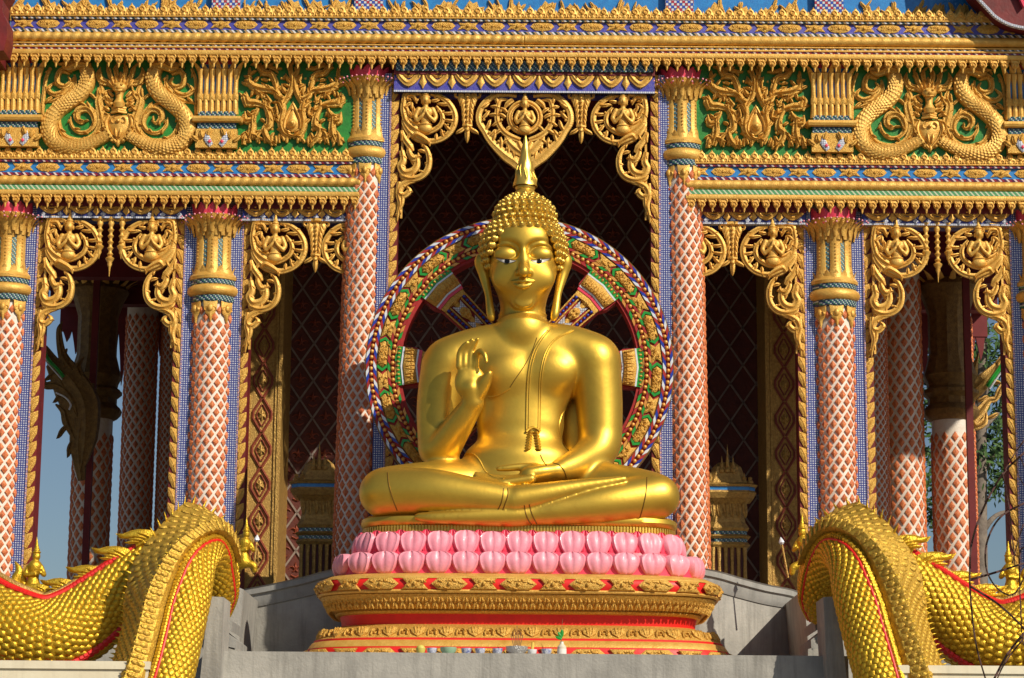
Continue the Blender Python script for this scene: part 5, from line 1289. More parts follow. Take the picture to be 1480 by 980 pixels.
# ================================================================== WHEEL OF TILES BEHIND THE STATUE
YW = .98; WC = F(751, 530.5, YW); W1 = px(YW, 751, 530)
WH = thing('mosaic_wheel', 'large eight spoked wheel of coloured tiles standing behind the golden statue', 'wheel', WC)
def annulus(r0, r1, y0, y1, name, m, n=120, par=WH, smooth=True):
    mb = MB()
    for r, y in ((r0, y1), (r0, y0), (r1, y0), (r1, y1)):
        for k in range(n): a = 2 * pi * k / n; mb.v.append((r * W1 * cos(a), y, r * W1 * sin(a)))
    for i in range(4):
        for k in range(n): j = (i + 1) % 4; mb.f.append((i * n + k, i * n + (k + 1) % n, j * n + (k + 1) % n, j * n + k))
    return mb.obj(name, m, par, angle=30)
annulus(171.5, 222.3, 0, .34, 'wheel_rim', 'wheel_red')
annulus(222.1, 223.5, -.02, .30, 'rim_edge', 'line_dark'); annulus(206, 206.9, -.02, .01, 'rim_line', 'line_dark'); annulus(190.8, 191.6, -.02, .01, 'rim_line', 'line_dark')
def arc_tile(r0, r1, a0, a1, sk, h, col, name='rim_tile', y=0.0, par=WH):
    mb = MB(); n = 2; pts = []
    for i in range(n + 1): pts.append((r0, a0 + (a1 - a0) * i / n))
    for i in range(n, -1, -1): pts.append((r1, a0 + (a1 - a0) * i / n + sk))
    P = [(r * W1 * cos(a), r * W1 * sin(a)) for r, a in pts]; k = len(P); o = 0
    for yy in (y + .002, y - h):
        for x, z in P: mb.v.append((x, yy, z))
    for i in range(k): mb.f.append((i, (i + 1) % k, k + (i + 1) % k, k + i))
    mb.f.append(tuple(k + i for i in range(k))); mb.f.append(tuple(range(k))[::-1]); return mb.mesh(name, col, False)
def ringset(meshes, n, name, par=WH, skip=None):
    for k in range(n):
        link(name, meshes[k % len(meshes)], par, None, (0, -2 * pi * k / n, 0))
A = 2 * pi / 150
mat('bead_gold', (0.80, 0.40, 0.10), 0.35, 0.3, 0, col2=(0.66, 0.28, 0.05), vscale=15)
ringset([arc_tile(217.8, 222, 0, A * .94, A * .9, .03, c_) for c_ in ('tile_white', 'tile_blue', 'wheel_red')], 150, 'outer_tile')
ringset([arc_tile(207, 211.4, 0, A * .94, -A * .9, .03, c_) for c_ in ('tile_white', 'tile_blue', 'wheel_red')], 150, 'outer_tile')
A2 = 2 * pi / 108
ringset([arc_tile(187, 190.7, 0, A2 * .9, -A2 * .5, .03, c_) for c_ in ('tile_green', 'bead_gold', 'wheel_red')], 108, 'inner_tile')
ringset([arc_tile(176.4, 180.2, 0, A2 * .9, A2 * .5, .03, c_) for c_ in ('bead_gold', 'tile_green', 'wheel_red')], 108, 'inner_tile')
mb = MB(); mb.ball((0, 0, 0), 3.1 * W1, 10, 6); ME_BEAD = mb.mesh('bead', 'temple_gold')
ME_BEAD.materials[0] = MATS['bead_gold']
for r, n in ((214.6, 160), (183.6, 140)):
    for k in range(n): a = 2 * pi * (k + .5) / n; link('bead', ME_BEAD, WH, (r * W1 * cos(a), -.022, r * W1 * sin(a)))
# carved panels and green chevrons
def rim_panel():
    mb = MB(); P = []; n = 6; a = R(5.6)
    for i in range(n + 1): t = -1 + 2 * i / n; P.append((205, t * a * .78))
    P.append((198.5, a)); 
    for i in range(n, -1, -1): t = -1 + 2 * i / n; P.append((192, t * a * .78))
    P.append((198.5, -a)); P = [(r * W1 * sin(q), (r * cos(q) - 198.5) * W1) for r, q in P]
    mb.pillow(P, 0, .05, .8); r_ = random.Random(9)
    for i in range(34):
        x = r_.uniform(-.16, .16); z = r_.uniform(-.055, .055); flame(mb, x, z, r_.uniform(0, 6.28), r_.uniform(.04, .07), .012, r_.uniform(-1, 1), .03, -.03, 4)
    for i in range(18): mb.ball((r_.uniform(-.15, .15), -.05, r_.uniform(-.05, .05)), .012, 5, 3)
    return mb
ME_RP = rim_panel().mesh('carved_panel', 'carved_gold', True, 50)
def chev(sgn):
    mb = MB(); a0 = R(6.2)
    P = [(205.6, a0 * .72 * sgn), (198.5, a0 * .98 * sgn), (191.4, a0 * .72 * sgn), (191.4, a0 * .93 * sgn), (198.5, a0 * 1.19 * sgn), (205.6, a0 * .93 * sgn)]
    P = [(r * W1 * sin(q), (r * cos(q) - 198.5) * W1) for r, q in P]; mb.prism(P, .002, -.035); return mb.mesh('green_chevron', 'tile_green', False)
ME_CV = chev(1); ME_CV2 = chev(-1)
def fill():
    mb = MB(); a = R(4.2); P = [(205.4, -a), (205.4, a), (198.5, a * .62), (191.6, a), (191.6, -a), (198.5, -a * .62)]
    P = [(r * W1 * sin(q), (r * cos(q) - 198.5) * W1) for r, q in P]; mb.pillow(P, 0, .04, .75); r_ = random.Random(4)
    for i in range(12): flame(mb, r_.uniform(-.07, .07), r_.uniform(-.05, .05), r_.uniform(0, 6.28), .05, .012, r_.uniform(-1, 1), .03, -.025, 4)
    return mb.mesh('carved_bow', 'carved_gold', True, 50)
ME_FL = fill(); NW = 16
for k in range(NW):
    a = 2 * pi * k / NW + R(5); p = (198.5 * W1 * sin(a), -.001, 198.5 * W1 * cos(a))
    link('carved_panel', ME_RP, WH, p, (0, a, 0)); link('green_chevron', ME_CV, WH, p, (0, a, 0)); link('green_chevron', ME_CV2, WH, p, (0, a, 0))
    a += pi / NW; link('carved_bow', ME_FL, WH, (198.5 * W1 * sin(a), -.001, 198.5 * W1 * cos(a)), (0, a, 0))
# spokes
SH = 27.5
def tz(pts, y0, y1): m = MB(); m.prism([(x * W1, (z + SH) * W1) for x, z in pts], y0, y1); return m
def shz(m): m.v = [(x, y, z + SH) for x, y, z in m.v]; return m
ME_SB = tz([(-38, 142), (38, 142), (36, 122), (28, 112), (20, 10), (-20, 10), (-28, 112), (-36, 122)], .02, .26).mesh('spoke_body', 'wheel_red', False)
ME_SG = tz([(-37, 149), (0, 152.5), (37, 149), (36, 141), (0, 144.5), (-36, 141)], -.03, .05).mesh('spoke_green_strip', 'tile_green', False)
mg = MB(); 
for k in range(9): mg.ball(((-32 + 8 * k) * W1, -.03, (SH + 146 + 2.6 - abs(-32 + 8 * k) * .07) * W1), 2.3 * W1, 6, 4)
ME_SGB = mg.mesh('strip_studs', 'carved_gold')
ME_W1 = tz([(-36, 141), (0, 144.5), (36, 141), (35.5, 138.6), (0, 142), (-35.5, 138.6)], -.045, .05).mesh('white_line', 'tile_white', False)
ME_W2 = tz([(-31, 120), (0, 123), (31, 120), (30.5, 117.6), (0, 120.6), (-30.5, 117.6)], -.045, .05).mesh('white_line', 'tile_white', False)
ME_R2 = tz([(-30.5, 117.4), (0, 120.4), (30.5, 117.4), (29.5, 113), (0, 116), (-29.5, 113)], -.035, .05).mesh('red_line', 'deep_pink', False)
m = MB(); m.pillow([(-35.5, 138.4), (0, 141.8), (35.5, 138.4), (31, 120.2), (0, 123.2), (-31, 120.2)], 0, 9, .8)
for k in range(-4, 5): flame(m, k * 7, 124, pi / 2 + k * -.03, 15, 3.4, .5 * (-1) ** k, 5, -5, 6); m.ball((k * 7 + 3.5, -8, 128), 2, 6, 4)
ME_SD = scl(shz(m), W1).mesh('spoke_drum', 'carved_gold', True, 50)
m = MB(); m.pillow([(-28, 113), (0, 115.8), (28, 113), (26, 104), (14, 106), (0, 103), (-14, 106), (-26, 104)], 0, 4, .75); m.pillow([(-5, 106), (5, 106), (4, 20), (-4, 20)], 0, 2.5, .8)
for sx in (-1, 1): m.pillow([(sx * 13, 105), (sx * 16, 105), (sx * 12, 20), (sx * 9, 20)], 0, 3, .8); m.pillow([(sx * 24, 105), (sx * 27, 105), (sx * 21, 20), (sx * 18, 20)], 0, 3, .8)
m.pillow([(-10, 84), (-6, 92), (0, 94), (6, 92), (10, 84), (6, 76), (0, 74), (-6, 76)], -2, 5, .5); 
for q in range(4): a = pi / 4 + q * pi / 2; m.ball((5 * cos(a), -6, 84 + 5 * sin(a)), 3, 6, 4)
ME_SF = scl(shz(m), W1).mesh('spoke_frame', 'carved_gold', True, 50)
m = MB(); 
for z0, s_ in ((104, 1), (73, 1), (45, 1)): m.pillow([(-10, z0), (-2, z0 - 7), (2, z0 - 7), (10, z0), (9, z0 - 18), (0, z0 - 11), (-9, z0 - 18)], 0, 2.6, .8)
ME_SWT = scl(shz(m), W1).mesh('white_tile', 'mosaic_silver', True, 40)
m = MB()
for sx in (-1, 1):
    for k in range(13): m.ball((sx * (19.8 - k * .4), -2, 103 - 7 * k), 2.9, 6, 4)
ME_SBB = scl(shz(m), W1).mesh('blue_studs', 'tile_blue')
for k in range(8):
    a = k * pi / 4
    for nm, me in (('spoke_body', ME_SB), ('spoke_green_strip', ME_SG), ('strip_studs', ME_SGB), ('white_line', ME_W1), ('white_line', ME_W2), ('red_line', ME_R2), ('spoke_drum', ME_SD), ('spoke_frame', ME_SF), ('white_tile', ME_SWT), ('blue_studs', ME_SBB)):
        o = link(nm, me, WH, (0, .0, 0), (0, a, 0), (.78, 1, 1))
        if 'studs' in nm: stuff(o)
annulus(0.5, 48, .01, .3, 'hub', 'carved_gold')

# ================================================================== INTERIOR
YB = 8.4
zce = zv(300, 3.6) + .25
xw = XC(398, YB, 500) * -1 + .1
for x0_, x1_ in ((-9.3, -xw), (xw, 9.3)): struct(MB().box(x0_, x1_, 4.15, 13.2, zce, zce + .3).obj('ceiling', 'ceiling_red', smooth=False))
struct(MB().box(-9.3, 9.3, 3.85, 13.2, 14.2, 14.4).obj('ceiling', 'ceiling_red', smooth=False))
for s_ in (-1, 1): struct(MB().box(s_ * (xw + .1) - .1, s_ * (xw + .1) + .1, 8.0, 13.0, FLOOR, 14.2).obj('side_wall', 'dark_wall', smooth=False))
for i, y in enumerate((6.2, 8.6, 11.0)):
    o = MB().box(-9.2, -3.6, y, y + .3, zce - .35, zce - .003).obj('ceiling_beam', 'ceiling_red', smooth=False); tag(o, 'dark red ceiling beam over the left porch, ' + ('front', 'middle', 'rear')[i], 'beam', 'ceiling beams')
    o = MB().box(3.6, 9.2, y, y + .3, zce - .35, zce - .003).obj('ceiling_beam', 'ceiling_red', smooth=False); tag(o, 'dark red ceiling beam over the right porch, ' + ('front', 'middle', 'rear')[i], 'beam', 'ceiling beams')
for s in (-1, 1):   # hanging fringe boards at the rear eaves
    t = thing('eave_fringe', 'ragged dark red fringe hanging at the rear eave of the ' + ('left' if s < 0 else 'right') + ' porch', 'eave', (0, 13.1, zce), 'rear eave fringes')
    MB().box(s * 6.5 - 2.9, s * 6.5 + 2.9, 0, .2, -.45, .1).obj('fringe_board', 'ceiling_red', t, smooth=False)
    r_ = random.Random(2 + s); m = MB(); m.v = []
    for k in range(30): x = s * 6.5 - 2.85 + k * .19; L = r_.uniform(.2, .55) + max(0, .8 - abs(x - s * 8.2)) * .9; q = MB().prism([(x, -.44), (x + .19, -.44), (x + .15, -.44 - L * .6), (x + .09, -.44 - L), (x + .05, -.44 - L * .5)], .02, .1); m.add(q.v, q.f)
    m.obj('fringe_teeth', 'ceiling_red', t, smooth=False)
wx0, wx1 = XC(398, YB, 500), XC(1118, YB, 500)
WL = thing('shrine_wall', 'dark red shrine wall with grey diamond lattice behind the doorways', 'wall', (0, YB, FLOOR))
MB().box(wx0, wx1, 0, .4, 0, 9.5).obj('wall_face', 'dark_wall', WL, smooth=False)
sb = px(YB); LW, LH = 37.5 * sb, 53 * SV * (sb / SP)
SL = hypot(LW / 2, LH / 2); sm = MB().box(-.016, .016, -.03, .0, -SL / 2, SL / 2); ME_LS = sm.mesh('lattice_strip', 'lattice_grey', False)
om = MB(); om.stroke(spiral(-.055, 0, .075, .02, pi * .9, -pi * .6, 10), [.006, .016, .012, .004], 0, .035); om.stroke(spiral(.055, 0, .075, .02, pi * .1, pi * 1.6, 10), [.006, .016, .012, .004], 0, .035); om.pillow([(-.03, .05), (0, .15), (.03, .05), (0, .0)], 0, .04, .5); om.stroke([(-.08, -.09), (0, -.13), (.08, -.09)], .014, 0, .03)
mat('relief_red', (0.30, 0.07, 0.035), 0.1, 0.35, 0.3, 30, col2=(0.2, 0.04, 0.02), vscale=10)
ME_OM = om.mesh('scroll_ornament', 'relief_red', True, 60)
nx, nz = int((wx1 - wx0) / LW), int(9.2 / LH); strips = []; orn = []
for i in range(nx + 1):
    for j in range(nz + 1):
        cx_, cz_ = wx0 + (i + .5) * LW, .2 + (j + .5) * LH
        for dx, dz, a in ((-1, 1, 1), (1, 1, -1), (-1, -1, -1), (1, -1, 1)):
            if (dx, dz) in ((-1, 1), (1, 1)) or True:
                x, z = cx_ + dx * LW / 4, cz_ + dz * LH / 4
                if wx0 < x < wx1 and 0 < z < 9.2: strips.append((x, z, a))
        for ox, oz in ((0, 0), (LW / 2, LH / 2)):
            if wx0 + .2 < cx_ + ox < wx1 - .2: orn.append((cx_ + ox, cz_ + oz))
def vis(x, z):
    u, v = toview((x, YB, FLOOR + z)); return v < 830 and ((350 < u < 500) or (565 < u < 950) or (1015 < u < 1170)) and v > 150
strips.sort(key=lambda q: (0 if vis(q[0], q[1]) else 1)); ex = MB(); nvis = 0
for i, (x, z, a) in enumerate(strips):
    an = atan2(LW, LH) * a
    if i < 300: link('lattice_strip', ME_LS, WL, (x, 0, z), (0, an, 0))
    else:
        q = MB().box(-.016, .016, -.03, 0, -SL / 2, SL / 2); q.xf(Matrix.Translation((x, 0, z)) @ Matrix.Rotation(an, 4, 'Y')); ex.add(q.v, q.f)
stuff(ex.obj('more_lattice_strips', 'lattice_grey', WL, smooth=False))
orn.sort(key=lambda q: (0 if vis(*q) else 1))
for x, z in orn[:290]: link('scroll_ornament', ME_OM, WL, (x, -.002, z))
# gilded door posts of the shrine
def door_post(u0, u1, label):
    Y = 6.9; x0, x1 = XC(u0, Y, 650), XC(u1, Y, 650); w_ = x1 - x0; xc = (x0 + x1) / 2; t = thing('door_post', label, 'door post', (xc, Y, FLOOR), 'gilded door posts')
    H = 9.0; MB().box(-w_ / 2, w_ / 2, 0, 1.7, 0, H).obj('post_body', 'old_gold', t, smooth=False)
    for s in (-1, 1):
        MB().box(s * w_ * .46 - .035, s * w_ * .46 + .035, -.05, .0, 0, H).obj('raised_border', 'old_gold', t, smooth=False)
        MB().box(s * w_ * .36 - .02, s * w_ * .36 + .02, -.03, .0, 0, H).obj('raised_border', 'old_gold', t, smooth=False)
    ph = .62; k = 0
    while k * ph < H - .6:
        z = .35 + k * ph
        for s in (-1, 1):
            for e in (-1, 1):
                m = MB(); m.stroke([(s * .015, z + e * .30), (s * .16, z + e * .06), (s * .16, z)], .026, 0, .04); m.obj('diamond_frame', 'relief_red', t)
                m = MB(); m.stroke([(s * .01, z + e * .19), (s * .095, z + e * .03), (s * .095, z)], .014, 0, .03); m.obj('diamond_frame', 'relief_red', t)
        m = MB(); m.pillow([(-.05, z), (0, z + .10), (.05, z), (0, z - .10)], 0, .05, .5)
        for a in range(4): flame(m, 0, z, pi / 4 + a * pi / 2, .09, .018, .6, .04, -.01, 5)
        m.obj('rosette', 'old_gold', t); k += 1
    return t
door_post(350, 405, 'gilded door post with red diamond frames in the left inner bay'); door_post(1108, 1162, 'gilded door post with red diamond frames in the right inner bay')
# pedestal shrines
def shrine(u, label):
    Y = 5.0; X = XC(u, Y, 720); s = px(Y); z = lambda v: ZC(v, Y) - FLOOR; t = thing('spired_shrine', label, 'shrine', (X, Y, FLOOR), 'spired shrines')
    def sq(prof, nm, m, **k):
        b = MB()
        for hw, v in prof:
            h = hw * s; c_ = h * .72
            for x, y in ((-h, -c_), (-c_, -h), (c_, -h), (h, -c_), (h, c_), (c_, h), (-c_, h), (-h, c_)): b.v.append((x, y, z(v)))
        for i in range(len(prof) - 1):
            for q in range(8): b.f.append((i * 8 + q, i * 8 + (q + 1) % 8, (i + 1) * 8 + (q + 1) % 8, (i + 1) * 8 + q))
        b.f.append(tuple(range(8))[::-1]); b.f.append(tuple((len(prof) - 1) * 8 + q for q in range(8))); return b.obj(nm, m, t, smooth=False)
    sq([(26, 860), (25, 792)], 'base_block', 'dark_wall'); sq([(28, 792), (31, 788), (28, 784)], 'ledge', 'old_gold')
    sq([(27, 784), (27, 779)], 'tile_band', 'mosaic_green'); sq([(28, 779), (32, 776), (28, 773)], 'ledge', 'old_gold'); sq([(27, 773), (27, 768)], 'tile_band', 'mosaic_green')
    sq([(28, 768), (30, 764), (25, 755), (23, 742), (26, 730), (32, 722)], 'waisted_body', 'old_gold'); sq([(36, 722), (40, 714), (38, 711)], 'red_ledge', 'old_gold'); sq([(38, 711), (38, 706)], 'blue_band', 'sky_blue_tile')
    sq([(40, 706), (42, 703), (36, 700)], 'top_ledge', 'old_gold'); sq([(30, 700), (24, 688), (20, 675), (12, 668)], 'crown_block', 'old_gold')
    for k in range(9):
        x = (-32 + 8 * k) * s; h = (10, 14, 12, 20, 34, 20, 12, 14, 10)[k]; b = MB(); b.lathe([(4 * s, 0), (4.5 * s, 4 * s), (2.5 * s, 7 * s), (3 * s, 10 * s), (1.5 * s, h * s * .7), (.1 * s, h * s * 1.2)], 8, (0, 0, 0))
        b.obj('small_spire', 'old_gold', t, loc=(x, -.72 * 30 * s, z(701 if abs(k - 4) > 1 else 684)))
    for k in range(6): 
        b = MB(); b.tube([((-22 + 9 * k) * s, -26 * s, z(792)), ((-22 + 9 * k) * s, -27 * s, z(812)), ((-22 + 9 * k) * s, -26 * s, z(850))], [3.4 * s, 2.4 * s, 3.2 * s], 8); b.obj('baluster', 'old_gold', t)
        b = MB(); flame(b, (-22 + 9 * k) * s, z(724), -pi / 2, 26 * s, 4.5 * s, .3, 4 * s, -24 * s, 6); b.obj('hanging_leaf', 'old_gold', t)
shrine(462, 'small spired gilt shrine beside the left tall column'); shrine(1050, 'small spired gilt shrine beside the right tall column')

# ------------------------------------------------------------------ columns seen through the porch bays
def back_column(u, Y, r, vcap, label, cap=True, tile='terracotta'):
    X = XC(u, Y, 650); t = thing('rear_column', label, 'column', (X, Y, FLOOR), 'rear porch columns'); zc = ZC(vcap, Y) - FLOOR if cap else zce - FLOOR
    MB().lathe([(r, 0), (r, zc)], 24).obj('shaft', 'column_white', t)
    n = 12; ph = 2 * pi * r / n * 1.5; m = MB(); j = 0; q = .3; w = pi * r / n * .66
    while q < zc - .3:
        for k in range(n):
            a = 2 * pi * (k + .5 * (j % 2)) / n; d = MB(); d.pillow([(-w, 0), (0, ph * .34), (w, 0), (0, -ph * .34)], 0, .035, .6); d.xf(Matrix.Translation(((r - .004) * cos(a), (r - .004) * sin(a), q)) @ Matrix.Rotation(a + pi / 2, 4, 'Z')); m.add(d.v, d.f)
        q += ph / 2; j += 1
    stuff(m.obj('diamond_tiles', tile, t, angle=24))
    if cap:
        R_ = r / 29; P = [(29, 0), (33, .03), (38, .10), (40, .18), (36, .26), (32, .30), (32, .42), (39, .50), (39, .56), (32, .62), (33, .70), (38, .84), (34, 1.0), (29, 1.25), (29, 2.0), (36, 2.3), (44, 2.5), (40, 2.62)]
        MB().lathe([(a * R_, zc + b_) for a, b_ in P], 24, lobes=12, amp=.06).obj('capital', 'shaded_gold', t)
        for k in range(16): a = 2 * pi * k / 16; link('lotus_petal', ME_PETAL, t, (38 * R_ * cos(a), 38 * R_ * sin(a), zc + 2.35), (0, 0, a + pi / 2), 1.3)
    return t
back_column(134, 10.5, .36, 612, 'shaded lotus column behind the left porch bay, beside the curled finial')
back_column(199, 12.4, .31, 300, 'plain shaded tiled column in the middle of the left porch bay', False)
back_column(243, 12.4, .20, 300, 'thin shaded tiled column at the right edge of the left porch bay', False)
back_column(1267, 6.3, .20, 300, 'narrow tiled column lit by the sun behind the left jamb of the right porch bay', False)
back_column(1306, 8.6, .36, 300, 'half lit tiled column in the right porch bay', False)
back_column(1376, 8.8, .36, 605, 'shaded lotus column behind the right porch bay, beside the gilt finial')
back_column(1394, 11.8, .20, 300, 'slim sunlit tiled column right of the shaded lotus column', False)
for u, Y, lb in ((131.5, 9.6, 'narrow dark red post in front of the shaded left lotus column'), (1402, 7.9, 'narrow dark red post right of the shaded right lotus column')):
    x = XC(u, Y, 600); o = MB().box(x - .06, x + .06, Y, Y + .12, FLOOR, zce).obj('red_post', 'ceiling_red', smooth=False); tag(o, lb, 'post', 'narrow red posts')

# curled eave finials seen through the porch bays
def eave_finial(side, label):
    X = XC(165 if side < 0 else 1350, 9.0, 560); Y = 9.0; s = px(Y); V0 = 560
    t = thing('eave_finial', label, 'finial', (X, Y, ZC(V0, Y))); m = MB()
    U = lambda q: [((u - (165)) * (1 if side < 0 else -1), -(v - V0)) for u, v in q]
    def st(q, w, h=9, n=6, y=0): m.stroke(cr(U(q), n), [a * 1.35 for a in w], y, h)
    st([(120, 560), (122, 600), (118, 650), (124, 700)], [12, 14, 10, 4], 10); st([(75, 530), (95, 570), (115, 610)], [8, 12, 12], 9)
    st([(64, 505), (80, 535), (105, 555), (125, 590), (128, 640), (122, 690)], [1.5, 9, 14, 16, 12, 2], 14)
    st([(62, 550), (66, 562), (80, 562), (95, 570), (110, 590), (118, 620)], [1, 4, 5, 8, 9, 4], 12)
    st([(95, 508), (90, 520), (100, 535), (112, 548)], [.6, 5, 7, 3], 10); st([(120, 520), (112, 535), (118, 550)], [.6, 4, 4], 10)
    st([(82, 590), (95, 600), (100, 615), (112, 640)], [1, 5, 6, 3], 10); st([(98, 550), (90, 525), (84, 500), (82, 480), (86, 468)], [6, 5, 4, 3, .5], 8)
    for a, b_, d in ((70, 520, 2.4), (78, 545, 3.4), (90, 575, 3.6), (95, 625, 3.8), (105, 650, 4.2), (100, 530, 1.6)):
        x, z = U([(a, b_)])[0]; flame(m, x, z, d if side < 0 else pi - d, 26, 4.5, .9, 8, 0, 7, 8)
    scl(m, s).obj('serpent_curl', 'shaded_gold', t)
    m = MB(); m.stroke(cr(U([(62, 512), (72, 528), (84, 540), (94, 552)]), 6), 2.6, -12, 3); scl(m, s).obj('green_tile_edge', 'tile_green', t)
    m = MB(); m.stroke(cr(U([(60, 516), (70, 532), (82, 545), (92, 556)]), 6), 1.0, -13, 3); m.stroke(cr(U([(84, 575), (98, 582), (106, 592), (104, 600)]), 6), 1.2, -13, 3); scl(m, s).obj('white_tile_edge', 'tile_white', t)
eave_finial(-1, 'dark curled serpent finial with green tile edge seen through the left porch bay')
t2 = thing('eave_finial', 'gilded curled serpent finial with green tile edge seen through the right porch bay', 'finial', (XC(1420, 9.0, 560), 9.0, ZC(560, 9.0))); s9 = px(9.0)
U = lambda q: [((u - 1420), -(v - 560)) for u, v in q]; m = MB()
for q, w in (([(1448, 512), (1432, 535), (1412, 555), (1396, 572), (1388, 600)], [1.5, 9, 13, 13, 6]), ([(1452, 545), (1444, 560), (1438, 572), (1428, 575), (1416, 590), (1400, 610), (1396, 640), (1394, 690)], [2, 5, 4, 5, 8, 9, 8, 2]), ([(1424, 590), (1420, 606), (1408, 612), (1404, 600)], [1, 6, 6, 2]), ([(1392, 520), (1396, 540), (1400, 556)], [.6, 7, 5]), ([(1416, 505), (1408, 530), (1406, 550)], [.6, 6, 6])):
    m.stroke(cr(U(q), 6), w, 0, 12)
for a, b_, d in ((1440, 520, .6), (1430, 545, 5.8), (1412, 575, .2), (1400, 545, 1.6), (1426, 600, .2)): x, z = U([(a, b_)])[0]; flame(m, x, z, d, 18, 4, .9, 9, 0, 6)
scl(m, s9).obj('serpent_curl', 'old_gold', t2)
m = MB(); m.stroke(cr(U([(1451, 514), (1444, 528), (1434, 542), (1424, 556)]), 6), 3, -13, 3); scl(m, s9).obj('green_tile_edge', 'tile_green', t2)
m = MB(); m.stroke(cr(U([(1453, 519), (1446, 533), (1437, 546), (1427, 560)]), 6), 1.1, -15, 3); scl(m, s9).obj('white_tile_edge', 'tile_white', t2)
for u0, u1, v0, v1, lb in ((1263, 1279, 512, 556, 'bright red cloth hanging behind the right porch bay'), (232, 250, 512, 560, 'dark red cloth hanging behind the left porch bay')):
    Y = 13.5; m = MB(); n = 10
    for i in range(n + 1):
        u = u0 + (u1 - u0) * i / n; y = Y + .05 * sin(i * 1.9)
        for v in (v0 - (6 if u0 < 500 else 0) * (i / n), v1 + 8 * (i / n if u0 < 500 else .3)): p = F(u, v, y); m.v += [tuple(p), (p.x, p.y + .03, p.z)]
    for i in range(n): a = i * 4; m.f += [(a, a + 4, a + 6, a + 2), (a + 1, a + 3, a + 7, a + 5), (a, a + 1, a + 5, a + 4), (a + 2, a + 6, a + 7, a + 3)]
    m.f += [(0, 2, 3, 1), (4 * n, 4 * n + 1, 4 * n + 3, 4 * n + 2)]
    o = m.obj('hanging_cloth', 'deep_pink'); tag(o, lb, 'cloth')

# ================================================================== TERRACE, RETAINING WALLS
ZT = 3.76
o = MB().box(XC(318, -2.6, 945), XC(1226, -2.6, 945), -2.6, 3.0, .02, ZC(944.5, -2.6)).obj('terrace', 'concrete', smooth=False); struct(o)
def curved_wall(pts, label):
    """pts: (u, v of coping top, Y)"""
    t = thing('retaining_wall', label, 'wall', (0, 0, 0)); P = [F(u, v, y) for u, v, y in cr(pts, 8)]
    def sweep(sec, nm, m, zb=None):
        b = MB(); n = len(sec)
        for i, p in enumerate(P):
            a, c_ = P[max(0, i - 1)], P[min(len(P) - 1, i + 1)]; d = Vector((c_.x - a.x, c_.y - a.y, 0)).normalized(); nr = Vector((d.y, -d.x, 0))
            if nr.y > 0: nr = -nr
            for off, z in sec: q = p + nr * off; b.v.append((q.x, q.y, (p.z + z) if z > -50 else ZT - .1))
        for i in range(len(P) - 1):
            for k in range(n): b.f.append((i * n + k, i * n + (k + 1) % n, (i + 1) * n + (k + 1) % n, (i + 1) * n + k))
        b.f.append(tuple(range(n))); b.f.append(tuple((len(P) - 1) * n + k for k in range(n))[::-1]); return b.obj(nm, m, t, angle=30)
    sweep([(0, -.30), (0, -99), (-.5, -99), (-.5, -.30)], 'wall_face', 'concrete')
    sweep([(.10, -.02), (.12, 0), (-.5, 0), (-.5, -.30), (.02, -.297), (.05, -.22), (.06, -.12), (.10, -.10)], 'coping', 'concrete_trim')
curved_wall([(340, 856, 2.5), (358, 852, 2.45), (400, 844, 2.32), (445, 834, 2.15), (492, 822, 1.95), (560, 812, 1.95)], 'curved grey concrete retaining wall with coping left of the throne')
curved_wall([(1150, 858, 3.0), (1136, 852, 2.85), (1100, 845, 2.55), (1062, 835, 2.25), (1018, 823, 1.9), (950, 812, 1.9)], 'curved grey concrete retaining wall with coping right of the throne')
# stair balustrades running back from the terrace edge
def baluster_wall(s):
    m_ = lambda u: u if s < 0 else 1513 - u
    t = thing('stair_wall', 'grey concrete stair side wall with stepped ledges under the ' + ('left' if s < 0 else 'right') + ' serpent arch', 'wall', (0, 0, 0))
    def pr(q, Y0, Y1, nm, mt):
        m = MB(); n = len(q)
        for Y in (Y0, Y1):
            for u, v in q: m.v.append(tuple(F(m_(u), v, Y0) + Vector((0, Y - Y0, 0))))
        for k in range(n): m.f.append((k, (k + 1) % n, n + (k + 1) % n, n + k))
        m.f += [tuple(range(n))[::-1], tuple(n + k for k in range(n))]; return m.obj(nm, mt, t, smooth=False)
    pr([(286, 1010), (302, 862), (323, 863), (316, 1010)], -3.0, -2.2, 'end_post', 'concrete')
    pr([(303, 1010), (316, 940), (343, 848), (352, 852), (338, 1010)], .4, 3.2, 'side_wall', 'concrete')
    pr([(309, 930), (313, 903), (341, 925), (340, 940)], -1.6, -.2, 'ledge', 'concrete_trim'); pr([(312, 898), (315, 882), (336, 898), (334, 912)], -1.4, -.1, 'ledge', 'concrete_trim')
    pr([(306, 1010), (308, 930), (345, 938), (345, 1010)], -1.6, 1.0, 'plinth_wall', 'concrete')
baluster_wall(-1); baluster_wall(1)
for s, v, lb in ((-1, 955, 'left'), (1, 962.5, 'right')):
    xa, xb = (-9.5, XC(215, -3.9, 955)) if s < 0 else (XC(1300, -3.9, 955), 9.5)
    z1 = F(60 if s < 0 else 1440, v, -3.9).z
    t = thing('cream_wall', 'cream painted low wall in front of the ' + lb + ' serpent body', 'wall', (0, -3.9, 0), 'cream walls'); MB().box(xa, xb, 0, .4, .02, z1 - .10).obj('wall_face', 'cream_wall', t, smooth=False); MB().box(xa - .02, xb + .02, -.03, .43, z1 - .10, z1).obj('wall_cap', 'cream_wall', t, smooth=False)

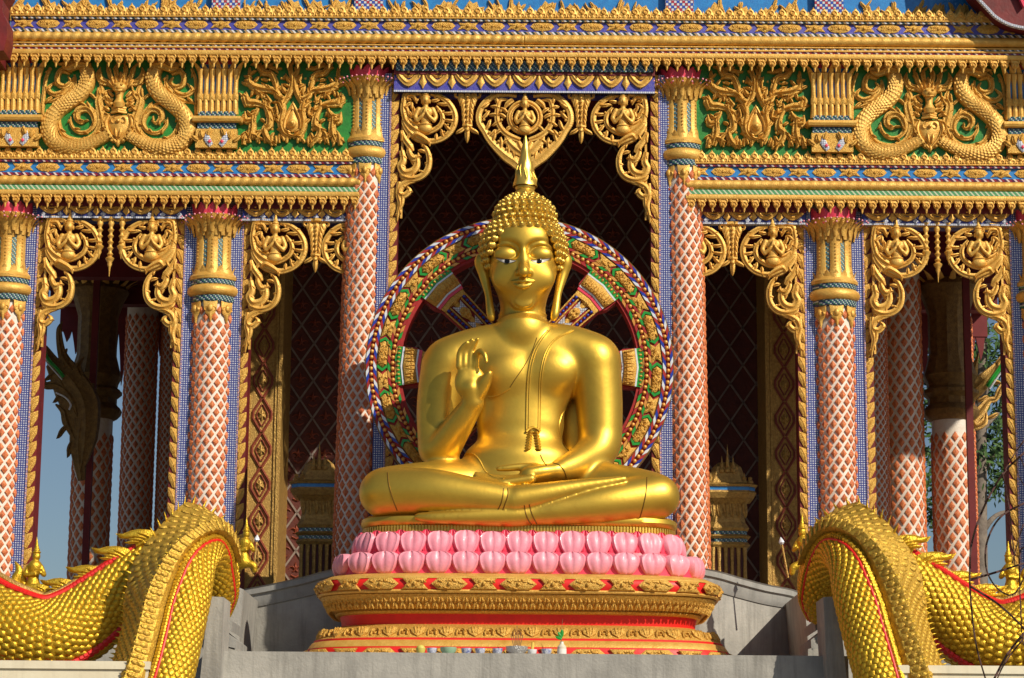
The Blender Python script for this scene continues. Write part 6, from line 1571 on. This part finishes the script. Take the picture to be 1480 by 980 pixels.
# ================================================================== SERPENTS (NAGAS)
def scale_mesh(w, l, h):
    m = MB(); P = [(-w * .55, -l * .5), (-w, 0), (-w * .75, l * .45), (0, l * .72), (w * .75, l * .45), (w, 0), (w * .55, -l * .5)]; n = len(P)
    for x, z in P: m.v.append((x, 0, -z))
    for x, z in P: m.v.append((x * .80, -h * (.55 + .5 * (z / l + .5)), -z * .88))
    m.v.append((0, -h * 1.35, -.25 * l))
    for k in range(n): m.f.append((k, (k + 1) % n, n + (k + 1) % n, n + k)); m.f.append((n + k, n + (k + 1) % n, 2 * n))
    return m
def tube_frames(path, n, dors=None):
    """path rows (u, v, Y, r px) -> list of (point, tangent, dorsal, side, radius, s)"""
    P = cr([(*F(u, v, Y), r * px(Y)) for u, v, Y, r in path], n); out = []; s = 0
    for i, p in enumerate(P):
        a, b_ = P[max(0, i - 1)], P[min(len(P) - 1, i + 1)]; T = (Vector(b_[:3]) - Vector(a[:3])).normalized()
        D = dors(i / (len(P) - 1), T); D = (D - T * D.dot(T)).normalized(); W = T.cross(D).normalized()
        if i: s += (Vector(p[:3]) - Vector(P[i - 1][:3])).length
        out.append((Vector(p[:3]), T, D, W, p[3], s))
    return out
def naga(label, paths, label_parts=True):
    t = thing('serpent', label, 'serpent sculpture', F(*paths[0]['path'][0][:3])); L0 = t.location.copy(); nparts = 0; rest = MB()
    for pth in paths:
        fr = tube_frames(pth['path'], 10, pth['dors']); K = 28; m = MB()
        for p, T, D, W, r, s in fr:
            for k in range(K): a = 2 * pi * k / K; m.v.append(tuple(p - L0 + (D * cos(a) + W * sin(a)) * r))
        for i in range(len(fr) - 1):
            for k in range(K): m.f.append((i * K + k, i * K + (k + 1) % K, (i + 1) * K + (k + 1) % K, (i + 1) * K + k))
        m.f.append(tuple(range(K))); m.f.append(tuple((len(fr) - 1) * K + k for k in range(K))[::-1]); m.obj('body', 'naga_gold', t)
        # scales
        S_ = np.array([f[5] for f in fr]); tot = S_[-1]; step = pth.get('step', .088); j = 0; q = .02; w = pth.get('w', .062)
        cand = []
        while q < tot:
            i = min(len(fr) - 2, int(np.searchsorted(S_, q)) - 1); i = max(0, i); f_ = (q - S_[i]) / max(1e-6, S_[i + 1] - S_[i])
            A_, B_ = fr[i], fr[i + 1]; p = A_[0].lerp(B_[0], f_); T = A_[1].lerp(B_[1], f_).normalized(); D = A_[2].lerp(B_[2], f_); D = (D - T * D.dot(T)).normalized(); W = T.cross(D); r = A_[4] + (B_[4] - A_[4]) * f_
            n = max(8, int(2 * pi * r / (2 * w * .92)))
            for k in range(n):
                a = 2 * pi * (k + .5 * (j % 2)) / n; N = D * cos(a) + W * sin(a)
                if N.y > .22: continue
                if pth.get('skip') and cos(a) > pth['skip']: continue
                X = T.cross(N).normalized(); M = Matrix((X, -N, -T * pth.get('dir', 1))).transposed().to_4x4(); M.translation = p - L0 + N * (r - .006); cand.append((M, N, w))
            q += step; j += 1
        for M, N, w in cand:
            big = nparts < pth['lim'] and N.y < -.25
            if big:
                sc = w / .062 * random.uniform(.95, 1.06); o = link('scale', ME_SCALE, t); o.matrix_local = M @ Matrix.Rotation(random.uniform(-.06, .06), 4, 'Y') @ Matrix.Scale(sc, 4); nparts += 1
            else:
                d = scale_mesh(w * 1.04, w * 1.8, .021); d.xf(M); rest.add(d.v, d.f)
        # red line and bead line along the flanks
        for a, r_, mt, rip in pth.get('lines', []):
            b = MB(); pts = []; rr_ = []
            for i, (p, T, D, W, r, s) in enumerate(fr): pts.append(p - L0 + (D * cos(a) + W * sin(a)) * (r * 1.02)); rr_.append(r_)
            if rip:
                N_ = int(tot / rip); 
                for i in range(N_):
                    s = tot * i / N_; k = max(0, min(len(fr) - 2, int(np.searchsorted(S_, s)) - 1)); f_ = (s - S_[k]) / max(1e-6, S_[k + 1] - S_[k]); c0 = pts[k].lerp(pts[k + 1], f_); T = fr[k][1]; N = (fr[k][2] * cos(a) + fr[k][3] * sin(a))
                    X = T.cross(N); h = r_; l = rip * .40; o = len(b.v)
                    for e in (-1, 1):
                        for g, q_ in ((-h, 0), (-h * .7, h * .55), (h * .7, h * .55), (h, 0)): b.v.append(tuple(c0 + X * g + N * (q_ + (.01)) + T * l * e))
                    b.f += [(o, o + 1, o + 5, o + 4), (o + 1, o + 2, o + 6, o + 5), (o + 2, o + 3, o + 7, o + 6), (o, o + 3, o + 2, o + 1), (o + 4, o + 5, o + 6, o + 7)]
                b.tube(pts, [r_ * .8] * len(pts), 6); b.obj('ridged_line', mt, t, angle=30)
            else: b.tube(pts, rr_, 8); b.obj('smooth_line', mt, t)
        if pth.get('fin'):
            fp = pth['fin']; hf = lambda x: float(np.interp(x, [q_[0] for q_ in fp], [q_[1] for q_ in fp])) * SP; tend = fp[-1][0]; fr = [g for i_, g in enumerate(fr) if i_ / (len(fr) - 1) <= tend + .001]; tot0 = tot; tot = fr[-1][5]; b = MB()
            for i, (p, T, D, W, r, s) in enumerate(fr):
                h = hf(i / (len(fr) - 1) * tend); g_ = min(1, h / (50 * SP)); Wf = W if W.y < 0 else -W   # W towards the viewer
                for d_, w_ in ((r * .74, .22), (r * .93 + h * .02, .31), (r + h * .38, .14 + .26 * g_), (r + h, -.15 - .32 * g_), (r + h * .2, -.45 * g_ - .15), (r * .6, -.30)): b.v.append(tuple(p - L0 + D * d_ + Wf * w_))
            for i in range(len(fr) - 1):
                for k in range(6): b.f.append((i * 6 + k, i * 6 + (k + 1) % 6, (i + 1) * 6 + (k + 1) % 6, (i + 1) * 6 + k))
            b.f.append(tuple(range(6))); b.f.append(tuple((len(fr) - 1) * 6 + k for k in range(6))[::-1]); b.obj('crest', 'crest_gold', t, angle=20)
            cm_ = MB(); q = .0; j = 0
            while q < tot:
                i = max(0, min(len(fr) - 2, int(np.searchsorted(S_, q)) - 1)); f_ = (q - S_[i]) / max(1e-6, S_[i + 1] - S_[i]); A_, B_ = fr[i], fr[i + 1]
                p = A_[0].lerp(B_[0], f_); T = A_[1].lerp(B_[1], f_).normalized(); D = A_[2].lerp(B_[2], f_).normalized(); W = T.cross(D); Wf = W if W.y < 0 else -W; r = A_[4]; h = hf((i + f_) / (len(fr) - 1) * tend); g_ = min(1, h / (50 * SP))
                if h < .09: q += .082; continue
                # spikes on the outer edge
                sp = link('crest_spike', ME_SPIKE, t); Z_ = (D * 1.0 + T * (-.25 * pth.get('dir', 1))).normalized(); X_ = T - Z_ * T.dot(Z_); X_.normalize(); Y_ = Z_.cross(X_); M = Matrix((X_, Y_, Z_)).transposed().to_4x4(); M.translation = p - L0 + D * (r + h * .93) - Wf * (.14 + .30 * g_); sp.matrix_local = M @ Matrix.Scale(.72 if (i + f_) / (len(fr) - 1) * tend > .5 else .5, 4)
                sp2 = link('crest_spike', ME_SPIKE, t); M = M.copy(); M.translation = p - L0 + D * (r + h * .33) + Wf * (.13 + .26 * g_); sp2.matrix_local = M @ Matrix.Scale(.38, 4)
                for d_, w_, d2, w2 in ((r + h * .38, .14 + .26 * g_, r + h, -.15 - .32 * g_), (r * .93 + h * .03, .31, r + h * .38, .14 + .26 * g_)):
                    for kk in range(4 if d_ > r else 2):
                        g = (kk + .5 + .5 * (j % 2)) / (4.5 if d_ > r else 2.5); P_ = p - L0 + D * (d_ + (d2 - d_) * g) + Wf * (w_ + (w2 - w_) * g)
                        Nn = (D * (w_ - w2) + Wf * (d2 - d_)).normalized(); Xn = T.cross(Nn).normalized() if False else (D * (d2 - d_) + Wf * (w2 - w_)).normalized()
                        M = Matrix((T, -Nn, Xn)).transposed().to_4x4(); M.translation = P_ + Nn * .002
                        d = scale_mesh(.040, .10, .016); d.v = [(x, y, -z) for x, y, z in d.v]; d.f = [g_[::-1] for g_ in d.f]; d.xf(M); cm_.add(d.v, d.f)
                q += .082; j += 1
            stuff(cm_.obj('crest_feathers', 'crest_gold', t, angle=60))
    if rest.v: stuff(rest.obj('more_scales', 'naga_gold', t, angle=60))
    return t, L0
ME_SCALE = scale_mesh(.066, .115, .021).mesh('scale', 'naga_gold', True, 60)
sm = MB(); sm.v = []; sm.tube([(0, 0, -.03), (.008, 0, .05), (.002, 0, .12), (-.015, 0, .19)], [.045, .040, .022, .003], 6, flat=.5, up=(0, 1, 0)); ME_SPIKE = sm.mesh('spike', 'naga_gold', True)
V_ = Vector
def dors_arch(s):
    def f(t, T):   # outward side of the arch: away from the statue at the front leg, up at the peak, then towards the statue
        a = 0 if t < .30 else (t - .30) / .45; a = min(1, a) * 2.45
        return V_((s * cos(a) * 1.0, -.10 * (1 - min(1, a)), sin(a) + .10))
    return f
dl = lambda s: (lambda t, T: V_((0, 0, 1)))
SERP = []
for s in (-1, 1):
    mm = (lambda u, k=0: u) if s < 0 else (lambda u, k=0: 1513.5 - u + k)
    if s < 0:
        arch = [(218, 1050, -3.7, 35), (243, 980, -3.6, 34), (259, 915, -3.4, 33), (270, 862, -3.2, 33), (279, 812, -2.9, 32), (292, 793, -2.45, 31), (308, 808, -2.05, 30), (315, 845, -1.75, 29), (306, 880, -1.5, 26)]
    else:
        arch = [(1296, 1050, -3.7, 39), (1276, 980, -3.6, 38), (1257, 915, -3.4, 37), (1244, 862, -3.2, 37), (1235, 812, -2.9, 36), (1218, 795, -2.45, 34), (1196, 815, -2.05, 34), (1188, 852, -1.75, 33), (1196, 885, -1.5, 28)]
    far = [(mm(u), v + (7 if s > 0 else 0), Y, r) for u, v, Y, r in ((-90, 850, -2.2, 56), (-40, 878, -2.3, 58), (10, 908, -2.4, 60), (60, 922, -2.4, 58), (105, 908, -2.3, 55), (150, 876, -2.2, 50), (195, 842, -2.1, 46), (240, 815, -2.0, 44))]
    wl_ = 1 if s < 0 else -1
    nm = 'left' if s < 0 else 'right'
    t, L0 = naga('golden scaled serpent arching over the ' + nm + ' stair wall with spiked crest', [
        dict(path=arch, dors=dors_arch(s), lim=190, w=.047, step=.064, fin=[(0, 44), (.36, 43), (.45, 36), (.52, 23), (.58, 21), (.63, 26), (.70, 17), (.77, 4)], dir=-1, lines=[(.95 * wl_, .040, 'naga_gold', .045), (1.12 * wl_, .020, 'signal_red', .0)]),
        dict(path=far, dors=dl(s), lim=300, w=.054, step=.074, dir=1 if s < 0 else 1, skip=.90, lines=[(.45 * wl_ * -1 if False else .42 * (1 if s < 0 else -1), .050, 'signal_red', .055), (0.10, .045, 'old_gold', 0), (2.45 * wl_, .06, 'signal_red', .06)])])
    # flame fins along the back
    fm = MB(); P_ = [(-14, -10), (14, -10), (17, -2), (10, 4), (0, 10), (-10, 13), (-20, 14), (-29, 19), (-27, 11), (-20, 6), (-13, 4), (-10, -2)]; fm.prism([(x, z) for x, z in P_], -4, 4)
    fm.pillow([(x * .92, z * .92) for x, z in P_], -3.6, 5, .7)
    for k in range(4): flame(fm, 8 - 5 * k, -6, 2.2 + .12 * k, 19, 2.8, .5, 4, -6, 6)
    scl(fm, px(-2.2)); me_f = fm.mesh('back_fin', 'naga_gold', True, 50)
    for u, v, sc in ((58, 862, .8), (92, 856, 1.0), (132, 838, 1.08), (171, 811, 1.12), (206, 786, 1.1), (-20, 838, 1.0)):
        if s > 0: v += 8
        link('back_fin', me_f, t, F(mm(u), v - 11, -2.3) - L0, (0, (.38 if u < 180 else .5) * -1 * (1 if s > 0 else 1) if s < 0 else .38, 0), (sc * (1 if s < 0 else -1), sc, sc))

# kneeling guardian figures by the walls
def kneeler_mesh():
    c_ = Clay(axis((-22, 22, .7)), axis((-16, 12, .7)), axis((-4, 64, .7)))
    c_.chain([(0, 0, 12), (0, 0, 22), (1, 0, 32)], [7.5, 5.2, 7.2], 2); c_.chain([(-2, 0, 10), (11, -3, 7), (13, -3, 1)], [5.5, 4, 3], 2); c_.chain([(0, 0, 10), (-9, 1, 5), (-16, 2, 2)], [6.5, 5, 3], 2)
    c_.cone((1, 0, 34), (1.5, 0, 39), 2.6, 2.4, 1); c_.ell((2, -.5, 42.5), (4, 4, 5), 1); c_.ell((2, -.5, 46.5), (4.6, 4.6, 1.5), .6); c_.ell((2, 0, 49), (3.4, 3.4, 1.6), .5); c_.cone((2, 0, 50), (1.5, 0, 62), 2.4, .4, .8)
    c_.chain([(-5.5, 0, 32), (-7, -3, 24), (3, -6, 24)], [2.6, 2.3, 1.8], 1); c_.chain([(7, 0, 32), (11, -3, 24), (8, -7, 26)], [2.6, 2.3, 1.8], 1)
    c_.chain([(-12, 3, 6), (-19, 3, 16), (-15, 3, 28), (-20, 3, 38)], [5, 5.5, 4, .6], 2); c_.chain([(-8, 4, 10), (-11, 3, 20), (-9, 3, 28)], [4, 3.5, .6], 1)
    me = c_.mesh('guardian', 'naga_gold'); me.transform(Matrix.Scale(.0108, 4)); return me
ME_KN = kneeler_mesh()
for u, v, Y, sx, sc, mt, lb in ((47, 866, -1.8, 1, 1.28, 'naga_gold', 'kneeling crowned gold figure on the far left behind the serpent body'), (1462, 868, -1.8, -1, 1.22, 'naga_gold', 'kneeling crowned gold figure on the far right behind the serpent body'),
                        (352, 826, .6, 1, 1.2, 'old_gold', 'crowned gold guardian figure holding a lance beside the left serpent arch'), (1163, 830, .6, -1, 1.35, 'old_gold', 'crowned gold guardian figure with incense beside the right serpent arch')):
    o = link('guardian_figure', ME_KN, None, F(u, v, Y), None, (sx * sc, sc, sc)); tag(o, lb, 'figure', 'guardian figures')
for u0, v0, u1, v1, lb in ((366, 828, 371, 782, 'thin lance standing beside the left guardian figure'), (1139, 835, 1130, 786, 'thin incense stick with pale tip beside the right guardian figure')):
    a, b_ = F(u0, v0, 1.5), F(u1, v1, 1.5); t = thing('lance', lb, 'stick', a); MB().tube([(0, 0, 0), b_ - a], [.018, .014], 6).obj('shaft', 'old_gold', t)
    d = b_ - a; MB().tube([d * .98, d * 1.04, d * 1.10, d * 1.2], [.02, .045, .035, .004], 8).obj('tip', 'tile_white', t)

# ================================================================== OFFERINGS ON THE TERRACE EDGE
zt_ = ZC(944.5, -2.6); YO = -2.12; so = px(YO)
def off(u): return Vector((XC(u, YO, 940), YO, zt_))
def bowl(u, r, h, m1, label, cat='bowl', fill_=None):
    t = thing('offering_bowl', label, cat, off(u), 'offerings on the terrace edge'); r *= so; h *= so
    MB().lathe([(r * .5, 0), (r * .55, h * .1), (r * .9, h * .5), (r, h), (r * .94, h), (r * .8, h * .6), (r * .4, h * .4)], 20).obj('bowl', m1, t)
    if fill_: MB().lathe([(r * .9, h * .80), (r * .5, h * .95), (.001, h)], 16).obj('contents', fill_, t)
    return t
mat('blue_white', (0.72, 0.75, 0.80), 0, 0.2, col2=(0.05, 0.09, 0.35), vscale=26)
t = bowl(608, 7, 10, 'fruit', 'round yellow green fruit in a low cup, leftmost offering', 'fruit'); MB().ball((0, 0, 8 * so), 6.5 * so, 14, 10).obj('fruit', 'fruit', t)
for u, lb in ((624, 'blue and white bowl between the yellow fruit and the pale green bowl'), (674, 'blue and white bowl just right of the pale green bowl'), (694, 'blue and white bowl, second right of the pale green bowl'), (719, 'blue and white bowl just left of the silver bowl'), (790, 'blue and white bowl just left of the clear bottle')): bowl(u, 7.5, 10, 'blue_white', lb, fill_='porcelain')
bowl(648, 12, 11, 'celadon', 'wide pale green bowl among the offerings', fill_='celadon')
t = bowl(747, 16, 13, 'silver', 'large embossed silver incense bowl in the middle of the offerings', fill_='silver')
for k in range(7): MB().tube([((k - 3) * .01, 0, 8 * so), ((k - 3) * .028, (k % 3) * .01, (42 - 4 * abs(k - 3)) * so)], [.006, .005], 5).obj('incense_stick', 'stick', t)
t = bowl(769, 7, 9, 'porcelain', 'small white cup with a yellow candle, right of the silver bowl', 'candle cup'); MB().tube([(0, 0, 5 * so), (0.01, 0, 19 * so)], [.022, .02], 8).obj('candle', 'wax', t)
t = thing('vase_bottle', 'small beige bottle with paper label and a green sprig, rightmost offering', 'bottle', off(812), 'offerings on the terrace edge')
MB().lathe([(6 * so, 0), (6.4 * so, 1 * so), (6.4 * so, 13 * so), (3 * so, 17 * so), (2.6 * so, 20 * so), (3 * so, 20.5 * so)], 16).obj('glass', 'bottle', t); MB().lathe([(6.6 * so, 3 * so), (6.6 * so, 10 * so)], 16).obj('paper_label', 'paper', t)
MB().tube([(0, 0, 10 * so), (-.01, 0, 28 * so), (.01, 0, 52 * so)], [.006, .005, .002], 5).obj('stem', 'stick', t)
for k in range(3):
    m = MB(); flame(m, 0, (24 + 2 * k) * so, pi * (.85 - .2 * k), 10 * so, 3 * so, .5, .01, 0, 6); m.obj('leaf', 'tile_green', t)

# ================================================================== TREES AND TWIGS
def leaf_cloud(m, c_, r, n, rg, sz=.11):
    for i in range(n):
        d = Vector((rg.gauss(0, 1), rg.gauss(0, 1), rg.gauss(0, .8))); d.normalize(); p = c_ + d * r * rg.random() ** .45; a = Vector((rg.gauss(0, 1), rg.gauss(0, 1), rg.gauss(0, 1))).normalized(); b_ = a.orthogonal().normalized(); s = sz * rg.uniform(.6, 1.3); o = len(m.v)
        m.v += [tuple(p - a * s), tuple(p + b_ * s * .45), tuple(p + a * s), tuple(p - b_ * s * .45)]; m.f.append((o, o + 1, o + 2, o + 3))
def tree(u, vb, Y, label, seed, h, limbs, crown):
    base = F(u, vb, Y); base.z = 0; t = thing('tree', label, 'tree', base, 'trees behind the temple'); rg = random.Random(seed); s = px(Y)
    top = F(u + 6, 520, Y) - base; tp = cr([(0, 0, 0), (.1, 0, top.z * .5), (top.x, 0, top.z * .85), (top.x + .3, 0, top.z + h)], 5); m = MB(); m.tube(tp, list(np.linspace(15 * s, 6 * s, len(tp))), 12); m.obj('trunk', 'bark', t)
    for L in limbs:
        P = [F(uu, vv, Y + yy) - base for uu, vv, yy in L]; P = cr([tuple(p) for p in P], 5); m = MB(); m.tube(P, list(np.linspace(5.5 * s, 1.2 * s, len(P))), 8); m.obj('limb', 'bark', t)
    m = MB()
    for uu, vv, yy, rr_, n in crown: leaf_cloud(m, F(uu, vv, Y + yy) - base, rr_, n, rg)
    stuff(m.obj('crown', 'leaf', t, smooth=False))
tree(1408, 800, 24, 'tall grey trunked tree seen through the right porch bay', 11, 5, [[(1408, 640, 0), (1430, 610, 0), (1465, 575, .5), (1500, 560, 1)], [(1410, 700, 0), (1435, 660, .3), (1452, 650, .5), (1490, 610, 1)], [(1412, 780, 0), (1440, 745, 0), (1480, 735, .4)], [(1405, 620, 0), (1370, 600, .4), (1335, 590, .8)], [(1409, 720, 0), (1375, 690, .5), (1330, 700, 1)], [(1410, 590, 0), (1440, 540, 0), (1470, 500, 0)]],
     [(1350, 590, .5, 1.1, 420), (1335, 650, .5, .8, 260), (1355, 700, 0, .8, 260), (1345, 740, .3, .5, 140), (1430, 500, 0, 1.3, 460), (1395, 500, 0, 1.2, 420), (1340, 520, 0, 1.2, 420), (1455, 640, .5, .8, 230), (1440, 590, 1, .7, 180), (1430, 665, 0, .6, 170), (1465, 690, 0, .6, 150), (1448, 620, 0, .5, 120), (1440, 705, 0, .5, 110), (1470, 545, 0, .9, 220), (1262, 610, 0, .9, 320), (1268, 500, 0, .8, 240), (1266, 690, 0, .5, 110)])
# bare creeper twigs close to the camera on the right
tw = thing('bare_twigs', 'bare dark creeper twigs looping in front of the right serpent', 'twigs', F(1425, 980, -9)); b0 = tw.location.copy()
K = 2.884; Zq = lambda q: [(1290 + x / K, 640 + y / K) for x, y in q]
for q, r in (([(560, 30), (460, 130), (380, 270), (330, 420), (322, 560), (330, 700), (350, 850), (395, 1010)], .011), ([(560, 245), (450, 310), (395, 410), (390, 520), (430, 600), (490, 635), (530, 600), (560, 520)], .010), ([(325, 570), (430, 540), (560, 498)], .012), ([(328, 600), (450, 680), (560, 785)], .012),
             ([(560, 780), (480, 880), (410, 1010)], .014), ([(460, 130), (490, 300), (510, 510)], .007), ([(555, -20), (500, 60), (460, 130)], .008), ([(560, 430), (530, 480), (540, 800), (560, 860)], .008), ([(545, 340), (520, 420), (500, 500)], .007), ([(558, 800), (470, 915), (425, 1010)], .009), ([(560, 130), (530, 60), (520, 120), (560, 200)], .006)):
    pts = [F(u, v, -9 - .3 * sin(i)) - b0 for i, (u, v) in enumerate(cr(Zq(q), 8))]; n = len(pts)
    MB().tube(pts, [r * (1.15 - .4 * i / n) for i in range(n)], 6).obj('twig', 'twig', tw)
